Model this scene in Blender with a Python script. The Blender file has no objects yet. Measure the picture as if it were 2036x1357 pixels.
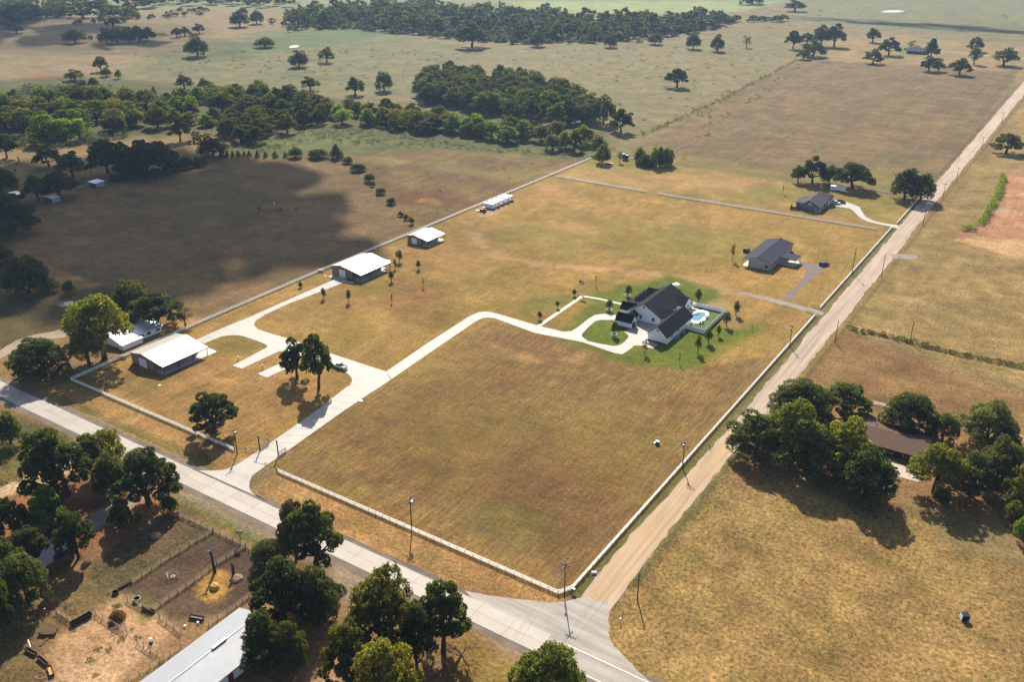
import bpy, bmesh, math, random
import numpy as np
from mathutils import Vector, Matrix

random.seed(7)
sc = bpy.context.scene
COL = sc.collection

# ----------------------------------------------------------------------------
# camera: world axes follow the section roads (x along the highway, y along the
# gravel road, origin at the fence corner where they meet)
# ----------------------------------------------------------------------------
F_PX, CX, CY, W_PX = 1800.0, 1018.0, 678.5, 2036.0
PITCH = math.radians(25.25)
HEAD = math.radians(33.3)          # the camera looks 33.3 degrees left of +y
CAM_H = 142.0
_fw0 = np.array([0, math.cos(PITCH), -math.sin(PITCH)])
_up0 = np.array([0, math.sin(PITCH), math.cos(PITCH)])
def _rot(v):
    c, s = math.cos(HEAD), math.sin(HEAD)
    return np.array([v[0]*c - v[1]*s, v[0]*s + v[1]*c, v[2]])
FW, UP, RT = _rot(_fw0), _rot(_up0), _rot(np.array([1.0, 0, 0]))
def _hit(px, py, z=0.0):
    d = FW*F_PX + RT*(px-CX) - UP*(py-CY)
    t = (z-CAM_H)/d[2]
    return d*t
_O = _hit(1121, 1187.7)
CAM = np.array([-_O[0], -_O[1], CAM_H])
def g(px, py, z=0.0):
    """survey: ground coordinates (x, y) of a place read off the photograph"""
    h = _hit(px, py, z)
    return (float(CAM[0]+h[0]), float(CAM[1]+h[1]))
def proj_y(x, y, z):
    v = np.array([x, y, z]) - CAM
    return CY - F_PX*(v@UP)/(v@FW)
def dist(x, y, z=0):
    return float((np.array([x, y, z])-CAM)@FW)

cam_d = bpy.data.cameras.new('camera')
cam = bpy.data.objects.new('camera', cam_d); COL.objects.link(cam)
cam.location = CAM
R3 = Matrix((RT, UP, -FW)).transposed()
cam.rotation_euler = R3.to_euler()
cam_d.sensor_width = 36.0
cam_d.lens = 36.0*F_PX/W_PX
cam_d.clip_start = 1.0
cam_d.clip_end = 30000.0
sc.camera = cam

# ----------------------------------------------------------------------------
# sky and sun: late summer sun ahead of the camera, 38 degrees up
# ----------------------------------------------------------------------------
SUN_EL = math.radians(38.0)
_sh = _rot(np.array([math.sin(math.radians(3.0)), -math.cos(math.radians(3.0)), 0]))
SUN_TRAVEL = Vector((_sh[0]*math.cos(SUN_EL), _sh[1]*math.cos(SUN_EL), -math.sin(SUN_EL)))
SUN_TO = -SUN_TRAVEL
world = bpy.data.worlds.new('World'); sc.world = world
world.use_nodes = True
wn = world.node_tree
for n in list(wn.nodes): wn.nodes.remove(n)
wo = wn.nodes.new('ShaderNodeOutputWorld'); wb = wn.nodes.new('ShaderNodeBackground')
sky = wn.nodes.new('ShaderNodeTexSky'); sky.sky_type = 'NISHITA'; sky.sun_disc = False
sky.sun_elevation = SUN_EL
sky.sun_rotation = math.atan2(SUN_TO.x, SUN_TO.y)
sky.altitude = 250; sky.air_density = 1.0; sky.dust_density = 2.0; sky.ozone_density = 1.0
wb.inputs['Strength'].default_value = 0.088
wn.links.new(sky.outputs[0], wb.inputs[0]); wn.links.new(wb.outputs[0], wo.inputs[0])

sl = bpy.data.lights.new('sun', 'SUN'); so = bpy.data.objects.new('sun', sl); COL.objects.link(so)
sl.energy = 5.0; sl.angle = math.radians(0.53); sl.color = (1.0, 0.92, 0.79)
so.rotation_euler = SUN_TRAVEL.to_track_quat('-Z', 'Y').to_euler()
so.location = (0, 0, 400)

vs = sc.view_settings
vs.view_transform = 'Standard'; vs.look = 'None'; vs.gamma = 1.0; vs.use_curve_mapping = False
vs.exposure = 0.92
sc.render.engine = 'CYCLES'
sc.cycles.max_bounces = 5; sc.cycles.diffuse_bounces = 2; sc.cycles.glossy_bounces = 2
sc.cycles.transparent_max_bounces = 8; sc.cycles.volume_bounces = 0
sc.cycles.caustics_reflective = False; sc.cycles.caustics_refractive = False

# ----------------------------------------------------------------------------
# helpers
# ----------------------------------------------------------------------------
def lin(c):
    c = c/255.0
    return c/12.92 if c <= 0.04045 else ((c+0.055)/1.055)**2.4
KA = 0.45
def A(r, g_, b, k=None):
    """albedo of a surface that reads as this sRGB value in full sun"""
    k = KA if k is None else k
    return (min(lin(r)*k, .85), min(lin(g_)*k, .85), min(lin(b)*k, .85))

class NT:
    def __init__(s, name):
        s.m = bpy.data.materials.new(name); s.m.use_nodes = True
        s.t = s.m.node_tree
        for n in list(s.t.nodes): s.t.nodes.remove(n)
        s.out = s.n('ShaderNodeOutputMaterial')
    def n(s, kind, **kw):
        x = s.t.nodes.new(kind)
        for k, v in kw.items(): setattr(x, k, v)
        return x
    def l(s, a, b): s.t.links.new(a, b)
    def noise(s, vec, scale, detail=3, rough=.6, dist=0):
        x = s.n('ShaderNodeTexNoise'); x.inputs['Scale'].default_value = scale
        x.inputs['Detail'].default_value = detail; x.inputs['Roughness'].default_value = rough
        x.inputs['Distortion'].default_value = dist
        if vec is not None: s.l(vec, x.inputs['Vector'])
        return x.outputs['Fac']
    def ramp(s, fac, lo, hi, a=0.0, b=1.0):
        x = s.n('ShaderNodeMapRange'); x.inputs['From Min'].default_value = lo; x.inputs['From Max'].default_value = hi
        x.inputs['To Min'].default_value = a; x.inputs['To Max'].default_value = b
        s.l(fac, x.inputs['Value']); return x.outputs['Result']
    def math(s, op, a, b=None):
        x = s.n('ShaderNodeMath', operation=op)
        for i, v in enumerate((a, b)):
            if v is None: continue
            if isinstance(v, (int, float)): x.inputs[i].default_value = v
            else: s.l(v, x.inputs[i])
        return x.outputs[0]
    def mix(s, fac, a, b, blend='MIX'):
        x = s.n('ShaderNodeMix', data_type='RGBA', blend_type=blend)
        if isinstance(fac, (int, float)): x.inputs['Factor'].default_value = fac
        else: s.l(fac, x.inputs['Factor'])
        for nm, v in (('A', a), ('B', b)):
            i = [q for q in x.inputs if q.name == nm and q.type == 'RGBA'][0]
            if isinstance(v, tuple): i.default_value = (*v, 1)
            else: s.l(v, i)
        return [q for q in x.outputs if q.type == 'RGBA'][0]
    def scalecol(s, col, fac):
        x = s.n('ShaderNodeVectorMath', operation='SCALE')
        if isinstance(col, tuple):
            x.inputs[0].default_value = col
        else: s.l(col, x.inputs[0])
        if isinstance(fac, (int, float)): x.inputs['Scale'].default_value = fac
        else: s.l(fac, x.inputs['Scale'])
        return x.outputs[0]
    def bump(s, h, strength, dist_):
        x = s.n('ShaderNodeBump'); x.inputs['Strength'].default_value = strength; x.inputs['Distance'].default_value = dist_
        s.l(h, x.inputs['Height']); return x.outputs[0]
    def bsdf(s, col, rough=.8, metal=0.0, spec=.3, normal=None):
        b = s.n('ShaderNodeBsdfPrincipled')
        if isinstance(col, tuple): b.inputs['Base Color'].default_value = (*col, 1)
        else: s.l(col, b.inputs['Base Color'])
        if isinstance(rough, (int, float)): b.inputs['Roughness'].default_value = rough
        else: s.l(rough, b.inputs['Roughness'])
        b.inputs['Metallic'].default_value = metal
        b.inputs['Specular IOR Level'].default_value = spec
        if normal is not None: s.l(normal, b.inputs['Normal'])
        s.l(b.outputs[0], s.out.inputs['Surface']); return b
    def obj(s): return s.n('ShaderNodeTexCoord').outputs['Object']
    def pos(s): return s.n('ShaderNodeNewGeometry').outputs['Position']

def plain(name, col, rough=.7, metal=0.0, spec=.3, var=.12, scale=1.2):
    """painted or raw surface with a little wear"""
    t = NT(name); p = t.pos()
    n1 = t.ramp(t.noise(p, scale, 4), .25, .75, 1-var, 1+var)
    n2 = t.ramp(t.noise(p, scale*9, 2), .3, .7, 1-var*.6, 1+var*.6)
    c = t.scalecol(col, t.math('MULTIPLY', n1, n2))
    t.bsdf(c, rough, metal, spec); return t.m

def ribbed(name, col, rough, metal, spec=.5, axis=0, pitch=.5, depth=.03, var=.06):
    """ribbed sheet metal"""
    t = NT(name); p = t.pos()
    sp = t.n('ShaderNodeSeparateXYZ'); t.l(p, sp.inputs[0])
    w = t.math('FRACT', t.math('MULTIPLY', sp.outputs[axis], 1.0/pitch))
    r = t.ramp(t.math('ABSOLUTE', t.math('SUBTRACT', w, .5)), .36, .46)
    n1 = t.ramp(t.noise(p, .35, 4), .25, .75, 1-var, 1+var)
    rr = t.ramp(t.noise(p, .8, 3), .3, .7, rough-.05, rough+.08)
    t.bsdf(t.scalecol(col, n1), rr, metal, spec, t.bump(r, .5, depth)); return t.m

# ------------------------------------------------------------- mesh building
class MB:
    def __init__(s): s.v = []; s.f = []; s.mi = []
    def add(s, verts, faces, mi=0):
        o = len(s.v); s.v += [tuple(map(float, p)) for p in verts]
        s.f += [tuple(i+o for i in f) for f in faces]; s.mi += [mi]*len(faces)
        return s
    def box(s, x0, x1, y0, y1, z0, z1, mi=0):
        return s.add([(x0,y0,z0),(x1,y0,z0),(x1,y1,z0),(x0,y1,z0),(x0,y0,z1),(x1,y0,z1),(x1,y1,z1),(x0,y1,z1)],
                     [(0,3,2,1),(4,5,6,7),(0,1,5,4),(1,2,6,5),(2,3,7,6),(3,0,4,7)], mi)
    def obox(s, a, b, w, z0, z1, mi=0):
        """upright board from a to b (xy), width w"""
        ax, ay = a; bx, by = b
        l = math.hypot(bx-ax, by-ay) or 1; nx, ny = -(by-ay)/l*w/2, (bx-ax)/l*w/2
        P = [(ax+nx, ay+ny), (bx+nx, by+ny), (bx-nx, by-ny), (ax-nx, ay-ny)]
        return s.prism(P[::-1], z0, z1, mi)
    def prism(s, poly, z0, z1, mi=0):
        n = len(poly)
        V = [(x, y, z0) for x, y in poly]+[(x, y, z1) for x, y in poly]
        Fc = [tuple(range(n))[::-1], tuple(range(n, 2*n))]+[(i, (i+1) % n, n+(i+1) % n, n+i) for i in range(n)]
        return s.add(V, Fc, mi)
    def slab(s, q, t, mi=0):
        """roof plane: quad corners (top), thickened downwards"""
        n = len(q)
        V = list(q)+[(x, y, z-t) for x, y, z in q]
        Fc = [tuple(range(n)), tuple(range(n, 2*n))[::-1]]+[(i, n+i, n+(i+1) % n, (i+1) % n) for i in range(n)]
        return s.add(V, Fc, mi)
    def tube(s, pts, rad, n=6, mi=0, cap=True):
        if isinstance(rad, (int, float)): rad = [rad]*len(pts)
        P = [Vector(p) for p in pts]; o = []; V = []; Fc = []
        for i, p in enumerate(P):
            d = (P[min(i+1, len(P)-1)]-P[max(i-1, 0)])
            d = d.normalized() if d.length > 1e-9 else Vector((0, 0, 1))
            a = d.cross(Vector((0, 0, 1)) if abs(d.z) < .9 else Vector((1, 0, 0))).normalized(); b = d.cross(a)
            for k in range(n):
                an = 2*math.pi*k/n
                V.append(p+(a*math.cos(an)+b*math.sin(an))*rad[i])
        for i in range(len(P)-1):
            for k in range(n):
                k2 = (k+1) % n
                Fc.append((i*n+k, (i+1)*n+k, (i+1)*n+k2, i*n+k2))
        if cap:
            Fc.append(tuple(range(n))); m_ = (len(P)-1)*n; Fc.append(tuple(range(m_, m_+n))[::-1])
        return s.add(V, Fc, mi)
    def cyl(s, x, y, z0, z1, r0, r1=None, n=10, mi=0):
        return s.tube([(x, y, z0), (x, y, z1)], [r0, r0 if r1 is None else r1], n, mi)
    def lathe(s, prof, x=0, y=0, n=12, mi=0):
        V = [(x+r*math.cos(2*math.pi*k/n), y+r*math.sin(2*math.pi*k/n), z) for r, z in prof for k in range(n)]
        Fc = [(i*n+k, i*n+(k+1) % n, (i+1)*n+(k+1) % n, (i+1)*n+k) for i in range(len(prof)-1) for k in range(n)]
        Fc += [tuple(range(n))[::-1], tuple(range((len(prof)-1)*n, len(prof)*n))]
        return s.add(V, Fc, mi)
    def mesh(s, name):
        me = bpy.data.meshes.new(name); me.from_pydata(s.v, [], s.f)
        if any(s.mi): me.polygons.foreach_set('material_index', s.mi)
        me.update(); return me

def obj(name, mb, mats, parent=None, loc=(0, 0, 0), smooth=False):
    me = mb.mesh(name) if isinstance(mb, MB) else mb
    if not isinstance(mats, (list, tuple)): mats = [mats]
    if len(me.materials) == 0:
        for m in mats: me.materials.append(m)
    if smooth: me.polygons.foreach_set('use_smooth', [True]*len(me.polygons))
    o = bpy.data.objects.new(name, me); COL.objects.link(o); o.location = loc
    if parent is not None: o.parent = parent
    return o
def tag(o, label=None, cat=None, group=None, kind=None):
    if label: o['label'] = label
    if cat: o['category'] = cat
    if group: o['group'] = group
    if kind: o['kind'] = kind
    return o
def thing(name, label, cat, loc=(0, 0, 0), rz=0.0, group=None):
    o = bpy.data.objects.new(name, None); COL.objects.link(o)
    o.location = loc; o.rotation_euler = (0, 0, rz); o.empty_display_size = .5
    return tag(o, label, cat, group)
def copy_tree(root, loc, rz=0.0, label=None, scale=None):
    r = root.copy(); COL.objects.link(r); r.location = loc; r.rotation_euler = (0, 0, rz)
    if scale: r.scale = scale
    if label: r['label'] = label
    for ch in root.children:
        c = ch.copy(); COL.objects.link(c); c.parent = r
        for gc in ch.children:
            d = gc.copy(); COL.objects.link(d); d.parent = c
    return r
def smoothpoly(pts, it=2, closed=True):
    for _ in range(it):
        o = []; n = len(pts)
        for i in range(n if closed else n-1):
            a, b = pts[i], pts[(i+1) % n]
            o.append((a[0]*.75+b[0]*.25, a[1]*.75+b[1]*.25)); o.append((a[0]*.25+b[0]*.75, a[1]*.25+b[1]*.75))
        if not closed: o = [pts[0]]+o+[pts[-1]]
        pts = o
    return pts
def resample(pts, step):
    """points every `step` along a polyline"""
    out = [tuple(pts[0])]; carry = 0.0
    for a, b in zip(pts, pts[1:]):
        L = math.hypot(b[0]-a[0], b[1]-a[1])
        if L == 0: continue
        d = step-carry
        while d <= L+1e-9:
            out.append((a[0]+(b[0]-a[0])*d/L, a[1]+(b[1]-a[1])*d/L)); d += step
        carry = (carry+L) % step
    return out
def along(pts, n):
    """n+1 evenly spaced points on a polyline"""
    S = [0]
    for a, b in zip(pts, pts[1:]): S.append(S[-1]+math.hypot(b[0]-a[0], b[1]-a[1]))
    out = []
    for k in range(n+1):
        d = S[-1]*k/n
        i = max(j for j in range(len(S)-1) if S[j] <= d+1e-9)
        t = (d-S[i])/((S[i+1]-S[i]) or 1)
        out.append((pts[i][0]+(pts[i+1][0]-pts[i][0])*t, pts[i][1]+(pts[i+1][1]-pts[i][1])*t))
    return out
def sheet(name, poly, z, mat, thick=0.0, parent=None, rough=0.0, step=1.0):
    """flat ground cover from an outline (concave allowed), ragged edge if rough"""
    if rough:
        rnd = random.Random(sum(map(ord, name)))
        pp = resample(list(poly)+[poly[0]], step)[:-1]
        n = len(pp); q = []
        for i, p in enumerate(pp):
            a, b = pp[i-1], pp[(i+1) % n]; l = math.hypot(b[0]-a[0], b[1]-a[1]) or 1
            d = rnd.gauss(0, rough)+rough*.8*math.sin(i*.37+len(name))
            q.append((p[0]-(b[1]-a[1])/l*d, p[1]+(b[0]-a[0])/l*d))
        poly = q
    bm = bmesh.new()
    vs_ = [bm.verts.new((x, y, z)) for x, y in poly]
    f = bm.faces.new(vs_)
    if thick:
        r = bmesh.ops.extrude_face_region(bm, geom=[f])
        for v in [e for e in r['geom'] if isinstance(e, bmesh.types.BMVert)]: v.co.z -= thick
    bmesh.ops.triangulate(bm, faces=bm.faces[:])
    bmesh.ops.recalc_face_normals(bm, faces=bm.faces[:])
    me = bpy.data.meshes.new(name); bm.to_mesh(me); bm.free()
    if not thick:
        if me.polygons and me.polygons[0].normal.z < 0: me.flip_normals()
    o = obj(name, me, mat, parent)
    if parent is None: o['kind'] = 'structure'
    return o
def ribbon(pts, w):
    """outline of a path of width w (number or list)"""
    n = len(pts); L = []; R = []
    for i, p in enumerate(pts):
        a, b = pts[max(i-1, 0)], pts[min(i+1, n-1)]; l = math.hypot(b[0]-a[0], b[1]-a[1]) or 1
        ww = (w[i] if isinstance(w, (list, tuple)) else w)/2
        nx, ny = -(b[1]-a[1])/l*ww, (b[0]-a[0])/l*ww
        L.append((p[0]+nx, p[1]+ny)); R.append((p[0]-nx, p[1]-ny))
    return L+R[::-1]
def G(*pts): return [g(*p) for p in pts]
# ----------------------------------------------------------------------------
# ground: one sheet to beyond the horizon; grass and soil kinds are stored as a
# colour attribute, the material adds grain, tufts and mowing lines
# ----------------------------------------------------------------------------
def _hash(ix, iy, s):
    h = np.sin(ix*127.1+iy*311.7+s*74.7)*43758.5453
    return h-np.floor(h)
def vnoise(x, y, s=0):
    ix, iy = np.floor(x), np.floor(y); fx, fy = x-ix, y-iy
    fx = fx*fx*(3-2*fx); fy = fy*fy*(3-2*fy)
    a, b, c, d = _hash(ix, iy, s), _hash(ix+1, iy, s), _hash(ix, iy+1, s), _hash(ix+1, iy+1, s)
    return (a*(1-fx)+b*fx)*(1-fy)+(c*(1-fx)+d*fx)*fy
def fbm(x, y, scale, s=0, octv=4):
    o = np.zeros_like(x); amp = .5; tot = 0
    for k in range(octv):
        ca, sa = math.cos(.6*k+.4), math.sin(.6*k+.4)
        o += amp*vnoise((x*ca-y*sa)/scale+17.3*k, (x*sa+y*ca)/scale-9.1*k, s+k); tot += amp; amp *= .55; scale *= .47
    return o/tot
def sstep(a, b, x):
    t = np.clip((x-a)/(b-a), 0, 1); return t*t*(3-2*t)

def axis_steps(lo, fine0, fine1, hi, step, grow):
    c = list(np.arange(fine0, fine1+.01, step)); s = step; x = fine1
    while x < hi: s *= grow; x += s; c.append(x)
    s = step; x = fine0; pre = []
    while x > lo: s *= grow; x -= s; pre.append(x)
    return np.array(pre[::-1]+c)
gx = axis_steps(-6500, -270, 110, 6500, 1.6, 1.035)
gy = axis_steps(-1200, -100, 330, 7500, 1.6, 1.03)
GX, GY = np.meshgrid(gx, gy); PXs, PYs = GX.ravel(), GY.ravel()
NV = PXs.size
COLS = np.zeros((NV, 3)); FX = np.zeros((NV, 3))      # fx: mowing lines, roughness, bare soil
NA, NB, NC = fbm(PXs, PYs, 60, 1), fbm(PXs, PYs, 17, 5), fbm(PXs, PYs, 160, 9)
ND = fbm(PXs, PYs, 7, 21, 3)
NS = fbm(PXs*.25, PYs, 9, 31, 3)                        # streaks along the highway
WX = (fbm(PXs, PYs, 9, 41, 3)-.5); 

def sdf(poly, idx):
    """signed distance to a polygon (negative inside)"""
    x, y = PXs[idx], PYs[idx]; d = np.full(x.shape, 1e18); ins = np.zeros(x.shape, bool)
    n = len(poly)
    for i in range(n):
        ax, ay = poly[i]; bx, by = poly[(i+1) % n]
        ex, ey = bx-ax, by-ay; L2 = ex*ex+ey*ey or 1e-9
        t = np.clip(((x-ax)*ex+(y-ay)*ey)/L2, 0, 1)
        d = np.minimum(d, (x-ax-ex*t)**2+(y-ay-ey*t)**2)
        c = (ay > y) != (by > y)
        with np.errstate(divide='ignore', invalid='ignore'):
            xi = ax+(y-ay)*ex/(ey if abs(ey) > 1e-12 else 1e-12)
        ins ^= c & (x < xi)
    d = np.sqrt(d); d[ins] *= -1; return d
def bbox_idx(pts, m):
    P = np.array(pts)
    return np.where((PXs > P[:, 0].min()-m) & (PXs < P[:, 0].max()+m) & (PYs > P[:, 1].min()-m) & (PYs < P[:, 1].max()+m))[0]
GT = np.array([.985, .945, .82])
def blend(idx, c1, c2, c3, seed):
    """three tones of one field mixed by slow noise"""
    a = sstep(.40, .62, np.roll(NA, seed*977)[idx]*.45+NB[idx]*.55)
    b = sstep(.50, .70, np.roll(NB, seed*311+5)[idx]*.5+ND[idx]*.5)
    C = np.outer(1-a, c1)+np.outer(a, c2)
    return (C*(1-b[:, None]*.75)+np.outer(b*.75, c3))*GT
def field(poly, c1, c2, c3, feather=2.0, wob=3.0, mow=0.0, rough=.5, bare=0.0, op=1.0, seed=1):
    idx = bbox_idx(poly, feather+wob+4)
    if not len(idx): return
    d = sdf(poly, idx)+WX[idx]*2*wob
    al = op*(1-sstep(-feather, feather, d))
    k = al > .002; idx = idx[k]; al = al[k][:, None]
    COLS[idx] = COLS[idx]*(1-al)+blend(idx, A(*c1), A(*c2), A(*c3), seed)*al
    FX[idx] = FX[idx]*(1-al)+np.array([mow, rough, bare])*al
def stroke(pts, w, c, feather=1.0, wob=.8, op=.8, bare=.6, broken=0.0):
    pts = smoothpoly(pts, 2, False)
    idx = bbox_idx(pts, w+feather+wob+3)
    if not len(idx): return
    x, y = PXs[idx], PYs[idx]; d = np.full(x.shape, 1e18)
    for a, b in zip(pts, pts[1:]):
        ex, ey = b[0]-a[0], b[1]-a[1]; L2 = ex*ex+ey*ey or 1e-9
        t = np.clip(((x-a[0])*ex+(y-a[1])*ey)/L2, 0, 1)
        d = np.minimum(d, (x-a[0]-ex*t)**2+(y-a[1]-ey*t)**2)
    d = np.sqrt(d)-w/2+WX[idx]*2*wob
    al = op*(1-sstep(-feather, feather, d))
    if broken: al = al*sstep(.5-broken*.3, .5+broken*.15, ND[idx])
    k = al > .002; idx = idx[k]; al = al[k][:, None]
    COLS[idx] = COLS[idx]*(1-al)+np.array(A(*c))*GT*al
    FX[idx, 2] = FX[idx, 2]*(1-al[:, 0])+bare*al[:, 0]
    FX[idx, 0] *= (1-al[:, 0])
def spot(px, py, r, c, op=.6, wob=1.5, bare=.6, asp=1.0):
    x, y = g(px, py)
    P = [(x+r*asp*math.cos(t), y+r*math.sin(t)) for t in np.linspace(0, 6.28, 14)[:-1]]
    field(P, c, c, c, r*.45, wob, 0, .5, bare, op)

ALL = np.arange(NV)
COLS[:] = blend(ALL, A(150,134,92), A(160,138,98), A(116,120,74), 3); FX[:] = (0, .8, 0)
W = [(-7000,-2000),(7000,-2000),(7000,8000),(-7000,8000)]
# far farmland
field(G((-600,40),(300,28),(700,10),(1000,6),(1500,2),(2300,2),(2300,-40),(900,-60),(-600,-40)), (142,148,104),(158,156,112),(120,132,86), 30, 40, 0, .5, seed=4)
field(G((1000,2),(1560,2),(1470,22),(1390,26),(1180,30),(1040,16)), (160,178,112),(172,186,122),(150,170,104), 12, 6, 0, .3, seed=2)
field(G((1560,-3),(2300,-8),(2300,70),(1750,62),(1580,40)), (148,144,106),(136,138,98),(118,126,90), 25, 30, 0, .6, seed=6)
field(G((-300,60),(120,38),(420,12),(560,30),(500,60),(300,110),(130,190),(-300,240)), (166,142,104),(150,130,98),(150,142,92), 10, 14, 0, .8, seed=5)
field(G((300,110),(560,55),(760,60),(940,95),(1000,110),(860,150),(830,190),(560,180),(400,160),(240,150)), (136,134,92),(122,124,82),(156,142,100), 12, 14, 0, .9, seed=7)
field(G((560,66),(640,58),(740,55),(780,66),(660,92),(560,100),(430,112),(450,92)), (106,128,72),(94,112,66),(128,146,84), 6, 8, 0, .9, seed=8)
field(G((940,95),(1400,75),(1600,60),(2036,70),(2040,150),(1600,118),(1440,195),(1250,270),(1200,215),(1000,150)), (152,140,100),(138,132,90),(166,146,104), 10, 12, 0, 1.0, seed=9)
field(G((1650,72),(1790,70),(2036,92),(2300,110),(2300,150),(1900,150),(1650,135),(1640,95)), (176,150,104),(160,140,96),(190,160,116), 6, 6, 0, .5, seed=3)
field(G((1790,92),(1812,90),(1830,108),(1788,110)), (120,150,74),(120,150,74),(130,150,80), 5, 3)
# the big pasture along the gravel road
field(G((1235,310),(1440,195),(1600,118),(2025,142),(2010,165),(1900,330),(1812,390),(1660,345),(1570,352),(1330,325)), (150,124,86),(128,108,80),(142,126,78), 3, 4, 0, 1.0, seed=11)
field(G((1250,318),(1340,300),(1560,345),(1760,330),(1830,340),(1805,388),(1560,362),(1330,332)), (152,136,76),(140,134,68),(160,138,84), 10, 10, 0, .6, op=.8, seed=12)
# weed field behind the long white fence, meadow strip and creek ground
field(G((420,300),(640,262),(800,272),(1000,300),(1190,308),(1120,345),(950,420),(835,462),(760,385),(690,305),(560,310)), (150,124,76),(128,98,62),(142,136,72), 6, 8, 0, 1.0, seed=13)
field(G((430,300),(640,250),(800,262),(1020,300),(1190,300),(1170,318),(1060,312),(900,298),(760,300),(600,322),(450,318)), (112,120,62),(98,108,54),(130,132,70), 6, 9, 0, 1.0, seed=14)
for (a,b,r_,c) in [(760,320,9,(150,150,92)),(870,395,16,(126,76,52)),(700,345,13,(122,84,60)),(940,360,16,(124,86,60)),(850,340,12,(112,92,62)),(900,330,14,(146,140,72)),(1000,350,14,(150,142,76)),(960,330,12,(118,88,62))]:
    spot(a, b, r_, c, .55, 6, .3, 1.6)
stroke(G((838,400),(850,395),(870,405)), 5, (196,150,84), 2, 2, .7)
# shaded-looking horse pasture is only slightly browner grass; its shade comes from the clouds
field(G((-250,560),(-150,440),(60,400),(200,375),(330,335),(480,312),(685,308),(760,385),(835,462),(640,545),(360,660),(300,600),(170,580),(60,590)), (150,122,84),(132,112,74),(166,130,88), 4, 4, .25, .8, seed=15)
for (a,b,w_) in [(250,392,2.2),(330,440,2.0)]:
    stroke(G((70,405),(130,395),(215,390),(226,370)), 1.6, (176,140,98), .8, .8, .5)
stroke(G((62,430),(100,410),(150,420),(190,445)), 2, (178,138,100), 1, 1, .45)
field(G((-120,300),(90,285),(330,262),(440,262),(440,300),(360,300),(180,320),(-120,345)), (172,144,100),(152,134,84),(182,150,108), 4, 5, 0, .5, seed=16)
field(G((-120,270),(200,258),(330,240),(300,265),(100,290),(-120,300)), (128,132,66),(112,122,58),(140,136,72), 4, 5, 0, .8, seed=17)
field(G((-120,335),(120,318),(230,322),(215,352),(60,380),(-120,400)), (164,136,86),(150,126,80),(140,130,74), 4, 4, 0, .5, seed=18)
field(G((28,172),(62,150),(112,146),(132,152),(118,164),(60,172)), (172,112,78),(160,104,74),(182,126,92), 3, 3, 0, .3, .8)
stroke(G((140,192),(190,178),(215,168),(242,158)), 4, (196,176,128), 1.5, 1.5, .8)
field(G((-200,170),(150,150),(300,160),(620,190),(830,215),(1220,262),(1200,305),(1000,298),(640,262),(400,262),(200,282),(-200,292)), (98,102,54),(84,90,48),(112,112,62), 8, 8, 0, 1.0, op=.9, seed=19)
# bottom right: hay field, yard, paddocks, pasture
field([(11,-16),(11,90),(16,112),(70,70),(140,60),(140,-90),(20,-60)], (178,146,94),(160,126,82),(156,138,78), 2, 2, .3, 1.4, seed=21)
field(G((1420,905),(1470,860),(1600,760),(1710,790),(2120,870),(2200,1010),(2036,1085),(1880,1030),(1770,1010),(1600,960)), (176,142,100),(162,126,86),(190,156,112), 4, 4, 0, .6, .3, seed=22)
field([(12.6,118),(13,186),(60,172),(160,150),(160,128),(60,125),(30,122)], (170,134,88),(146,108,72),(158,134,82), 2, 2, .2, .9, seed=23)
field([(13,188),(13.5,330),(13,520),(13,1000),(500,1000),(400,120),(160,152),(60,175)], (178,150,98),(160,136,84),(190,164,108), 2, 2, 0, 1.1, seed=24)
field(G((1420,890),(1500,860),(1640,760),(1600,745),(1500,850)), (180,146,108),(170,136,96),(190,156,114), 3, 3, 0, .5, .4)
# red clay pit
field(G((1898,468),(1912,452),(1950,440),(1985,372),(2000,342),(2036,340),(2200,345),(2200,560),(2036,516),(1985,505),(1948,494),(1905,480)), (200,146,112),(216,170,130),(182,128,98), .8, 3, 0, .8, 1.0, seed=25)
field(G((1905,478),(1950,470),(2036,480),(2120,500),(2120,530),(2020,512),(1948,492)), (222,184,134),(214,168,118),(226,190,144), 2, 3, 0, .8, 1.0, op=.9)
spot(1992, 417, 4.5, (214,196,168), .8, 1.5, 1)
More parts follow.
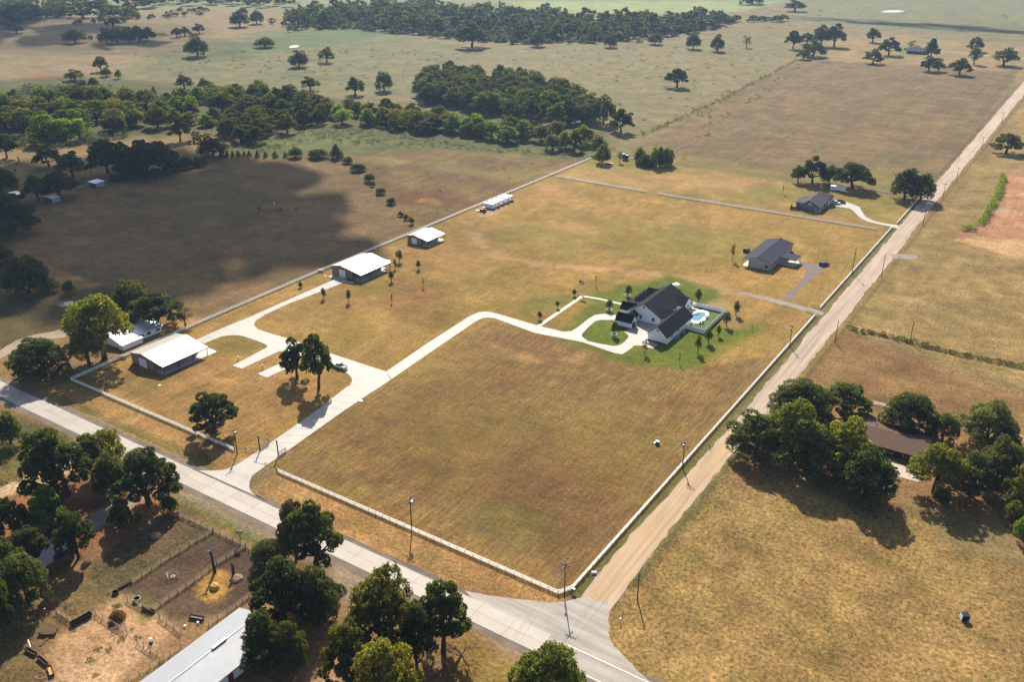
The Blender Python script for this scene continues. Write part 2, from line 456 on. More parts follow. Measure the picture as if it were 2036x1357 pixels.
# the property inside the white fences
field([(-192.4,1),(-1,0),(0.3,3),(0.6,316),(-194,316),(-195.6,100)], (184,147,80),(166,140,68),(204,162,100), .8, .4, .6, .5, seed=31)
field([(-102,.4),(-1,0.2),(0.3,3),(0.4,150),(-20,128),(-46,122),(-84,119),(-103,121),(-103,60)], (160,129,78),(148,114,70),(156,130,72), 1.2, 2.0, .9, .5, seed=32)
field([(-190,2),(-112,1.5),(-112,44),(-160,40),(-186,22)], (180,140,84),(158,126,70),(192,148,98), 2, 3, .8, .5, seed=33)
field(G((1105,352),(1180,312),(1260,320),(1560,362),(1790,390),(1822,400),(1776,448),(1740,457),(1300,384)), (176,144,82),(152,138,66),(206,164,108), 2, 2, .4, .5, seed=34)
for (a,b,r_,c,o) in [(1230,335,22,(120,136,58),.6),(1560,385,18,(136,140,62),.7),(1730,415,18,(150,146,70),.6),(1180,345,20,(206,166,112),.7),(1420,360,20,(208,166,112),.5),(1300,355,22,(206,164,108),.5),
                     (880,520,16,(190,146,92),.5),(640,600,12,(176,142,84),.5),(1060,470,22,(146,138,64),.6),(1250,470,26,(150,138,64),.5),(1400,480,24,(140,138,66),.55),(1500,430,24,(186,152,86),.5),
                     (1140,455,10,(212,164,110),.7),(1090,390,14,(200,156,100),.6),(820,580,14,(168,116,76),.55),(740,570,10,(150,140,66),.5),(840,630,9,(132,92,58),.6),(800,690,22,(168,140,72),.5),
                     (900,830,18,(138,124,58),.5),(1150,850,22,(142,124,58),.55),(930,960,14,(112,78,50),.55),(1130,1000,16,(116,78,52),.5),(1010,900,18,(124,90,54),.4),(1250,920,16,(146,118,60),.5),(830,740,14,(140,126,60),.45),
                     (760,850,16,(122,82,50),.45),(880,900,16,(146,128,58),.5),(1040,1060,10,(112,112,52),.6),(985,1030,8,(110,108,52),.5),
                     (640,765,5,(196,142,96),.5),(700,730,6,(184,140,90),.4),(790,650,12,(184,148,88),.5),(300,760,8,(120,120,52),.5)]:
    spot(a, b, r_, c, o*(.8 if b < 640 else .55), 5, .1, 1.3)
P_TRACK = (206,166,118)
stroke(G((1466,583),(1400,566),(1300,546),(1200,535),(1080,528),(1010,518),(955,492),(945,465),(960,440),(1040,395),(1090,370)), 6, P_TRACK, 2.5, 2.5, .95, .6, .6)
stroke(G((1160,540),(1150,470),(1110,440),(1000,445),(950,465)), 4, (200,160,106), 3, 3, .7, .3, .6)
stroke(G((1300,548),(1400,562),(1480,585)), 9, P_TRACK, 3, 3, .85, .7, .4)
stroke(G((985,688),(1040,712),(1110,728),(1180,700)), 5, (198,152,104), 2, 2, .8, .4, .8)
stroke(G((1180,700),(1240,730),(1290,745)), 4, (182,140,84), 2, 2, .4, .3, .9)
stroke(G((900,455),(940,440),(985,418),(1018,405)), 5, (196,172,146), 1.5, 1.5, .75, .8, .3)
stroke(G((1018,405),(1050,385),(1110,372)), 8, (212,160,116), 3, 3, .6, .8, .3)
stroke(G((800,500),(760,515),(728,530)), 4, (186,168,136), 2, 2, .6, .7, .9)
stroke(G((690,600),(760,608),(830,590),(850,575)), 5, (196,142,94), 3, 3, .5, .4, .3)
field(G((1150,572),(1160,565),(1200,560),(1165,640),(1100,650),(1060,640)), (150,132,64),(128,126,54),(168,136,72), 4, 4, .2, .5, op=.6)
# watered lawn round the white house
field(G((1120,650),(1158,590),(1210,575),(1255,562),(1330,548),(1430,578),(1440,590),(1430,610),(1478,640),(1522,636),(1526,652),(1500,668),(1440,690),(1420,720),(1370,740),(1320,736),(1240,722),(1195,705),(1140,685),(1100,668)), (122,132,36),(110,124,32),(144,140,46), 4, 5, .2, .4, seed=35)
field(G((1158,664),(1195,640),(1222,640),(1250,660),(1240,686),(1200,688)), (116,134,30),(108,128,28),(130,142,36), 1.5, 1, .3, .3, op=.8)
field(G((1290,700),(1340,690),(1400,650),(1440,660),(1420,700),(1350,725)), (114,134,30),(106,126,28),(128,142,36), 5, 4, .2, .3, op=.8)
field(G((1040,600),(1110,590),(1140,600),(1065,642),(1035,635)), (128,130,54),(116,124,48),(150,134,62), 4, 4, .2, .4, op=.8)
field(G((1330,565),(1390,580),(1440,592),(1400,600),(1345,585)), (110,136,44),(104,126,42),(126,140,52), 4, 4, .2, .3, op=.7)
spot(1075, 625, 3.5, (188,130,82), .7, 2); spot(1455, 640, 7, (190,150,104), .7, 3, .6); spot(1430, 610, 7, (190,156,112), .6, 3, .5)
stroke(G((1110,645),(1140,620),(1165,600)), 5, (186,142,78), 2, 2, .6, .3)
# lawn at the barns, lane of grass beside drive
field(G((440,672),(480,664),(530,688),(515,700),(470,706),(420,700)), (128,122,52),(140,124,56),(160,130,70), 4, 3, .3, .4, op=.7)
spot(345, 770, 5, (206,158,96), .5); spot(447, 759, 4, (208,158,100), .6); spot(385, 752, 4, (200,152,96), .4)
# road verges
field([(-400,-11.6),(-102,-11.6),(-104,0),(-193,0),(-196,60),(-400,60)], (196,152,96),(172,136,82),(208,166,112), 1, 1, 0, .8, seed=41)
field([(-92,-11.6),(-6,-12),(1.5,-2),(-1,0),(-93,0)], (200,154,100),(176,138,86),(210,168,114), .8, 1, 0, 1.0, seed=42)
stroke([(-190,-8.5),(-150,-8),(-112,-7.5)], 3, (112,114,52), 1.4, 1.2, .75, 0)
stroke([(-60,-6),(-30,-7),(-8,-6)], 2.5, (130,120,58), 2, 1.5, .5, 0)
stroke([(1.9,4),(2.0,120),(1.6,195)], 2.0, (108,112,50), .8, .6, .8, 0)
stroke([(1.5,203),(1.6,330)], 2.4, (116,116,58), .8, .6, .7, 0)
stroke([(11.6,12),(11.8,60),(11.6,88)], 1.6, (106,112,50), .7, .6, .8, 0)
stroke([(12.4,118),(12.6,190),(12.4,330),(12,600)], 2.0, (176,140,76), .8, .6, .7, .2)
stroke([(20,-19),(34,-14),(60,-12)], 3, (104,122,46), 1.5, 1.5, .8, 0)
# south side of the highway: yard, pens, lane, pull-out
field([(-400,-18.6),(40,-18.6),(40,-90),(-400,-90)], (166,132,94),(146,114,80),(184,150,110), 1, 1, 0, .7, .4, seed=43)
field(G((-160,760),(0,800),(190,905),(120,950),(90,960),(0,985),(-160,960)), (134,114,66),(108,104,54),(158,122,76), 2, 4, 0, 1.2, seed=44)
field(G((95,945),(190,900),(330,985),(350,1010),(250,1060),(190,1090),(150,1120),(90,1175),(-60,1130),(-60,1010),(0,985)), (170,118,78),(152,104,68),(184,136,94), 3, 4, 0, .6, .7, seed=45)
stroke(G((-60,1005),(0,982),(60,958),(97,940),(150,925)), 7, (232,200,158), 1.2, 1, 1, 1)
field(G((345,985),(365,980),(445,1020),(540,1070),(532,1095),(470,1068),(430,1040),(355,1005)), (114,120,50),(104,110,46),(140,130,62), 1.5, 1.5, 0, 1.0, seed=46)
stroke([(-125,-21),(-100,-21.5),(-50,-22)], 3.5, (172,154,130), 1.2, 1.2, .8, .9)
field(G((168,1050),(180,1020),(250,990),(290,985),(265,1010),(215,1045),(195,1055)), (196,186,180),(186,178,172),(206,194,184), 1.5, 2, 0, .3, 1)
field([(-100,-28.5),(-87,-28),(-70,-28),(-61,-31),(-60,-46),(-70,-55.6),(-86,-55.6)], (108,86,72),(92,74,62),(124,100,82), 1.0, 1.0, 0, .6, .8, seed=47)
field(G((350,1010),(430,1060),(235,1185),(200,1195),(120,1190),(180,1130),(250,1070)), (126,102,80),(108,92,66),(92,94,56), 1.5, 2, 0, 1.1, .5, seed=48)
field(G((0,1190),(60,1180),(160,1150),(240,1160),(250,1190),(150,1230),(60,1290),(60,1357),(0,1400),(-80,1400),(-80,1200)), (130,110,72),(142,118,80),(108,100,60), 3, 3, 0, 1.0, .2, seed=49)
field(G((100,1300),(120,1265),(200,1215),(250,1180),(275,1190),(320,1230),(340,1260),(180,1400),(110,1400)), (230,190,154),(216,172,134),(204,164,126), 2, 2, 0, .8, .8, seed=50)
field(G((255,1190),(290,1180),(320,1215),(280,1240)), (104,112,56),(112,112,58),(140,122,72), 2, 2, 0, .8)
field(G((400,1150),(430,1130),(460,1140),(458,1175),(430,1198),(400,1192),(392,1170)), (222,176,96),(212,164,86),(230,188,110), 1, 1.2, 0, .8, .8, seed=2)
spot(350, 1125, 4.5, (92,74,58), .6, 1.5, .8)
field(G((640,1105),(700,1125),(810,1180),(870,1225),(800,1240),(740,1215),(690,1200),(660,1160)), (176,156,140),(166,146,128),(186,164,146), 2, 2, 0, .3, .9)
field(G((940,1250),(1080,1305),(1090,1340),(1020,1345),(960,1290)), (186,158,128),(176,150,120),(192,166,138), 2, 2, 0, .3, .8)
field(G((600,1310),(660,1270),(760,1310),(740,1400),(600,1400)), (192,152,114),(180,140,104),(204,164,124), 2, 2, 0, .4, .8)
field(G((900,1240),(960,1270),(1030,1330),(1030,1400),(940,1400),(900,1330)), (172,140,76),(150,124,66),(186,150,92), 2, 2, 0, 1.0)
# left homestead
field(G((-150,700),(0,690),(140,650),(260,600),(330,640),(262,705),(150,755),(40,770),(-150,730)), (172,136,88),(152,122,74),(186,148,98), 3, 3, 0, .6, .3, seed=51)
field(G((-150,560),(60,585),(160,575),(260,560),(300,610),(140,655),(0,700),(-150,690)), (124,108,68),(108,100,58),(140,116,74), 4, 4, 0, .8, .1, seed=52)
spot(136, 605, 2.5, (232,224,214), .8, 1.0, .5, 1.6)

me = bpy.data.meshes.new('ground')
ny, nx = len(gy), len(gx)
me.vertices.add(NV)
vv = np.zeros((NV, 3)); vv[:, 0] = PXs; vv[:, 1] = PYs
me.vertices.foreach_set('co', vv.ravel())
ii = (np.arange(ny-1)[:, None]*nx+np.arange(nx-1)[None, :]).ravel()
quads = np.stack([ii, ii+1, ii+nx+1, ii+nx], 1)
me.loops.add(quads.size); me.loops.foreach_set('vertex_index', quads.ravel().astype(np.int32))
me.polygons.add(len(quads)); me.polygons.foreach_set('loop_start', (np.arange(len(quads))*4).astype(np.int32))
me.update()
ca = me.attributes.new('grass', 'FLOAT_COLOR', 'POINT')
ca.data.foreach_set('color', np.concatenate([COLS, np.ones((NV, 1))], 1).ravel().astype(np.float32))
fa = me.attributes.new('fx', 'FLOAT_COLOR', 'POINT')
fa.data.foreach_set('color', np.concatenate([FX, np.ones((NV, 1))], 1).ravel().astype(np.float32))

t = NT('pasture')
at = t.n('ShaderNodeAttribute', attribute_name='grass'); fx = t.n('ShaderNodeAttribute', attribute_name='fx')
sep = t.n('ShaderNodeSeparateColor'); t.l(fx.outputs['Color'], sep.inputs[0])
p = t.pos()
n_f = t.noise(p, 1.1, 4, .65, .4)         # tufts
n_m = t.noise(p, .22, 3, .6, .3)
n_l = t.noise(p, .045, 3, .6, .2)
mp = t.n('ShaderNodeMapping'); mp.inputs['Scale'].default_value = (1.25, .11, 1); t.l(p, mp.inputs[0])
mowl = t.noise(mp.outputs[0], 1.0, 3, .7)
mp2 = t.n('ShaderNodeMapping'); mp2.inputs['Rotation'].default_value = (0, 0, .35); mp2.inputs['Scale'].default_value = (.05, .6, 1); t.l(p, mp2.inputs[0])
mow2 = t.noise(mp2.outputs[0], 1.0, 3, .7)
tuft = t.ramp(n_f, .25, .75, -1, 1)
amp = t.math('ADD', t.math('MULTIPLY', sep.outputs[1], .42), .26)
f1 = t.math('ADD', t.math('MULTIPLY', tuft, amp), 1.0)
f2 = t.ramp(n_m, .28, .72, .84, 1.16)
f3 = t.ramp(n_l, .28, .72, .82, 1.18)
mm = t.math('ADD', t.math('MULTIPLY', t.math('MULTIPLY', t.ramp(mowl, .3, .7, -1, 1), sep.outputs[0]), .42), 1.0)
m2 = t.math('ADD', t.math('MULTIPLY', t.ramp(mow2, .3, .7, -1, 1), .12), 1.0)
n_x = t.noise(p, .085, 4, .7, .6)
n_h = t.noise(p, 2.7, 3, .7, .3)
f4 = t.math('ADD', t.math('MULTIPLY', t.math('MULTIPLY', t.ramp(n_x, .3, .7, -1, 1), sep.outputs[1]), .22), 1.0)
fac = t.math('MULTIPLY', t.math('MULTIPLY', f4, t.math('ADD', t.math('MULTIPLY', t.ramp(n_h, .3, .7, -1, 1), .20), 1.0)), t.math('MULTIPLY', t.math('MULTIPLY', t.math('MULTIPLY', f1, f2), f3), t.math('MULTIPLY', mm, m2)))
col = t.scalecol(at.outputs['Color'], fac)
# greener and redder tufts
hue = t.noise(p, .5, 3, .6)
grn = t.math('MULTIPLY', t.ramp(hue, .52, .70), t.math('SUBTRACT', 1.0, sep.outputs[2]))
col = t.mix(t.math('MULTIPLY', grn, .26), col, t.mix(1.0, col, (.62, .92, .55), 'MULTIPLY'))
red = t.ramp(t.noise(p, .31, 3, .6), .54, .72)
col = t.mix(t.math('MULTIPLY', red, .18), col, t.mix(1.0, col, (1.04, .80, .68), 'MULTIPLY'))
straw = t.math('MULTIPLY', t.ramp(t.noise(p, 2.6, 4, .75, .8), .58, .72), t.math('ADD', t.math('MULTIPLY', sep.outputs[1], .25), .20))
col = t.mix(straw, col, A(226, 192, 142))
veg = t.math('MULTIPLY', t.ramp(t.noise(p, .028, 5, .7, .8), .52, .68), t.math('MULTIPLY', t.ramp(sep.outputs[1], .6, 1.0), .35))
col = t.mix(veg, col, t.mix(1.0, col, (.62, .80, .66), 'MULTIPLY'))
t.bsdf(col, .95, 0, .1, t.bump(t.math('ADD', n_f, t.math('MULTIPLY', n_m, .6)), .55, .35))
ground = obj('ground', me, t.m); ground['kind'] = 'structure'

# ----------------------------------------------------------------------------
# roads and concrete
# ----------------------------------------------------------------------------
def concrete(name, base, spec=.28, rough=.65, stain=(.62, .56, .50)):
    t = NT(name); p = t.pos()
    c = t.scalecol(base, t.math('MULTIPLY', t.ramp(t.noise(p, .25, 4), .25, .75, .88, 1.08), t.ramp(t.noise(p, 3, 3), .3, .7, .94, 1.05)))
    st = t.ramp(t.noise(p, .12, 4, .7), .56, .75)
    c = t.mix(t.math('MULTIPLY', st, .35), c, t.mix(1.0, c, stain, 'MULTIPLY'))
    t.bsdf(c, rough, 0, spec, t.bump(t.noise(p, 5, 2), .15, .02)); return t.m
M_CONC = concrete('white_concrete', A(236,226,214,.40))
M_HWY = concrete('highway_concrete', A(232,218,202,.41))
M_JOINT = plain('joint_tar', A(178,164,152,.42), .8)
M_PATIO = concrete('patio_concrete', A(226,206,188,.5))
def gravelmat(name, c1, c2, sc_=.35, streak=None):
    t = NT(name); p = t.pos()
    f = t.ramp(t.noise(p, sc_, 4, .65), .35, .65)
    c = t.mix(f, c1, c2)
    if streak:
        mp = t.n('ShaderNodeMapping'); mp.inputs['Scale'].default_value = streak; t.l(p, mp.inputs[0])
        c = t.scalecol(c, t.ramp(t.noise(mp.outputs[0], 1, 4, .6), .3, .7, .74, 1.18))
    c = t.scalecol(c, t.ramp(t.noise(p, 4, 3), .3, .7, .86, 1.12))
    t.bsdf(c, .9, 0, .2, t.bump(t.noise(p, 6, 3), .4, .04)); return t.m
M_GRAVEL = gravelmat('county_gravel', A(224,200,178,.5), A(212,186,162,.5), .05, (.9, .02, 1))
M_GRAVEL2 = gravelmat('orange_gravel', A(222,186,142,.5), A(230,198,160,.5), .06, (.9, .03, 1))
M_SHOULD = gravelmat('shoulder_gravel', A(138,124,112), A(164,146,128), .3, (.04, .7, 1))
M_GREY = gravelmat('grey_gravel', A(176,164,152), A(190,176,162), .25)
M_ASPH = gravelmat('worn_asphalt', A(224,214,200), A(212,202,190), .12, (.05, .5, 1))
M_DARKASPH = gravelmat('dark_gravel', A(140,126,116), A(158,142,130), .3)
M_TAN = gravelmat('tan_gravel', A(212,190,164), A(200,172,140), .2)
M_WPAINT = plain('road_paint', (.75, .74, .70), .6)

sheet('road_shoulder', [(-420,-9.9),(-230,-9.9),(-120,-10.0),(-70,-10.2),(-14,-10.6),(30,-10.6),(30,-20.2),(-60,-20.2),(-130,-20.0),(-230,-20.2),(-420,-20.2)], .008, M_SHOULD, rough=.28, step=2.5)
# gravel road and apron
sheet('gravel_road', [(3.0,-4),(3.2,9),(2.6,31),(3.7,65),(3.9,97),(3.6,156),(3.5,200),(3.0,300),(2.4,425),(2.2,613),(2.0,900),(2,2400),(10.5,2400),(10.6,760),(10.2,618),(9.9,456),(9.9,362),(11,294),(11.2,194),(10.9,135),(10.4,100),(9.9,52),(10.1,36),(10.7,9),(10.5,-4)], .012, M_GRAVEL, rough=.22, step=3)
sheet('gravel_road', [(3.6,2),(3.4,9),(2.9,31),(4.0,65),(4.4,90),(6,110),(9.3,100),(9.6,52),(9.7,36),(10.3,9),(9.9,2)], .018, M_GRAVEL2, rough=.3, step=2.5)
sheet('road_apron', smoothpoly([(-24,-12.0),(-10,-7.5),(-2,-3.6),(2.6,-.2),(4.2,4.2),(6.5,2.2),(9.0,5),(10.9,2.0),(12.2,-1.5),(14.6,-5.4),(19,-9),(27,-12.5),(33,-13),(33,-18.3),(4,-18.2),(4,-13.2)], 1), .024, M_ASPH, rough=.2, step=2)
sheet('asphalt_road', [(4.2,-18.3),(34,-18.3),(34,-12.2),(4.2,-12.4)], .030, M_ASPH)
stripe = sheet('road_marking', [(8.5,-12.75),(34,-12.75),(34,-12.60),(8.5,-12.60)], .035, M_WPAINT)
stripe = sheet('road_marking', [(8.5,-18.05),(34,-18.05),(34,-17.90),(8.5,-17.90)], .035, M_WPAINT)
# concrete highway: joint bed, then one slab per panel
hw = thing('highway', None, None, (0, 0, 0)); hw['kind'] = 'structure'
obj('joint_bed', MB().box(-420, 4.0, -18.25, -12.05, .0, .05), M_JOINT, hw)
rr = random.Random(3)
def slab_mesh(lx, ly):
    b = MB(); c = .0
    b.box(0, lx, 0, ly, 0, .075); return b.mesh('slab')
sm = slab_mesh(9.0-.07, 3.08); sm.materials.append(M_HWY)
M_HWY2 = concrete('highway_concrete_aged', A(229,214,197,.395)); M_HWY3 = concrete('highway_concrete_pale', A(235,221,206,.415))
k = 0; x = -5.0
while x > -290:
    for y in (-18.25, -15.11):
        s_ = bpy.data.objects.new('slab', sm); COL.objects.link(s_); s_.parent = hw; s_.location = (x-(0 if y < -16 else 0), y, rr.uniform(-.006, .004))
        s_.material_slots[0].link = 'OBJECT'; s_.material_slots[0].material = rr.choice([M_HWY, M_HWY, M_HWY2, M_HWY3])
    x -= 9.0
obj('slab', MB().box(-420, -287.1, -18.25, -12.05, .0, .075), M_HWY, hw)
for y in (-18.25, -15.11): obj('slab', MB().box(4.0-.1-.0, 3.999, y, y+3.06, 0, .076), M_HWY, hw)

def ribbon_slabs(root, L, R, n, gap, z, th, mat):
    """concrete panels between two edges"""
    a, b = along(L, n), along(R, n)
    for i in range(n):
        q = [Vector((*a[i], 0)), Vector((*b[i], 0)), Vector((*b[i+1], 0)), Vector((*a[i+1], 0))]
        d1, d2 = (q[3]-q[0]).normalized()*gap/2, (q[2]-q[1]).normalized()*gap/2
        q = [q[0]+d1, q[1]+d2, q[2]-d2, q[3]-d1]
        b_ = MB(); top = [(v.x, v.y, z+rr.uniform(-.002, .002)) for v in q]; b_.slab(top, th)
        obj('slab', b_, mat, root)
drive = thing('driveway', None, None, (0, 0, 0)); drive['kind'] = 'structure'
DZ = .075
mL = G((467,927),(517,896),(541.6,878.7),(597,840),(619,825),(655,797),(687,772)); mR = G((530,926),(552.7,910.8),(570,898.6),(640,849),(680,820),(712,799),(740,780))
ribbon_slabs(drive, mL, mR, 11, .09, DZ, .085, M_CONC)
nL = G((768,739.5),(850,683),(934,629)); nR = G((778,755),(865,695),(941,643))
ribbon_slabs(drive, nL, nR, 13, .09, DZ, .085, M_CONC)
eL = G((982,622.5),(1068.5,648),(1120,660.5)); eR = G((986,634),(1065,663.5),(1110,671.5))
ribbon_slabs(drive, eL, eR, 8, .09, DZ, .085, M_CONC)
wL = G((388,677),(440,654),(509,625.6),(560,602.5),(600,585),(674,552)); wR = G((406,684),(455,663),(536,622),(575,604),(615,589),(690,560))
ribbon_slabs(drive, wL, wR, 17, .09, DZ, .085, M_CONC)
def pad(poly_px, mat=M_CONC, z=DZ-.004, it=0, name='slab', uv=False):
    P = poly_px if uv else G(*poly_px)
    if it: P = smoothpoly(P, it)
    o = sheet(name, P, z, mat, .08, drive); return o
pad([(395,936.5),(420,937),(445,935.6),(467,927.2),(498,912),(530,925.8),(511.8,939.5),(501.8,947),(496,959),(495.7,970.5),(500.7,980.4),(511.8,989),(535,999)], z=DZ-.006)
pad([(686,772.5),(741,780),(776.5,756),(768,739.7),(671,708),(584,677),(536,663),(512,655),(504.5,646.5),(509,637.5),(528,626.5),(450,664),(437,670),(455,667.5),(471,667),(485,669.5),(498.5,674),(515,680),(529.5,686),(532,689),(531,691.5),(555,698.5),(600,712),(653,725.5),(672,731.5),(687,740),(694,746),(699,752),(700,759),(697,766)], z=DZ-.008)
pad([(531,691.3),(462.4,728),(481,734),(556,698.7)], z=DZ-.002)
pad([(571,716.5),(512,744),(531,752),(592,723),(600,712)], z=DZ-.002)
pad([(934.3,628.8),(951.6,621.5),(966,620.2),(981.8,622.4),(985.8,634),(972,632),(962,632.5),(951,637),(941.3,642.8)], z=DZ-.003)
# loop and court at the house
pad([(1120,660.4),(1136,659),(1147,652.7),(1158,644),(1169,635),(1182.6,627),(1200,624.6),(1224,627),(1224,637),(1193.7,636.6),(1186,638.5),(1180,641.7),(1168,653),(1158,663.8),(1156.5,667),(1158,671),(1169,679),(1194,684.5),(1218,688.5),(1226,688.5),(1233,686),(1240,682),(1250,671),(1247.5,665),(1240,660),(1285,630),(1330,645),(1288,662),(1288,676),(1308,685.5),(1298,694),(1275,688),(1262,687.5),(1250,697),(1237,705.2),(1222,703),(1158,681),(1110,671.7)], z=DZ-.003)
pad(ribbon(G((1070.5,649.5),(1100,629),(1130,608.5),(1158.5,589)), 1.7), z=DZ-.005, uv=True)
pad(ribbon(G((1157.5,589.2),(1190,594.5),(1218,601),(1248,608)), 1.6), z=DZ-.005, uv=True)
pad(G((1246,607),(1262,596),(1276,586),(1282,589),(1252,612)), z=DZ-.005, uv=True)
# other drives
sheet('house_drive', G((1648,398),(1682,401.5),(1696,406.5),(1709.6,412),(1712.5,419),(1721,431),(1735,438.6),(1752,443),(1774,446.5),(1788,448),(1784,455),(1770,450.5),(1745,445.5),(1725,440.6),(1712,434.5),(1703.7,427),(1697,420),(1690,415),(1679,413),(1666,411),(1646,405)), .05, M_CONC, .06)
sheet('gravel_drive', G((1640,622),(1612,613),(1570,601.5),(1540,595),(1500,586),(1466,579.5),(1466,583),(1500,592),(1540,602),(1570,609.5),(1605,620),(1634,629)), .014, M_GREY, rough=.25, step=2)
sheet('gravel_drive', G((1553,595),(1570,581),(1586,566),(1600,549),(1605,538),(1600,532),(1588,525),(1592,519),(1612,525),(1627,525),(1643,531),(1641,534),(1632,541),(1623,547),(1603,566),(1586,580),(1578,589),(1582,599)), .018, M_DARKASPH, rough=.2, step=2)
sheet('gravel_pad', G((1768,506),(1788,505),(1826,508.5),(1823,515.5),(1775,514)), .016, M_GREY, rough=.2, step=2)
sheet('gravel_lane', G((-80,725),(0,696),(34,677),(60,668),(89,662),(137.5,652),(200,640),(225,640),(215,660),(180,664),(137.5,670),(96,674),(70,681),(51.6,689),(25,701),(0,712),(-80,745)), .014, M_TAN, rough=.3, step=2.5)
for off in (0, 1.0):
    pts = G((1700,792+off*3),(1771,806+off*3.2),(1878,836+off*5),(1913,845+off*7),(1960,852+off*9),(2036,868+off*8),(2120,890+off*8))
    sheet('track', ribbon(smoothpoly(pts, 2, False), 1.1), .012+.003*off, M_TAN, rough=.12, step=1.5)
sheet('patio', G((1745,902),(1771,915),(1830,940),(1832,950),(1826,959.5),(1771,945),(1750,925)), .05, M_PATIO, .06)
sheet('far_lane', ribbon(G((1838,101),(1900,104.5),(1960,110),(2036,117),(2200,130)), 4), .03, M_TAN)
# ----------------------------------------------------------------------------
# buildings
# ----------------------------------------------------------------------------
M_TAN_WALL = ribbed('tan_sheet_wall', A(178,142,116,.6), .5, 0, .4, 0, .3, .03)
M_TAN_WALLY = ribbed('tan_sheet_wall_side', A(178,142,116,.6), .5, 0, .4, 1, .3, .03)
M_BROWN_TRIM = plain('brown_trim', A(78,58,48), .5)
M_PALE_ROOF = ribbed('pale_sheet_roof', (.42, .365, .31), .32, .25, .55, 1, .3, .02)
M_WDOOR = plain('white_door', (.80, .81, .82), .5)
M_WHITE = plain('white_siding', (.84, .845, .85), .6, var=.05)
M_WTRIM = plain('white_trim', (.86, .86, .85), .5, var=.03)
M_DARK_SHINGLE = plain('charcoal_shingle', (.016, .015, .019), .9, 0, .08, .35, 2.0)
M_GLASS = plain('window_glass', (.02, .026, .034), .08, 0, .6, .05)
M_GREY_METAL = ribbed('slate_sheet_roof', A(92,96,114,.30), .75, .0, .04, 1, .45, .03)
M_GREY_TRIM = plain('dark_trim', A(64,62,64), .5)
M_CREAM = ribbed('cream_sheet_wall', A(206,200,190,.6), .55, 0, .4, 0, .3, .02)
M_CREAMY = ribbed('cream_sheet_wall_side', A(206,200,190,.6), .55, 0, .4, 1, .3, .02)
M_GREY_SHINGLE = plain('grey_shingle', A(112,106,116,.45), .9, 0, .06, .25, 2.2)
M_GREY_SIDING = plain('grey_siding', A(108,116,124,.7), .6, var=.08)
M_BROWN_SHINGLE = plain('brown_shingle', A(130,106,92,.5), .92, 0, .05, .22, 2.0)
M_BRICK = plain('brown_brick', A(120,86,70), .85, var=.3, scale=6)
M_GALV = ribbed('galvanised_roof', (.27, .28, .30), .5, .2, .35, 1, .32, .03)
M_GALV_OLD = ribbed('weathered_galvanised', (.36, .37, .38), .45, .3, .5, 0, .3, .03)
M_BLUE_METAL = ribbed('dark_blue_roof', (.014, .018, .030), .6, .0, .06, 0, .4, .03)
M_OLD_WOOD = plain('old_wood', A(124,98,78), .9, var=.3, scale=4)
M_DARK_WOOD = plain('dark_wood', A(66,54,46), .9, var=.3, scale=4)
M_BLACK = plain('black_paint', (.012, .012, .014), .45)
M_RED = plain('red_paint', (.30, .03, .025), .45)
M_SILVER = plain('galvanised_steel', (.45, .46, .47), .4, .6, .5)
M_FLOOR = concrete('slab_concrete', A(214,200,190,.75))
M_DARKIN = plain('dark_interior', (.02, .018, .017), .9)

def window(root, x, y, z, w, h, face, frame=M_WTRIM, glass=M_GLASS, bars=1):
    """window on a wall facing 'x+','x-','y+','y-'; the glass is a sub-part of the frame"""
    t_ = .07; b = MB(); gl = MB()
    s = 1 if face[1] == '+' else -1
    def bx(m, a0, a1, z0, z1, d0, d1):
        d0, d1 = sorted((d0*s, d1*s))
        if face[0] == 'y': m.box(x+a0, x+a1, y+d0, y+d1, z0, z1)
        else: m.box(x+d0, x+d1, y+a0, y+a1, z0, z1)
    bx(b, -w/2-t_, w/2+t_, z+h, z+h+t_, .0, .07); bx(b, -w/2-t_, w/2+t_, z-t_, z, .0, .08)
    bx(b, -w/2-t_, -w/2, z, z+h, .0, .065); bx(b, w/2, w/2+t_, z, z+h, .0, .065)
    for k in range(bars):
        c = -w/2+w*(k+1)/(bars+1); bx(b, c-.02, c+.02, z, z+h, .0, .06)
    bx(gl, -w/2, w/2, z, z+h, .0, .03)
    f = obj('window', b, frame, root); obj('pane', gl, glass, f); return f
def doorpart(root, x, y, z, w, h, face, mat=M_WDOOR, name='door', panels=0, handle=True):
    b = MB(); s = 1 if face[1] == '+' else -1
    def bx(m, a0, a1, z0, z1, d0, d1):
        d0, d1 = sorted((d0*s, d1*s))
        if face[0] == 'y': m.box(x+a0, x+a1, y+d0, y+d1, z0, z1)
        else: m.box(x+d0, x+d1, y+a0, y+a1, z0, z1)
    if panels:
        ph = h/panels
        for k in range(panels): bx(b, -w/2, w/2, z+k*ph+.015, z+(k+1)*ph-.015, 0, .06)
        bx(b, -w/2+.01, w/2-.01, z, z+h, 0, .035)
    else: bx(b, -w/2, w/2, z, z+h, 0, .05)
    d = obj(name, b, mat, root)
    if handle:
        q = MB(); bx(q, w/2-.18, w/2-.08, z+1.0, z+1.12, .05, .11); obj('handle', q, M_SILVER, d)
    return d
def gable_x(mb, x0, x1, y0, y1, ze, zr, yc=None, zb=0.0, mi=0):
    """walls of a gabled block whose ridge runs along x"""
    yc = (y0+y1)/2 if yc is None else yc
    pr = [(y0, zb), (y1, zb), (y1, ze), (yc, zr), (y0, ze)]
    V = [(x0, y, z) for y, z in pr]+[(x1, y, z) for y, z in pr]
    return mb.add(V, [(0,4,3,2,1), (5,6,7,8,9)]+[(i, (i+1) % 5, 5+(i+1) % 5, 5+i) for i in range(5)], mi)
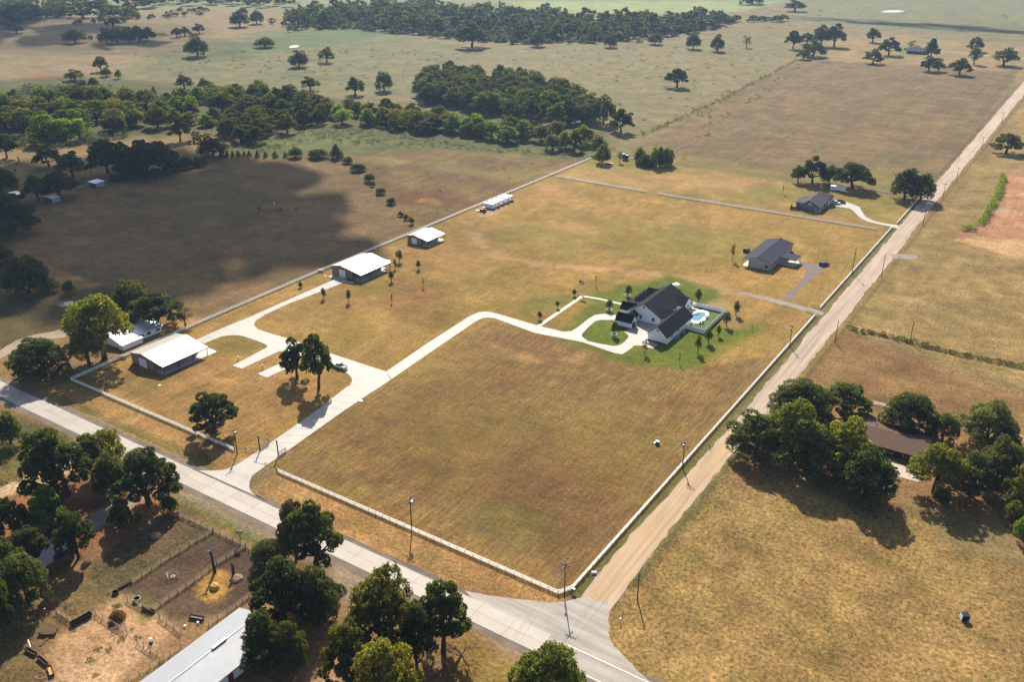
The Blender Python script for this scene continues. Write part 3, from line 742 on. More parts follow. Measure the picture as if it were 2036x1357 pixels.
def gable_y(mb, x0, x1, y0, y1, ze, zr, xc=None, zb=0.0, mi=0):
    xc = (x0+x1)/2 if xc is None else xc
    pr = [(x0, zb), (x1, zb), (x1, ze), (xc, zr), (x0, ze)]
    V = [(x, y0, z) for x, z in pr]+[(x, y1, z) for x, z in pr]
    return mb.add(V, [(0,1,2,3,4), (9,8,7,6,5)]+[(i, 5+i, 5+(i+1) % 5, (i+1) % 5) for i in range(5)], mi)
def roof_y(mb, x0, x1, y0, y1, ze, zr, xc=None, ov=.35, t=.18, lift=.03, mi=0):
    """two slabs, ridge along y; the eaves run down past the walls"""
    xc = (x0+x1)/2 if xc is None else xc
    for xe in (x0, x1):
        sl_ = (zr-ze)/abs(xc-xe); s = 1 if xe > xc else -1
        xo = xe+s*ov; zo = ze-sl_*ov
        q = [(xc, y0-ov, zr+lift+t), (xc, y1+ov, zr+lift+t), (xo, y1+ov, zo+lift+t), (xo, y0-ov, zo+lift+t)]
        mb.slab(q if s < 0 else q[::-1], t, mi)
    return mb
def roof_x(mb, x0, x1, y0, y1, ze, zr, yc=None, ov=.35, t=.18, lift=.03, mi=0, ox=(1, 1)):
    yc = (y0+y1)/2 if yc is None else yc
    for ye in (y0, y1):
        sl_ = (zr-ze)/abs(yc-ye); s = 1 if ye > yc else -1
        yo = ye+s*ov; zo = ze-sl_*ov; a, b = x0-ov*ox[0], x1+ov*ox[1]
        q = [(a, yc, zr+lift+t), (b, yc, zr+lift+t), (b, yo, zo+lift+t), (a, yo, zo+lift+t)]
        mb.slab(q if s > 0 else q[::-1], t, mi)
    return mb

# ---- the three tan barns along the west fence ------------------------------
def barn(label, x0, xm, xl, y0, y1, ze, zr, zl, door, npost, extra=None, group='tan metal barns along the west fence'):
    R = thing('barn', label, 'barn', (x0, y0, 0), 0, group)
    W_, Wl, D = xm-x0, xl-x0, y1-y0; xc = W_/2
    slope = (zr-zl)/(Wl+.3-xc); zm = zr-slope*(W_-xc)
    b = MB(); pr = [(0, 0), (W_, 0), (W_, zm-.04), (xc, zr-.04), (0, ze-.04)]
    V = [(x, 0, z) for x, z in pr]+[(x, D, z) for x, z in pr]
    b.add(V, [(0,1,2,3,4), (9,8,7,6,5)], 0); b.add(V, [(i, 5+i, 5+(i+1) % 5, (i+1) % 5) for i in range(5)], 1)
    obj('wall', b, [M_TAN_WALL, M_TAN_WALLY], R)
    r = MB(); ov = .25; t_ = .10
    sl_ = (zr-ze)/xc
    r.slab([(xc, -ov, zr+t_), (xc, D+ov, zr+t_), (-ov, D+ov, ze-sl_*ov+t_), (-ov, -ov, ze-sl_*ov+t_)], t_)
    r.slab([(Wl+.3, -ov, zl+t_), (Wl+.3, D+ov, zl+t_), (xc, D+ov, zr+t_), (xc, -ov, zr+t_)], t_)
    ro = obj('roof', r, M_PALE_ROOF, R)
    e = MB(); e.box(xc-.18, xc+.18, -ov-.02, D+ov+.02, zr+t_-.01, zr+t_+.05); obj('ridge_cap', e, M_PALE_ROOF, ro)
    tr = MB()
    for xx in (0, W_): tr.box(xx-.07, xx+.07, -.03, .11, 0, (ze if xx == 0 else zm)-.12)
    for (xa, za, xb, zb) in ((-ov, ze-sl_*ov, xc, zr), (xc, zr, Wl+.3, zl)):
        tr.add([(xa, -ov-.03, za-.12), (xb, -ov-.03, zb-.12), (xb, -ov-.03, zb+t_-.01), (xa, -ov-.03, za+t_-.01),
                (xa, -ov-.003, za-.12), (xb, -ov-.003, zb-.12), (xb, -ov-.003, zb+t_-.01), (xa, -ov-.003, za+t_-.01)],
               [(0,1,2,3), (7,6,5,4), (0,4,5,1), (3,2,6,7), (0,3,7,4), (1,5,6,2)])
    tr.box(Wl+.30, Wl+.36, -ov, D+ov, zl-.12, zl+.02)
    obj('trim', tr, M_BROWN_TRIM, R)
    f = MB(); f.box(W_+.02, Wl+.25, .0, D, -.02, .10); obj('slab', f, M_FLOOR, R)
    for k in range(npost):
        yy = .15+(D-.3)*k/(npost-1)
        p_ = MB().box(Wl-.02, Wl+.14, yy-.08, yy+.08, .10, zl+.0); obj('post', p_, M_BROWN_TRIM, R)
    dx, dw, dh = door
    tf = MB(); tf.box(dx-.12, dx, -.06, 0, 0, dh+.1); tf.box(dx+dw, dx+dw+.12, -.06, 0, 0, dh+.1); tf.box(dx, dx+dw, -.055, 0, dh, dh+.1)
    obj('door_frame', tf, M_BROWN_TRIM, R)
    doorpart(R, dx+dw/2, -.0, 0, dw, dh, 'y-', M_WDOOR, 'roller_door', 6)
    doorpart(R, W_, D*.3, .1, 1.0, 2.1, 'x+', M_WDOOR)
    doorpart(R, W_, D*.72, .1, 3.0, 2.5, 'x+', M_WDOOR, 'roller_door', 5, False)
    return R
b1 = barn('largest tan barn with white lean-to roof beside the small white house', -186.7, -174.5, -169.7, 21.0, 39.6, 4.0, 5.1, 3.05, (3.9, 4.3, 3.3), 4)
b2 = barn('tan barn with white roof at the end of the concrete drive', -188.4, -176.6, -171.8, 122.8, 141.6, 4.1, 5.2, 3.1, (4.0, 3.7, 3.3), 4)
b3 = barn('smallest tan barn standing alone, farthest of the three from the highway', -188.0, -179.6, -176.0, 173.8, 186.8, 3.6, 4.5, 2.9, (2.4, 3.2, 2.9), 3)
x2 = MB(); x2.slab([(12.4, 18.9, 2.95), (15.0, 18.9, 2.95), (15.0, 21.4, 2.8), (12.4, 21.4, 2.8)], .1); obj('awning', x2, M_PALE_ROOF, b2)
for xx in (12.5, 14.8): obj('awning_post', MB().box(xx, xx+.1, 21.2, 21.3, 0, 2.68), M_BROWN_TRIM, b2)
apr = sheet('barn_apron', [(-188.2,119.6),(-188.2,122.7),(-176.0,122.7),(-174.6,121.4),(-173.6,120.0),(-175.5,118.6),(-178,118.3),(-183.6,119.6)], .062, M_CONC, .06)
sheet('mulch_bed', [(-179.5,121.0),(-179.5,122.6),(-175.8,122.6),(-175.0,121.6),(-177,120.8)], .07, plain('dark_mulch', (.022, .017, .015), .95))
sheet('barn_floor_apron', [(-169.2,38.0),(-169.2,43.2),(-171.5,43.6),(-174.2,43.6),(-174.2,39.7),(-169.5,39.7)], .05, M_FLOOR, .05)

# ---- main white house --------------------------------------------------------
H = thing('farmhouse', 'large white farmhouse with black shingle gables beside the pool', 'house', (0, 0, 0))
w = MB()
gable_y(w, -60.4, -46.0, 151.3, 176.0, 2.95, 7.2, -53.2)
gable_y(w, -44.4, -36.9, 136.8, 160.0, 3.0, 6.2, -40.65)
gable_x(w, -60.2, -53.8, 142.0, 146.3, 2.7, 4.9)
gable_x(w, -49.0, -43.4, 167.2, 174.8, 2.95, 5.25)
gable_x(w, -45.99, -44.41, 152.6, 159.4, 2.9, 5.0)
gable_y(w, -59.0, -55.2, 146.31, 151.29, 2.5, 3.95)
gable_x(w, -63.4, -58.0, 152.0, 156.4, 3.0, 5.1)
obj('wall', w, M_WHITE, H)
r = MB()
roof_y(r, -60.4, -46.0, 151.3, 176.0, 2.95, 7.2, -53.2, .4)
roof_y(r, -44.4, -36.9, 136.8, 160.0, 3.0, 6.2, -40.65, .4)
roof_x(r, -60.2, -53.8, 142.0, 146.3, 2.7, 4.9, ov=.35)
roof_x(r, -50.5, -43.4, 167.2, 174.8, 2.95, 5.25, ov=.38, ox=(0, 1))
roof_x(r, -50.0, -42.4, 152.3, 159.7, 2.95, 5.05, ov=.35, ox=(0, 0), lift=.05)
roof_y(r, -59.0, -55.2, 146.5, 151.0, 2.5, 3.95, ov=.3)
roof_x(r, -63.4, -57.4, 152.0, 156.4, 3.0, 5.1, ov=.35, ox=(1, 0))
r.slab([(-60.5, 156.8, 3.1), (-60.5, 176.2, 3.1), (-64.4, 176.2, 2.7), (-64.4, 156.8, 2.7)], .15)
RO = obj('roof', r, M_DARK_SHINGLE, H)
for yv in (160.6, 164.0, 167.4, 171.6):
    d = MB(); hw_ = 1.25 if yv < 170 else 1.7
    gable_x(d, -60.9, -56.6, yv-hw_, yv+hw_, 4.3, 4.3+hw_*.75, zb=2.5)
    dd = obj('dormer', d, M_WHITE, H)
    d = MB(); roof_x(d, -60.9, -56.2, yv-hw_, yv+hw_, 4.3, 4.3+hw_*.75, ov=.25, ox=(1, 0), t=.14); obj('dormer_roof', d, M_DARK_SHINGLE, dd)
for yv in (157.3, 163.5, 169.8, 175.8): obj('porch_post', MB().box(-64.2, -64.0, yv-.1, yv+.1, 0, 2.6), M_WTRIM, H)
obj('porch_floor', MB().box(-64.5, -60.42, 156.6, 176.2, 0, .16), M_FLOOR, H)
obj('skirt', MB().box(-44.46, -36.84, 136.74, 136.795, 0, .55), M_DARKASPH, H); obj('skirt', MB().box(-60.26, -53.74, 141.94, 141.995, 0, .5), M_DARKASPH, H)
window(H, -49.0, 151.3, .9, 1.1, 1.6, 'y-'); window(H, -56.9+2.6, 151.3, .9, 1.0, 1.7, 'y-')
window(H, -36.9, 141.5, 1.0, 1.0, 1.4, 'x+'); window(H, -36.9, 147.5, 1.0, 1.0, 1.4, 'x+')
window(H, -43.4, 171.0, .9, 1.2, 1.5, 'x+'); window(H, -60.4, 160.0, .8, 1.0, 1.6, 'x-')
doorpart(H, -53.8, 144.15, .05, 2.6, 2.2, 'x+', M_GREY_TRIM, 'carriage_door', 4, False)
doorpart(H, -46.0, 162.0, .1, 2.4, 2.2, 'x+', M_DARKIN, 'patio_door', 0); doorpart(H, -46.0, 165.2, .1, 1.6, 2.1, 'x+', M_DARKIN, 'patio_door', 0)
for xx in (-44.4,): 
    for yv in (140.4, 146.0): doorpart(H, xx, yv, .05, 4.6, 2.3, 'x-', M_WDOOR, 'garage_door', 4, False)
for (x, y, z) in [(-53.2, 151.27, 6.0), (-40.65, 136.77, 5.0)]:
    v = MB().box(x-.3, x+.3, y-.04, y+.02, z-.5, z+.2); obj('gable_vent', v, M_GREY_TRIM, H)
for (x, y) in [(-36.1, 143.6), (-36.0, 145.6), (-36.1, 150.2)]:
    a = thing('air_conditioner', None, None, (x, y, 0)); 
    tag(a, {143.6: 'air conditioner unit nearest the highway beside the white garage wing', 145.6: 'middle air conditioner unit by the white garage wall', 150.2: 'air conditioner unit beside the garage wall close to the white pool fence'}[y], 'air conditioner', 'air conditioners beside the garage wing')
    obj('cabinet', MB().box(-.42, .42, -.42, .42, .05, .95), M_SILVER, a); obj('fan_grille', MB().cyl(0, 0, .95, .99, .34), M_BLACK, a)
    obj('base', MB().box(-.55, .55, -.55, .55, 0, .05), M_FLOOR, a)
# pool
z_ = lambda x, y: g(1200+x/7.831, 560+y/7.831)
wat = smoothpoly([z_(*p) for p in [(1352,560),(1392,522),(1425,512),(1470,482),(1540,476),(1592,500),(1592,535),(1548,560),(1522,598),(1482,622),(1410,620),(1352,598)]], 2)
cop = smoothpoly([z_(*p) for p in [(1330,560),(1352,508),(1420,478),(1462,452),(1548,448),(1632,478),(1650,520),(1602,560),(1572,612),(1500,655),(1398,652),(1338,612)]], 2)
M_WATER = NT('pool_water'); _p = M_WATER.pos()
M_WATER.bsdf(M_WATER.scalecol((.035, .17, .25), M_WATER.ramp(M_WATER.noise(_p, .6, 3), .3, .7, .85, 1.15)), .06, 0, .5, M_WATER.bump(M_WATER.noise(_p, 2.5, 3), .15, .02)); M_WATER = M_WATER.m
M_TURF = plain('pool_turf', A(96,118,44), .9, var=.15)
sheet('pool_lawn', [(-43.3,175.9),(-29.9,176.3),(-29.4,153.6),(-36.8,154.2),(-36.8,160.4),(-43.3,160.4)], .02, M_TURF)
sheet('pool_deck', [(-43.4,160.5),(-46.0,160.5),(-46.0,167.0),(-43.35,167.0),(-43.3,175.0),(-40.6,175.6),(-39,172.5),(-36.5,171),(-38.5,164.5),(-39.4,161),(-36.8,160.6),(-36.8,156.2),(-37.5,155.4)] if 0 else [(-46.0,160.5),(-46.0,167.1),(-43.3,167.1),(-43.3,175.4),(-41.0,175.6),(-39.0,172.8),(-39.5,165),(-38.2,161.5),(-36.0,160.2),(-35.2,157.0),(-36.8,155.2),(-36.85,160.5)], .04, M_PATIO, .03)
PL = thing('swimming_pool', 'blue kidney-shaped swimming pool with white coping', 'pool', (0, 0, 0))
n_ = len(wat); b = MB()
cx_ = sum(p[0] for p in wat)/n_; cy_ = sum(p[1] for p in wat)/n_
V = [(x, y, .16) for x, y in cop]+[(x, y, .16) for x, y in wat]+[(x, y, 0) for x, y in cop]+[(x, y, 0) for x, y in wat]
b.add(V, [(i, (i+1) % n_, n_+(i+1) % n_, n_+i) for i in range(n_)]+[(2*n_+i, 2*n_+(i+1) % n_, (i+1) % n_, i) for i in range(n_)]+[(n_+i, n_+(i+1) % n_, 3*n_+(i+1) % n_, 3*n_+i) for i in range(n_)])
obj('coping', b, M_WTRIM, PL)
o = sheet('water', wat, .08, M_WATER, 0, PL)
sx, sy = z_(1370, 497)
b = MB().lathe([(1.45, .0), (1.45, .42), (1.05, .42), (1.05, .30)], sx, sy, 18); obj('spa_wall', b, M_WTRIM, PL)
obj('spa_water', MB().cyl(sx, sy, .29, .33, 1.05, n=18), M_WATER, PL)
# pool fence: solid white vinyl panels
PF = thing('pool_fence', 'solid white vinyl panel fence around the pool lawn', 'fence', (0, 0, 0))
path = [(-43.3,176.2),(-29.7,176.6),(-29.2,153.3),(-36.75,154.0)]
for a_, b_ in zip(path, path[1:]):
    nseg = max(1, round(math.hypot(b_[0]-a_[0], b_[1]-a_[1])/1.83))
    pts = along([a_, b_], nseg)
    for i in range(nseg): obj('panel', MB().obox(pts[i], pts[i+1], .05, .06, 1.72), M_WTRIM, PF)
    for p in pts[:-1]: obj('post', MB().box(p[0]-.07, p[0]+.07, p[1]-.07, p[1]+.07, 0, 1.86), M_WTRIM, PF)
# patio furniture
def lounge_chair(x, y, rz, label):
    c = thing('lounge_chair', label, 'chair', (x, y, .045), rz, 'chairs round the pool')
    obj('seat', MB().box(-.3, .3, -.7, .5, .28, .36), M_DARK_WOOD, c)
    obj('backrest', MB().slab([(-.3, .5, .36), (.3, .5, .36), (.3, .95, .95), (-.3, .95, .95)], .06), M_DARK_WOOD, c)
    for sx_ in (-.26, .26):
        for sy_ in (-.62, .42): obj('leg', MB().box(sx_-.03, sx_+.03, sy_-.03, sy_+.03, 0, .28), M_DARK_WOOD, c)
for (px, py, rz, lb) in [(1610,578,1.2,'dark lounge chair at the east side of the pool by the lawn'),(1500,668,.2,'dark lounge chair south of the pool, left of a pair'),(1545,662,.4,'dark lounge chair south of the pool, right of a pair'),(1362,688,-.4,'dark lounge chair by the house corner inside the pool fence')]:
    x, y = z_(px, py); lounge_chair(x, y, rz, lb)
x, y = z_(1378, 412)
um = thing('patio_umbrella', 'cream patio umbrella beside the hot tub', 'umbrella', (x, y, .04))
obj('pole', MB().cyl(0, 0, 0, 2.4, .03), M_WTRIM, um); b = MB().lathe([(1.3, 2.0), (1.25, 2.06), (.05, 2.55), (.02, 2.6)], 0, 0, 8); obj('canopy', b, plain('cream_canvas', (.66, .58, .5), .8), um)
x, y = g(1344, 573.5)
ct = thing('canopy_tent', 'white canopy tent behind the farmhouse', 'tent', (x, y, 0), .3); ct.scale = (.62, .62, .8)
obj('cover', MB().lathe([(2.9, 2.1), (2.85, 2.25), (1.3, 2.9), (.05, 3.1)], 0, 0, 6), M_WTRIM, ct)
for k in range(6): 
    an = k*math.pi/3; obj('leg', MB().cyl(2.7*math.cos(an), 2.7*math.sin(an), 0, 2.15, .05), M_WTRIM, ct)

# ---- slate-roofed metal building with carport --------------------------------
D = thing('metal_building', 'cream metal building with slate gable roof and side carport', 'house', (0, 0, 0))
y0, y1 = 231.4, 263.0
w = MB(); pr = [(-40.4, 0), (-30.8, 0), (-30.8, 3.55), (-36.7, 4.95), (-40.4, 4.05)]
V = [(x, y0, z) for x, z in pr]+[(x, y1, z) for x, z in pr]
w.add(V, [(0,1,2,3,4), (9,8,7,6,5)], 0); w.add(V, [(i, 5+i, 5+(i+1) % 5, (i+1) % 5) for i in range(5)], 1)
obj('wall', w, [M_CREAM, M_CREAMY], D)
r = MB(); r.slab([(-36.7, y0-.3, 5.1), (-36.7, y1+.3, 5.1), (-43.3, y1+.3, 3.45), (-43.3, y0-.3, 3.45)], .12)
r.slab([(-30.3, y0-.3, 3.55), (-30.3, y1+.3, 3.55), (-36.7, y1+.3, 5.1), (-36.7, y0-.3, 5.1)], .12)
ro = obj('roof', r, M_GREY_METAL, D)
obj('ridge_cap', MB().box(-36.85, -36.55, y0-.32, y1+.32, 5.09, 5.15), M_GREY_METAL, ro)
obj('porch_floor', MB().box(-43.3, -40.42, y0, y1, 0, .12), M_FLOOR, D)
for k in range(6): obj('porch_post', MB().box(-43.15, -43.0, y0+.1+k*6.2, y0+.25+k*6.2, .12, 3.35), M_GREY_TRIM, D)
tr = MB()
for (xa, za, xb, zb) in ((-43.3, 3.45, -36.7, 5.1), (-36.7, 5.1, -30.3, 3.55)):
    tr.add([(xa, y0-.36, za-.2), (xb, y0-.36, zb-.2), (xb, y0-.36, zb+.02), (xa, y0-.36, za+.02), (xa, y0-.31, za-.2), (xb, y0-.31, zb-.2), (xb, y0-.31, zb+.02), (xa, y0-.31, za+.02)], [(0,1,2,3),(7,6,5,4),(0,4,5,1),(3,2,6,7),(0,3,7,4),(1,5,6,2)])
tr.box(-30.86, -30.72, y0-.06, y0+.1, 0, 3.4); tr.box(-40.5, -40.36, y0-.06, y0+.1, 0, 3.8)
tr.box(-30.29, -30.2, y0-.3, y1+.3, 3.34, 3.52)
obj('trim', tr, M_GREY_TRIM, D)
cp = MB(); cp.slab([(-23.0, 242.3, 3.0), (-23.0, 250.2, 3.0), (-30.15, 250.2, 3.3), (-30.15, 242.3, 3.3)], .14); obj('carport_roof', cp, M_GREY_METAL, D)
obj('carport_trim', MB().box(-22.99, -22.9, 242.3, 250.2, 2.76, 2.96).box(-30.1, -23.0, 242.2, 242.29, 2.8, 3.0), M_GREY_TRIM, D)
for (x, y) in ((-23.2, 242.5), (-23.2, 249.9)): obj('carport_post', MB().box(x-.09, x+.09, y-.09, y+.09, .1, 2.82), M_GREY_TRIM, D)
obj('carport_floor', MB().box(-30.78, -22.9, 242.2, 250.3, 0, .10), M_FLOOR, D)
for yv in (235.2, 239.0, 245.5): window(D, -30.8, yv, 1.0, 1.0, 1.2, 'x+', M_GREY_TRIM)
window(D, -32.3, y0, 1.0, .9, 1.2, 'y-', M_GREY_TRIM); doorpart(D, -30.8, 248.2, .1, 1.0, 2.1, 'x+', M_WDOOR)
# ---- grey house ----------------------------------------------------------------
E_ = thing('grey_house', 'slate grey house with front gable at the far concrete drive', 'house', (0, 0, 0))
w = MB(); gable_y(w, -47.6, -39.6, 330.2, 349.0, 3.1, 5.7, -43.6); gable_y(w, -38.0-5.6, -37.6, 333.4, 349.0, 2.9, 4.8, -40.6) if 0 else None
gable_x(w, -44.0, -37.2, 343.0, 353.0, 3.0, 5.3)
w.box(-51.0, -47.61, 333.0, 346.0, 0, 2.7)
obj('wall', w, M_GREY_SIDING, E_)
r = MB(); roof_y(r, -47.6, -37.4, 330.2, 349.4, 3.0, 5.9, -43.6, .35)
roof_x(r, -44.0, -37.2, 343.0, 353.0, 3.0, 5.3, ov=.4, ox=(0, 1))
r.slab([(-47.3, 332.6, 3.4), (-47.3, 347.0, 3.4), (-51.8, 347.0, 2.75), (-51.8, 332.6, 2.75)], .16)
obj('roof', r, M_GREY_SHINGLE, E_)
wt = MB(); wt.box(-39.68, -39.52, 330.1, 330.28, 0, 3.0)
for (xa, za, xb, zb) in ((-48.0, 2.8, -43.6, 6.1), (-43.6, 6.1, -37.05, 2.95)):
    wt.add([(xa, 329.8, za-.12), (xb, 329.8, zb-.12), (xb, 329.8, zb+.06), (xa, 329.8, za+.06), (xa, 329.84, za-.12), (xb, 329.84, zb-.12), (xb, 329.84, zb+.06), (xa, 329.84, za+.06)], [(0,1,2,3),(7,6,5,4),(0,4,5,1),(3,2,6,7),(0,3,7,4),(1,5,6,2)])
obj('trim', wt, M_WTRIM, E_)
oc = MB(); 
for k in range(8):
    a0, a1 = k*math.pi/4, (k+1)*math.pi/4
    oc.add([(-43.0+.75*math.cos(a), 330.2-d_, 3.4+.75*math.sin(a)) for d_ in (.07, 0) for a in (a0, a1)]+[(-43.0+.5*math.cos(a), 330.2-d_, 3.4+.5*math.sin(a)) for d_ in (.07, 0) for a in (a0, a1)], [(0,1,5,4),(0,2,3,1),(4,5,7,6)])
f_ = obj('window', oc, M_WTRIM, E_); obj('pane', MB().add([(-43.0+.5*math.cos(k*math.pi/4), 330.17, 3.4+.5*math.sin(k*math.pi/4)) for k in range(8)], [tuple(range(8))]), M_GLASS, f_)
for yv in (336.0, 340.0): window(E_, -39.6, yv, .9, 1.1, 1.4, 'x+')
for (x, y) in ((-37.6, 330.5), (-37.6, 336.5), (-37.6, 342.0)): obj('porch_post', MB().box(x-.1, x+.1, y-.1, y+.1, 0, 2.85), M_WTRIM, E_)
obj('porch_floor', MB().box(-39.58, -37.4, 330.2, 342.9, 0, .15), M_FLOOR, E_)
for yv in (345.6, 350.4): doorpart(E_, -37.2, yv, .05, 3.2, 2.3, 'x+', M_WDOOR, 'garage_door', 4, False)
DF = thing('privacy_fence', 'brown board fence round the deck of the grey house', 'fence', (0, 0, 0))
for a_, b_ in [((-52.4,327.4),(-47.7,327.9)),((-47.7,327.9),(-47.7,330.1)),((-52.4,327.4),(-53.2,333.6))]:
    n_ = max(1, round(math.hypot(b_[0]-a_[0], b_[1]-a_[1])/.6)); pts = along([a_, b_], n_)
    for i in range(n_): obj('board', MB().obox(pts[i], (pts[i][0]+(pts[i+1][0]-pts[i][0])*.93, pts[i][1]+(pts[i+1][1]-pts[i][1])*.93), .04, .05, 1.7), M_OLD_WOOD, DF)
x, y = g(1586, 408.5)
tk = thing('water_tank', 'white water tank behind the brown board fence', 'tank', (x, y+1.2, 0)); obj('shell', MB().lathe([(.9, 0), (.95, .2), (.95, 1.5), (.5, 1.9), (.2, 1.95)], 0, 0, 14), M_WTRIM, tk); obj('lid', MB().cyl(0, 0, 1.95, 2.03, .25), M_WDOOR, tk)
# ---- ranch house under the trees ------------------------------------------------
K = thing('ranch_house', 'long low house with brown shingle roof among big trees', 'house', (0, 0, 0))
w = MB(); gable_x(w, 36.0, 57.2, 103.8, 116.6, 2.5, 4.0, 110.4); gable_y(w, 33.6, 42.4, 95.5, 117.4, 2.5, 3.95, 38.0); obj('wall', w, M_BRICK, K)
r = MB(); roof_x(r, 36.0, 57.2, 103.4, 117.4, 2.5, 4.0, 110.4, ov=.6); roof_y(r, 33.6, 42.4, 95.5, 117.6, 2.5, 3.95, 38.0, ov=.6); ro = obj('roof', r, M_BROWN_SHINGLE, K)
for (px, py) in [(1715,849),(1726,853)]:
    x, y = g(px, py, 3.6); obj('skylight', MB().add([(x-.6, y-.45, 3.45), (x+.6, y-.45, 3.45), (x+.6, y+.45, 3.68), (x-.6, y+.45, 3.68), (x-.6, y-.45, 3.75), (x+.6, y-.45, 3.75), (x+.6, y+.45, 3.95), (x-.6, y+.45, 3.95)], [(4,5,6,7),(0,1,5,4),(1,2,6,5),(2,3,7,6),(3,0,4,7)]), M_WTRIM, ro)
for (px, py) in [(1694,841),(1743,846),(1777,856)]:
    x, y = g(px, py, 4.0); obj('vent', MB().cyl(x, y, 3.4, 4.6, .14), M_BLACK, ro)
for xx in (45.0, 48.5, 53.0): window(K, xx, 103.8, .8, 1.5, 1.3, 'y-')
doorpart(K, 50.6, 103.8, .1, 1.8, 2.1, 'y-', M_DARKIN, 'patio_door')
for xx in (43.2, 48.0, 53.2, 57.0): obj('porch_post', MB().box(xx-.08, xx+.08, 102.9, 103.06, 0, 2.4), M_DARK_WOOD, K)
# white outbuilding at the right edge
Q = thing('outbuilding', 'white outbuilding under trees at the right edge', 'shed', (0, 0, 0))
x, y = g(2008, 915)
w = MB(); gable_x(w, x-3, x+9, y-2, y+5, 2.4, 3.5); obj('wall', w, M_WHITE, Q); r = MB(); roof_x(r, x-3, x+9, y-2, y+5, 2.4, 3.5); obj('roof', r, M_BROWN_SHINGLE, Q); doorpart(Q, x+1, y-2, 0, 2.4, 2.1, 'y-', M_DARKIN, 'door', 0)
# ---- small white house beside the big barn ---------------------------------------
S = thing('small_house', 'small white house with pale metal roof behind the largest barn', 'house', (0, 0, 0))
w = MB(); gable_y(w, -210.8, -200.3, 25.5, 43.6, 2.6, 4.0, -205.4); w.box(-200.29, -197.9, 25.2, 33.5, 0, 2.1); obj('wall', w, M_WHITE, S)
M_SROOF = ribbed('silver_roof', (.42, .44, .47), .34, .35, .6, 1, .3, .03)
r = MB(); roof_y(r, -210.8, -200.3, 25.5, 43.6, 2.6, 4.0, -205.4, ov=.55, t=.1); r.slab([(-197.5, 24.9, 2.15), (-197.5, 33.8, 2.15), (-200.2, 33.8, 2.42), (-200.2, 24.9, 2.42)], .08); obj('roof', r, M_SROOF, S)
for yv in (35.0, 38.0, 41.9): window(S, -200.3, yv, .9, 1.5, 1.1, 'x+', M_WTRIM)
x, y = g(245, 606)
P_ = thing('shed', 'white metal roofed shed showing through the trees behind the small white house', 'shed', (x, y-6, 0)); w = MB(); gable_x(w, -4, 4, -3, 3, 2.3, 3.2); obj('wall', w, M_WHITE, P_); r = MB(); roof_x(r, -4, 4, -3, 3, 2.3, 3.2, ov=.3, t=.1); obj('roof', r, M_SROOF, P_)
# ---- long metal barn bottom left ---------------------------------------------------
T = thing('livestock_barn', 'long galvanised livestock barn beside the cattle pens', 'barn', (0, 0, 0))
w = MB(); gable_y(w, -56.4, -43.9, -84.0, -45.7, 2.8, 4.3, -50.2); obj('wall', w, M_WHITE, T)
r = MB(); roof_y(r, -56.4, -43.9, -84.0, -45.7, 2.8, 4.3, -50.2, ov=.35, t=.09); ro = obj('roof', r, M_GALV, T)
obj('ridge_vent', MB().box(-50.5, -49.9, -58.2, -54.6, 4.36, 4.72), M_GALV_OLD, ro)
obj('ridge_cap', MB().box(-50.42, -49.98, -84.3, -45.4, 4.40, 4.46), M_GALV, ro)
window(T, -43.9, -54.5, 1.0, 1.6, 1.0, 'x+', M_WTRIM); doorpart(T, -43.9, -59.3, .05, 1.4, 2.1, 'x+', M_RED); window(T, -43.9, -64.0, 1.0, 1.6, 1.0, 'x+', M_WTRIM)
# ---- dark blue roofed shed bottom left ------------------------------------------------
B_ = thing('hay_shed', 'low shed with dark blue metal roof under oaks', 'shed', (0, 0, 0))
w = MB(); w.box(-116.8, -106.6, -61.6, -53.4, 0, 2.4); obj('wall', w, M_OLD_WOOD, B_)
r = MB(); r.slab([(-117.4, -62.2, 2.55), (-106.0, -62.2, 2.55), (-106.0, -52.8, 3.1), (-117.4, -52.8, 3.1)][::1], .12); r.slab([(-118.6, -52.7, 3.0), (-113.8, -52.7, 3.0), (-113.8, -50.6, 2.6), (-118.6, -50.6, 2.6)], .1); obj('roof', r, M_BLUE_METAL, B_)
# ---- loafing sheds on the horse place ----------------------------------------------------
def loaf(label, x0, x1, y0, y1, zf, zb, wall, roofm):
    L_ = thing('loafing_shed', label, 'shed', ((x0+x1)/2, (y0+y1)/2, 0), 0, 'white roofed sheds on the horse place')
    hx, hy = (x1-x0)/2, (y1-y0)/2
    obj('roof', MB().slab([(-hx-.4, -hy-.5, zf+.1), (hx+.4, -hy-.5, zf+.1), (hx+.4, hy+.4, zb+.1), (-hx-.4, hy+.4, zb+.1)], .1), roofm, L_)
    w = MB(); w.box(-hx, hx, hy-.1, hy, 0, zb-.05)
    for xx in (-hx, hx-.1): w.add([(xx, -hy, 0), (xx+.1, -hy, 0), (xx+.1, hy-.1, 0), (xx, hy-.1, 0), (xx, -hy, zf-.05), (xx+.1, -hy, zf-.05), (xx+.1, hy-.1, zb-.06), (xx, hy-.1, zb-.06)], [(0,3,2,1),(4,5,6,7),(0,1,5,4),(1,2,6,5),(2,3,7,6),(3,0,4,7)])
    obj('wall', w, wall, L_)
    for xx in (-hx+.1, 0, hx-.1): obj('post', MB().box(xx-.08, xx+.08, -hy-.3, -hy-.14, 0, zf-.05), M_DARK_WOOD, L_)
loaf('open shed with white roof beneath the trees at the left edge', -421.5, -413.5, 111.8, 116.6, 2.7, 2.4, M_DARK_WOOD, M_WDOOR)
loaf('open shed with white roof in front of two dark oaks, right of the left-edge shed', -398.5, -391.0, 118.6, 123.6, 2.7, 2.4, M_GALV_OLD, M_WDOOR)
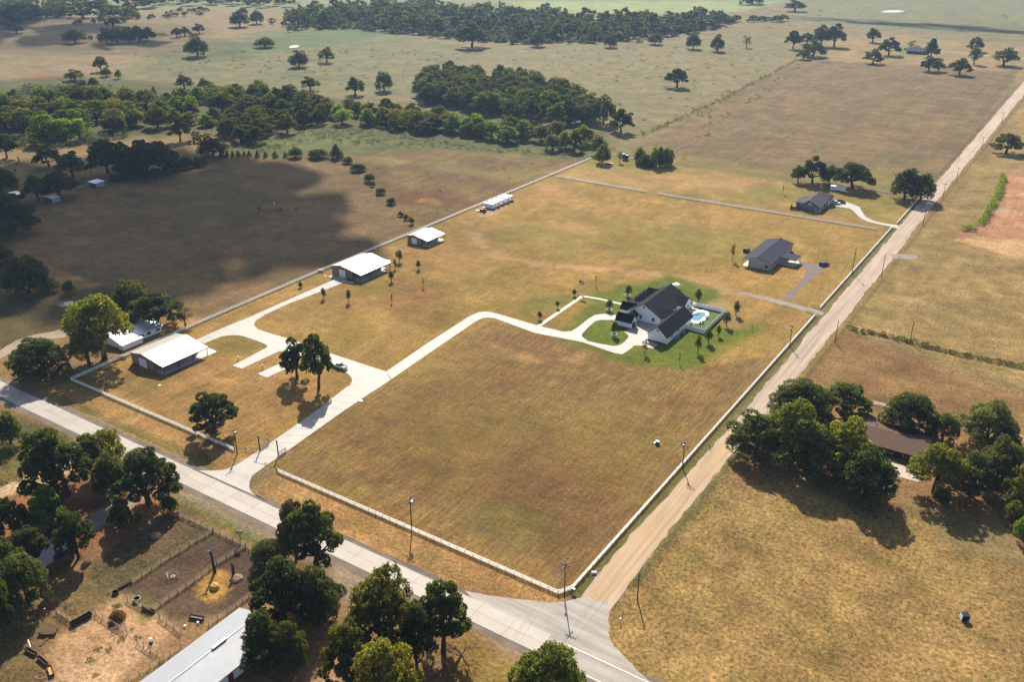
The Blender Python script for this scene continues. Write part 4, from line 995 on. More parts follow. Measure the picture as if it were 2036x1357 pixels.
loaf('pale grey shed by the grove at the corner of the horse pasture', -405.0, -398.0, 150.2, 155.6, 2.6, 2.9, M_GALV_OLD, M_WDOOR)
# ---- farmhouse far off -----------------------------------------------------------------------
U = thing('distant_house', 'distant grey roofed farmhouse among scattered oaks', 'house', (0, 0, 0))
w = MB(); gable_x(w, -132, -113, 990, 1006, 3, 6); gable_y(w, -134, -122, 1000, 1022, 3, 6); obj('wall', w, M_BRICK, U)
r = MB(); roof_x(r, -132, -113, 990, 1006, 3, 6, ov=.6); roof_y(r, -134, -122, 1000, 1022, 3, 6, ov=.6); obj('roof', r, M_GREY_SHINGLE, U)
obj('window', MB().box(-128, -126, 989.95, 990.0, 1, 2.2).box(-121, -119, 989.95, 990.0, 1, 2.2), M_GLASS, U)
# ----------------------------------------------------------------------------
# fences, gates, poles and wires
# ----------------------------------------------------------------------------
M_VINYL = plain('white_vinyl', (.86, .85, .83), .45, var=.05)
M_PIPE = plain('rusty_pipe', A(196,166,138,.55), .8, 0, .2, .25, 5)
M_PIPED = plain('dark_pipe', (.03, .027, .025), .6)
M_POLE = plain('weathered_pole', A(104,90,80,.6), .9, var=.2, scale=3)
M_WIRE = plain('bare_wire', (.42, .38, .33), .4, .6, .5)
M_FWIRE = plain('fence_wire', (.10, .085, .07), .9)
M_TPOST = plain('old_post', A(120,100,80,.6), .9, var=.2)

def rail_fence(name, label, path, spacing, H_, post, rails, rail, mat, group=None, cat='fence', post_mat=None, drop_first=False, cap=True):
    """posts are parts sharing one mesh; each rail runs the whole length"""
    F = thing(name, label, cat, (path[0][0], path[0][1], 0), 0, group)
    ox, oy = path[0]
    pm = MB().box(-post/2, post/2, -post/2, post/2, 0, H_)
    if cap: pm.box(-post/2-.015, post/2+.015, -post/2-.015, post/2+.015, H_, H_+.03)
    pm = pm.mesh('post'); pm.materials.append(post_mat or mat)
    for a, b in zip(path, path[1:]):
        L = math.hypot(b[0]-a[0], b[1]-a[1]); n = max(1, round(L/spacing)); an = math.atan2(b[1]-a[1], b[0]-a[0])
        for i in range(n+(1 if b == path[-1] else 0)):
            o = bpy.data.objects.new('post', pm); COL.objects.link(o); o.parent = F
            o.location = (a[0]+(b[0]-a[0])*i/n-ox, a[1]+(b[1]-a[1])*i/n-oy, 0); o.rotation_euler = (0, 0, an)
    for z, h in rails:
        m = MB()
        for a, b in zip(path, path[1:]): m.obox((a[0]-ox, a[1]-oy), (b[0]-ox, b[1]-oy), rail, z, z+h)
        obj('rail', m, mat, F)
    return F
R4 = [(.20, .15), (.50, .15), (.80, .15), (1.10, .13)]
WF = 'white rail fences round the estate'
rail_fence('rail_fence', 'white rail fence along the highway, left of the entrance gate', [(-192.4,1.2),(-112.3,1.2)], 2.44, 1.27, .11, R4, .07, M_VINYL, WF)
rail_fence('rail_fence', 'white rail fence along the highway, right of the entrance gate', [(-93.1,.25),(-1.6,0)], 2.44, 1.27, .11, R4, .07, M_VINYL, WF)
rail_fence('rail_fence', 'white rail fence along the gravel road from the highway corner', [(-1.45,.02),(.35,3.2),(.6,193.2)], 2.44, 1.27, .11, R4, .07, M_VINYL, WF)
rail_fence('rail_fence', 'white rail fence along the gravel road beside the slate roofed building', [(.1,201.3),(.3,324.6)], 2.44, 1.27, .11, R4, .07, M_VINYL, WF)
rail_fence('rail_fence', 'white rail fence along the gravel road beside the grey house', [(.8,331.8),(.8,382)], 2.44, 1.27, .11, R4, .07, M_VINYL, WF)
rail_fence('rail_fence', 'long white rail fence behind the tan barns on the far left of the estate', [(-192.55,1.5),(-194.6,60),(-195.4,110),(-195.0,180),(-194.0,366)], 2.44, 1.27, .11, R4, .07, M_VINYL, WF)
rail_fence('rail_fence', 'white rail fence crossing the back of the field, from the white containers to a gap', [(-190.1,315.4),(-129.8,314.9)], 2.44, 1.27, .11, R4, .07, M_VINYL, WF)
rail_fence('rail_fence', 'white rail fence crossing the back of the field in front of the grey house', [(-123.1,314.7),(-6,316.5)], 2.44, 1.27, .11, R4, .07, M_VINYL, WF)
rail_fence('rail_fence', 'short pale fence between dark oaks and the gravel road', [g(1737,379),g(1797,390)], 2.44, 1.3, .1, R4, .05, M_VINYL, WF)
rail_fence('rail_fence', 'pale fence by the grove at the corner of the horse pasture', [g(145,378),g(185,366)], 2.44, 1.2, .1, R4, .05, M_GALV_OLD)

# entrance: beam over the drive with a ring emblem, open black gates
p1, p2 = g(517, 897), g(553.5, 906.5)
ent = thing('entrance_arch', 'black post and beam entrance arch with hanging ring emblem over the drive', 'arch', (p1[0], p1[1], 0), math.atan2(p2[1]-p1[1], p2[0]-p1[0]))
Lg = math.hypot(p2[0]-p1[0], p2[1]-p1[1])
for xx in (0, Lg): obj('post', MB().box(xx-.13, xx+.13, -.13, .13, 0, 5.0), M_BLACK, ent)
obj('beam', MB().box(-.9, Lg+.3, -.06, .06, 5.0, 5.12), M_PIPE, ent)
em = MB().tube([(Lg/2+.42*math.cos(a), 0, 4.5+.42*math.sin(a)) for a in np.linspace(0, 2*math.pi, 17)], .05, 5); em.box(Lg/2-.03, Lg/2+.03, -.03, .03, 4.1, 4.9); em.box(Lg/2-.4, Lg/2+.4, -.03, .03, 4.47, 4.53)
obj('emblem', em, M_PIPED, ent)
def gate(label, a, b, h=1.25, mat=M_BLACK, n=6, group=None):
    an = math.atan2(b[1]-a[1], b[0]-a[0]); L = math.hypot(b[0]-a[0], b[1]-a[1])
    G_ = thing('gate', label, 'gate', (a[0], a[1], 0), an, group)
    f = MB()
    f.box(0, .07, -.04, .04, .12, h); f.box(L-.07, L, -.04, .04, .12, h); f.box(.07, L-.07, -.04, .04, h-.08, h); f.box(.07, L-.07, -.04, .04, .12, .2)
    obj('gate_frame', f, mat, G_)
    for k in range(1, n): z = .2+(h-.28)*k/n; obj('gate_bar', MB().box(.07, L-.07, -.02, .02, z-.02, z+.02), mat, G_)
    return G_
gate('black entrance gate standing open on the left of the drive', g(517.6,895), g(535.6,883.5), 1.5, M_BLACK, 9, 'entrance gates')
gate('black entrance gate standing open on the right of the drive', g(554,908), g(569.3,899.3), 1.5, M_BLACK, 9, 'entrance gates')
R3 = [(.35, .07), (.75, .07), (1.15, .07)]
rail_fence('pipe_fence', 'dark pipe fence from the white fence end to the left entrance gate', [(-111.9,1.1),g(488,897),g(516.5,897.6)], 3.2, 1.25, .12, R3, .06, M_PIPED, cap=False)
rail_fence('pipe_fence', 'dark pipe fence from the right entrance gate down to the white fence', [g(553.6,907.5),(-93.5,.3)], 3.0, 1.25, .12, R3, .06, M_PIPED, cap=False)
gate('dark pipe gate on the near side of the gravel drive', g(1604,622), g(1620,628), 1.2, M_PIPED, 4, 'pipe gates at the gravel drive')
gate('dark pipe gate on the far side of the gravel drive', g(1614,611), g(1629,614), 1.2, M_PIPED, 4, 'pipe gates at the gravel drive')

# ---- utility poles ---------------------------------------------------------------------
def pole(label, x, y, h, arms=((0, 1.1, 0),), trafo=False, group='utility poles', r=.17, lean=0.0):
    P = thing('utility_pole', label, 'pole', (x, y, 0), 0, group); P.rotation_euler = (0, lean, 0)
    obj('shaft', MB().cyl(0, 0, 0, h, r, r*.68, 8), M_POLE, P)
    for an, half, dz in arms:
        c, s = math.cos(an), math.sin(an); z = h-.35-dz
        a = obj('crossarm', MB().obox((-c*half, -s*half), (c*half, s*half), .14, z, z+.14), M_POLE, P)
        for t_ in (-.92, -.45, .92): obj('insulator', MB().lathe([(.05, z+.14), (.09, z+.2), (.06, z+.26), (.08, z+.32), (.03, z+.36)], c*half*t_, s*half*t_, 6), M_SILVER, a)
    if trafo:
        an = trafo; q = MB().lathe([(.26, h-2.2), (.30, h-2.1), (.30, h-1.3), (.22, h-1.13)], .42*math.cos(an), .42*math.sin(an), 10); obj('transformer', q, M_SILVER, P)
    return P
pi2 = math.pi/2
pole('utility pole at the left corner of the white fence in tree shade', -194.3, 0.3, 8.8, ((pi2, 1.2, 0),))
pole('utility pole just left of the entrance drive', -110.2, 0.6, 8.3, ((pi2, 1.2, 0),), 2.0)
pole('utility pole with transformer beside the highway fence in the middle of the field', -45.1, .45, 9.9, ((pi2, 1.35, 0), (pi2, 1.2, .9)), .8)
pole('utility pole with crossed arms at the fence corner of highway and gravel road', .35, -.35, 9.9, ((0, 1.3, 0), (pi2, 1.3, .45)))
pole('utility pole on the gravel road fence nearest the corner', .95, 64.8, 8.5, ((0, 1.3, 0), (0, 1.1, .9)), 2.6)
pole('utility pole halfway along the gravel road fence below the gravel drive', .95, 160.5, 8.0, ((0, 1.2, 0),), 2.2)
pole('tall bare utility pole on the fence opposite the gravel pad', .6, 247.4, 11.6, (), 2.6)
x, y = g(1817, 402); pole('light pole in front of the big dark oaks at the gravel road', x, y, 8.6, ((0, .6, 1.2),), 2.8)
pole('bare pole in the hay field near the road junction', 14.6, 8.3, 7.7, ())
x, y = g(1660, 681); pole('bare pole across the gravel road from the pipe gates', x, y, 8.8, ())
pole('tall bare pole east of the gravel road opposite the slate roofed building', 12.4, 249.5, 10.6, ())
x, y = g(1809, 680); pole('bare pole standing in the dark hedge across the pasture', x, y, 8.4, ())
x, y = g(1908, 1050)
for (bx, by, ty, lb) in [(1834.5,450,420,'utility pole on the east side of the gravel road nearest the grey house'),(1874,395,375,'second utility pole up the gravel road from the grey house'),(1901,361,339,'third utility pole up the gravel road from the grey house'),(1951,297,271,'fourth utility pole up the gravel road, level with the lone oak'),(1991,246,221,'farthest utility pole on the gravel road')]:
    x, y = g(bx, by); pole(lb, x, y, 8.4, ((0, 1.3, 0),))
pole('large utility pole with transformer at the bottom edge near the highway', 6.0, -41.5, 10.6, ((.5, 1.3, 0), (.5, 1.1, .8)), 1.6)
x, y = g(133, 634); pole('utility pole on the grass by the pale debris heap at the left', x, y, 7.6, ((.3, .6, 0),), False)
x, y = g(183, 347); pole('leaning bare pole beside the dark grove', x, y, 9.0, (), False, 'utility poles', .2, -.10)
def lamp_pole(label, bx, by, h):
    x, y = g(bx, by); P = thing('lamp_pole', label, 'lamp pole', (x, y, 0), 0, 'yard lamp poles')
    obj('shaft', MB().cyl(0, 0, 0, h, .11, .08, 7), M_POLE, P); a = obj('lamp_arm', MB().tube([(0, 0, h-.3), (.5, .1, h-.1), (.9, .2, h-.05)], .035, 5), M_SILVER, P)
    obj('lamp_head', MB().lathe([(.10, -.1), (.26, 0), (.22, .14), (.05, .2)], .95, .2, 8), M_WTRIM, P).location = (0, 0, h-.1)
lamp_pole('lamp pole among the dark bushes at the left edge', 57, 606, 7.5)
lamp_pole('lamp pole behind the left-edge shed', 43, 369, 7.0)

def wire(label, pts, sag=.9, n=10, r=.026):
    m = MB()
    for a, b in zip(pts, pts[1:]):
        L = math.dist(a, b)
        m.tube([(a[0]+(b[0]-a[0])*k/n, a[1]+(b[1]-a[1])*k/n, a[2]+(b[2]-a[2])*k/n-sag*(L/80)*4*(k/n)*(1-k/n)) for k in range(n+1)], r, 4)
    o = obj('power_wire', m, M_WIRE); tag(o, label, 'wire', 'overhead wires'); return o
def arm(x, y, h, an, t): return (x+math.cos(an)*t, y+math.sin(an)*t, h-.0)
for t_, nm in ((1.1, 'field side'), (.5, 'middle'), (-1.1, 'road side')):
    wire('%s overhead wire along the highway fence' % nm, [(-300, .5+t_, 9), (-194.3, .3+t_, 8.85), (-110.2, .6+t_, 8.35), (-45.1, .45+t_, 9.95), (.35, -.35+t_, 9.5)])
    wire('%s overhead wire along the gravel road fence' % {'field side': 'left', 'middle': 'middle', 'road side': 'right'}[nm], [(.35-t_, -.35, 9.95), (.95-t_, 64.8, 8.55), (.95-t_, 160.5, 8.05), (.6, 247.4, 10.9-.3*(t_ > 1))])
wire('lowest overhead wire along the highway fence', [(-300, .5, 7.2), (-194.3, .3, 7.2), (-110.2, .6, 6.6), (-45.1, .45, 7.8), (.35, -.35, 7.6)])
for t_, nm in ((1.0, 'right'), (-.5, 'middle'), (-1.1, 'left')):
    wire('%s overhead wire crossing the highway to the bottom edge pole' % nm, [(.35+t_*.6, -.35+t_*.4, 9.4), (6+t_*.88, -41.5+t_*.48, 10.6), (-12+t_, -90, 9.5)])
for t_, nm in ((1.1, 'right'), (-1.1, 'left')):
    P = [(*g(*q), 8.5) for q in [(1834.5,450),(1874,395),(1901,361),(1951,297),(1991,246)]]
    wire('%s wire on the far poles of the gravel road' % nm, [(x+t_, y, z) for x, y, z in P])

# ---- wire fences along the roads ------------------------------------------------------------
RW = [(.35, .02), (.65, .02), (.95, .02), (1.2, .02)]
rail_fence('wire_fence', 'wire fence with close brown posts across the gravel road', [(13.4,120),(13.6,190)], 1.6, 1.25, .10, RW, .02, M_FWIRE, 'wire fences', post_mat=M_TPOST, cap=False)
rail_fence('wire_fence', 'wire fence along the hay field side of the gravel road', [(12.6,14),(12.7,90)], 5, 1.15, .07, RW, .02, M_FWIRE, 'wire fences', post_mat=M_TPOST, cap=False)
rail_fence('wire_fence', 'wire fence along the pasture east of the gravel road up to the gravel pad', [(13.6,192),(13.3,282)], 3.2, 1.25, .10, RW, .025, M_FWIRE, 'wire fences', post_mat=M_TPOST, cap=False)
rail_fence('wire_fence', 'long wire fence up the east side of the gravel road past the clay pit', [(13.2,292),(11.8,420),(13,560),(13.4,900)], 4.5, 1.3, .12, RW, .03, M_FWIRE, 'wire fences', post_mat=M_TPOST, cap=False)
rail_fence('wire_fence', 'wire fence up the west side of the gravel road by the big pasture', [(.2,392),(.0,520),(-1,760)], 5, 1.3, .12, RW, .03, M_FWIRE, 'wire fences', post_mat=M_TPOST, cap=False)
rail_fence('wire_fence', 'wire fence between the mown lot and the big pasture', [g(1336,326),g(1450,342),g(1575,356)], 5, 1.2, .1, RW, .025, M_FWIRE, 'wire fences', post_mat=M_TPOST, cap=False)
rail_fence('wire_fence', 'wire fence along the south edge of the yard with the patio', [g(1775,1008),g(1880,1032),g(2040,1100)], 4, 1.2, .12, RW, .025, M_FWIRE, 'wire fences', post_mat=M_TPOST, cap=False)
# ---- cattle pens -----------------------------------------------------------------------------
CR = [(.28, .04), (.58, .04), (.88, .04), (1.2, .13)]
q_ = lambda x, y: g(240+x/6.169, 1020+y/6.169)
q2 = lambda x, y: g(x/5.656, 1120+y/5.656)
PG = 'pipe fences of the cattle pens'
def pen(label, pts, sp=2.4, h=1.3): rail_fence('pipe_fence', label, pts, sp, h, .12, CR, .07, M_PIPE, PG, cap=False)
pen('pipe fence of the pens facing the highway verge', [q_(690,30), q_(1140,235), q_(1535,425), q_(1740,520)])
pen('pipe fence dividing the grassy pen from the bare pen', [q_(1130,240), q_(840,415), q_(500,630), q_(140,870)])
pen('pipe fence dividing the two bare pens, near the hay pile', [q_(1530,430), q_(1180,640), q_(905,850), q_(380,1215)])
pen('pipe fence of the pen end with a tank and trough', [q_(85,1075), q_(375,1225)])
pen('pipe fence along the barn side of the lower bare pen', [q_(1700,950), q_(1570,1045), q_(1420,1165), q_(1080,1390)])
pen('pipe fence from the bare pen down to the barn wall', [q_(480,1290), q2(2040,800)])
pen('pipe fence of the yard by the barn with a float tank', [q2(1545,900), q2(1850,1085)])
pen('pipe fence along the barn at the sandy yard', [q2(2030,960), q2(1800,1120), q2(1450,1340)])
pen('pipe fence behind the sandy yard by the round bush', [q2(1075,570), q2(1240,690), q2(1430,800)])
pen('pipe fence of the little pen by the long feed bunk', [q2(640,560), q2(820,680)])
rail_fence('wire_fence', 'wire fence between the shaded yard and the grassy pen', [q_(690,30), g(228,1058), g(163,1108), g(95,1140)], 3.2, 1.25, .08, RW, .02, M_FWIRE, 'wire fences', post_mat=M_TPOST, cap=False)
rail_fence('wire_fence', 'wire fence across the shady ground under the oaks at the bottom left', [g(93,1150), g(95,1195), g(150,1215)], 3.0, 1.2, .08, RW, .02, M_FWIRE, 'wire fences', post_mat=M_TPOST, cap=False)
gate('grey pipe gate across the path by the sandy yard', q2(1250,790), q2(1420,720), 1.2, M_PIPE, 4)
# ----------------------------------------------------------------------------
# trees
# ----------------------------------------------------------------------------
def leafmat(name, c1, c2, trans=.30, tw=(2.1, 2.05, .7)):
    t = NT(name)
    oi = t.n('ShaderNodeObjectInfo'); at = t.n('ShaderNodeAttribute', attribute_name='leaf')
    s = t.n('ShaderNodeSeparateColor'); t.l(at.outputs['Color'], s.inputs[0])
    f = t.math('ADD', t.math('MULTIPLY', s.outputs[0], .65), t.math('MULTIPLY', oi.outputs['Random'], .5))
    c = t.mix(t.ramp(f, .1, 1.0), c1, c2)
    c = t.scalecol(c, t.math('MULTIPLY', t.ramp(s.outputs[1], 0, 1, .5, 1.5), t.ramp(oi.outputs['Random'], 0, 1, .82, 1.18)))
    d = t.n('ShaderNodeBsdfDiffuse'); t.l(c, d.inputs[0])
    tr = t.n('ShaderNodeBsdfTranslucent'); v = t.n('ShaderNodeVectorMath', operation='MULTIPLY'); t.l(c, v.inputs[0]); v.inputs[1].default_value = tw; t.l(v.outputs[0], tr.inputs[0])
    gl = t.n('ShaderNodeBsdfGlossy'); gl.inputs['Roughness'].default_value = .5; gl.inputs[0].default_value = (.8, .8, .75, 1)
    m1 = t.n('ShaderNodeMixShader'); m1.inputs[0].default_value = trans; t.l(d.outputs[0], m1.inputs[1]); t.l(tr.outputs[0], m1.inputs[2])
    m2 = t.n('ShaderNodeMixShader'); m2.inputs[0].default_value = .012; t.l(m1.outputs[0], m2.inputs[1]); t.l(gl.outputs[0], m2.inputs[2])
    t.l(m2.outputs[0], t.out.inputs['Surface']); return t.m
LM = {
 'dark':   leafmat('dark_oak_leaves', (0.038, 0.051, 0.011), (0.075, 0.087, 0.018), 0.39),
 'mid':    leafmat('green_leaves', (0.054, 0.072, 0.015), (0.104, 0.121, 0.020), 0.45),
 'olive':  leafmat('olive_leaves', (0.078, 0.084, 0.015), (0.150, 0.138, 0.020), 0.47),
 'yellow': leafmat('yellow_green_leaves', (0.113, 0.131, 0.011), (0.199, 0.197, 0.019), 0.50),
 'bright': leafmat('bright_green_leaves', (0.075, 0.125, 0.011), (0.144, 0.194, 0.020), 0.50),
 'grey':   leafmat('grey_green_leaves', (0.070, 0.080, 0.024), (0.128, 0.136, 0.041), 0.39),
 'purple': leafmat('withered_leaves', (0.101, 0.070, 0.031), (0.171, 0.127, 0.054), 0.32, (1.6, 1.5, 1.3)),
 'rust':   leafmat('rusty_leaves', (0.151, 0.075, 0.017), (0.194, 0.112, 0.024), 0.42, (1.8, 1.5, 1.0)),
 'wood':   leafmat('creek_wood_leaves', (0.045, 0.061, 0.011), (0.121, 0.127, 0.020), 0.45),
}
t = NT('bark'); p = t.pos()
t.bsdf(t.scalecol((.060, .048, .040), t.ramp(t.noise(p, 3, 4), .3, .7, .7, 1.4)), .95, 0, .1); M_BARK = t.m
t = NT('pale_bark'); p = t.pos()
t.bsdf(t.scalecol((.20, .175, .155), t.ramp(t.noise(p, 3, 4), .3, .7, .7, 1.3)), .95, 0, .1); M_PALEBARK = t.m

def crown_mesh(name, lobes, n, ls, rs, up=.25, flat=.5, narrow=.62, gap=3.6):
    """leaf sprays spread over lobes; lobes = [(x,y,z,rx,rz)], ls leaf length"""
    L = np.array(lobes); area = L[:, 3]**2; cnt = np.maximum(4, (n*area/area.sum())).astype(int)
    P = []; Nn = []; lv = []
    for (x, y, z, r, rz), c in zip(lobes, cnt):
        d = rs.normal(size=(c*2, 3)); d /= np.linalg.norm(d, axis=1)[:, None]
        keep = rs.random(len(d)) < np.clip(.62+d[:, 2]*.5+up*.3, .12, 1); d = d[keep][:c]
        # scalloped shell: sub clumps
        bump = 1+.16*np.sin(d[:, 0]*7+x)*np.sin(d[:, 1]*6+y)*np.cos(d[:, 2]*6+z)
        rad = rs.uniform(.55, 1.06, len(d))**.6*bump
        P.append(np.stack([x+d[:, 0]*r*rad, y+d[:, 1]*r*rad, z+d[:, 2]*rz*rad], 1)); Nn.append(d)
        lv.append(np.full(len(d), rs.random()))
    P = np.concatenate(P); Nn = np.concatenate(Nn); lv = np.concatenate(lv)
    ph = rs.uniform(0, 6.28, 6); fr = gap
    nz = np.sin(fr*P[:, 0]+ph[0])*np.sin(fr*1.07*P[:, 1]+ph[1])+np.sin(fr*1.13*P[:, 2]+ph[2])*np.sin(fr*.93*(P[:, 0]+P[:, 1])*.7+ph[3])
    kp = nz > rs.uniform(-.75, .15, len(P)); P, Nn, lv = P[kp], Nn[kp], lv[kp]; k = len(P)
    nr = Nn*.55+rs.normal(size=(k, 3))*.55; nr[:, 2] += .25; nr /= np.linalg.norm(nr, axis=1)[:, None]
    a = np.cross(nr, rs.normal(size=(k, 3))); a /= np.linalg.norm(a, axis=1)[:, None]; b = np.cross(nr, a)
    s = ls*rs.uniform(.6, 1.25, k)[:, None]
    fold = nr*s*.18
    V = np.stack([P-a*s*.5, P-b*s*.5*narrow+fold, P+a*s*.5, P+b*s*.5*narrow+fold], 1).reshape(-1, 3)
    me = bpy.data.meshes.new(name); me.vertices.add(len(V)); me.vertices.foreach_set('co', V.ravel())
    me.loops.add(4*k); me.loops.foreach_set('vertex_index', np.arange(4*k, dtype=np.int32))
    me.polygons.add(k); me.polygons.foreach_set('loop_start', (np.arange(k)*4).astype(np.int32)); me.update()
    at = me.attributes.new('leaf', 'FLOAT_COLOR', 'POINT')
    c = np.stack([np.repeat(lv, 4), np.repeat(rs.random(k), 4), np.zeros(4*k), np.ones(4*k)], 1)
    at.data.foreach_set('color', c.ravel().astype(np.float32)); return me

def limb_tree(mb, rs, base, h0, lobes, r0, k=6, n=6, lean=(0, 0)):
    """trunk up to h0, then limbs out to the biggest lobes"""
    x, y = base; fx, fy = x+lean[0], y+lean[1]
    mb.tube([(x, y, -.1), (x+lean[0]*.3, y+lean[1]*.3, h0*.5), (fx, fy, h0)], [r0*1.25, r0, r0*.82], n)
    big = sorted(lobes, key=lambda q: -q[3])[:k]
    for q in big:
        mid = ((fx+q[0])/2+rs.normal()*.25, (fy+q[1])/2+rs.normal()*.25, h0+(q[2]-h0)*.45)
        mb.tube([(fx, fy, h0-.15), mid, (q[0], q[1], q[2]+q[4]*.3)], [r0*.55, r0*.34, r0*.10], 5, cap=False)

PROTO = {}
def proto(shape, lod, var):
    key = (shape, lod, var)
    if key in PROTO: return PROTO[key]
    rs = np.random.RandomState(hash((shape.encode()[0]*7+shape.encode()[-1]*3+len(shape), lod, var)) % 2**31)
    N = {0: 30000, 1: 7000, 2: 1500, 3: 330, 4: 130}[lod]; LS = {0: .34, 1: .60, 2: 1.1, 3: 2.0, 4: 1.5}[lod]
    nl = {0: 26, 1: 22, 2: 13, 3: 6, 4: 5}[lod]
    lobes = []; tr = MB(); up = .25
    if shape == 'oak':      # broad dome of separate leaf clumps on a clear trunk
        m = int(nl*1.7)
        for i in range(m):
            an = i*2.4+rs.random()*.9; q = math.sqrt((i+.5)/m); rr_ = 3.9*q*rs.uniform(.8, 1.12)
            z = 3.5+5.0*(1-q**2.4)*rs.uniform(.5, 1.08)+rs.normal()*.4-.4*q
            r = rs.uniform(.72, 1.25); lobes.append((rr_*math.cos(an), rr_*math.sin(an), min(z, 9.1), r, r*rs.uniform(.55, .8)))
        limb_tree(tr, rs, (0, 0), 2.2, lobes, .36, 10, lean=(rs.normal()*.3, rs.normal()*.3))
    elif shape == 'full':   # dense, foliage nearly to the ground
        m = int(nl*1.5)
        for i in range(m):
            an = i*2.4+rs.random()*.5; q = math.sqrt((i+.5)/m); rr_ = 3.8*q*rs.uniform(.8, 1.1)
            z = 2.3+rs.random()*1.8+5.2*(1-q**2.2)*rs.uniform(.6, 1.12)
            r = rs.uniform(.9, 1.55); lobes.append((rr_*math.cos(an), rr_*math.sin(an), min(z, 8.8), r, r*rs.uniform(.7, .95)))
        for i in range(nl//3):
            an = i*6.28/(nl//3)+rs.random()*.5; rr_ = rs.uniform(2.6, 3.7); r = rs.uniform(.9, 1.5); lobes.append((rr_*math.cos(an), rr_*math.sin(an), 1.7+rs.random()*1.6, r, r))
        limb_tree(tr, rs, (0, 0), 1.8, lobes, .32, 5)
    elif shape == 'tall':   # open crown on upright limbs (cottonwood)
        for i in range(nl):
            an = i*2.4+rs.random(); t_ = (i+.5)/nl; z = 3.2+6.0*t_+rs.normal()*.3; rr_ = (3.9*math.sin(math.pi*min(.95, .22+t_*.72)))*rs.uniform(.45, 1.05)
            r = rs.uniform(1.0, 1.55); lobes.append((rr_*math.cos(an), rr_*math.sin(an), min(z, 8.9), r, r*rs.uniform(.75, 1.0)))
        limb_tree(tr, rs, (0, 0), 3.0, lobes, .34, 8, lean=(rs.normal()*.4, 0))
    elif shape == 'pine':   # loose, pointed
        for i in range(nl):
            t_ = i/(nl-1); an = i*2.4; z = 2.4+7.0*t_; rr_ = (1-t_)**.8*3.6*rs.uniform(.5, 1)
            r = (1.5-.7*t_)*rs.uniform(.8, 1.1); lobes.append((rr_*math.cos(an), rr_*math.sin(an), z, r, r*.6))
        tr.tube([(0, 0, -.1), (.1, 0, 5), (0, 0, 9.4)], [.3, .2, .05], 6)
    elif shape == 'cedar':  # dense cone to the ground
        for i in range(nl):
            t_ = i/(nl-1); an = i*2.4; z = .9+7.9*t_; rr_ = (1-t_)*2.7
            r = 1.9-1.2*t_; lobes.append((rr_*math.cos(an), rr_*math.sin(an), z, r, r*1.0))
        tr.tube([(0, 0, -.1), (0, 0, 8)], [.25, .06], 5)
    elif shape == 'column': # narrow poplar
        for i in range(nl):
            t_ = i/(nl-1); an = i*2.4; z = 1.2+7.6*t_; rr_ = 2.4*math.sin(math.pi*(.12+.8*t_))*rs.uniform(.6, 1.1)
            r = rs.uniform(1.5, 2.2)*(1.1-.4*t_); lobes.append((rr_*math.cos(an), rr_*math.sin(an), z, r, r*1.1))
        limb_tree(tr, rs, (0, 0), 1.4, lobes, .3, 4)
    elif shape == 'bush':   # shrub, W 10 x H 10 before scaling
        for i in range(nl):
            an = i*2.4; q = math.sqrt((i+.5)/nl); rr_ = 3.5*q
            z = 2.2+5.2*(1-q**2)*rs.uniform(.6, 1.1); r = rs.uniform(1.3, 2.0); lobes.append((rr_*math.cos(an), rr_*math.sin(an), z, r, r))
        for k in range(4): an = k*1.6; tr.tube([(0, 0, -.1), (1.2*math.cos(an), 1.2*math.sin(an), 4)], [.22, .06], 5)
    elif shape == 'sapling':
        for i in range(max(5, nl//3)):
            an = i*2.4; t_ = i/max(4, nl//3-1); z = 4.2+4.6*t_; rr_ = 2.6*math.sin(math.pi*(.25+.65*t_))*rs.uniform(.4, 1)
            r = rs.uniform(1.4, 2.0)*(1.15-.5*t_); lobes.append((rr_*math.cos(an), rr_*math.sin(an), z, r, r))
        tr.tube([(0, 0, -.1), (0, 0, 5), (0, 0, 8)], [.42, .32, .1], 6)
    elif shape == 'sparse': # thin sapling, few leaves
        for i in range(7):
            an = i*2.4; z = 4.0+.75*i; rr_ = 1.8*rs.random()+.6; lobes.append((rr_*math.cos(an), rr_*math.sin(an), z, 1.2, 1.2))
        N = N//6; limb_tree(tr, rs, (0, 0), 3.6, lobes, .28, 7)
    elif shape == 'bare':   # leafless grey shrub
        def br(p, d, l, r, dep):
            e = p+d*l; tr.tube([p, (p+e)/2+Vector(rs.normal(size=3))*l*.06, e], [r, r*.75, r*.45], 4, cap=False)
            if dep:
                for k in range(3):
                    nd = (d+Vector(rs.normal(size=3))*.55); nd.z = abs(nd.z)*.7+.1; br(p+d*l*rs.uniform(.55, 1), nd.normalized(), l*.66, r*.5, dep-1)
        for k in range(5): br(Vector((0, 0, 0)), Vector((rs.normal()*.5, rs.normal()*.5, 1)).normalized(), 4.0, .22, 3)
    if shape == 'tall': N = int(N*.62)
    if shape == 'sapling': N = int(N*.5)
    cm = None
    if lobes: cm = crown_mesh('crown', lobes, N, LS*(.8 if shape in ('cedar',) else 1), rs, up)
    tm = tr.mesh('trunk')
    # measured size for scaling
    if cm is not None:
        co = np.empty(len(cm.vertices)*3, np.float32); cm.vertices.foreach_get('co', co); co = co.reshape(-1, 3)
        Wd = (np.percentile(co[:, 0], 98.5)-np.percentile(co[:, 0], 1.5)+np.percentile(co[:, 1], 98.5)-np.percentile(co[:, 1], 1.5))/2; Ht = np.percentile(co[:, 2], 99.3)
    else: Wd, Ht = 8.0, 9.0
    PROTO[key] = (cm, tm, float(Wd), float(Ht)); return PROTO[key]
LEAFLESS_MAT = M_PALEBARK
_rt = random.Random(11)
TREES = []
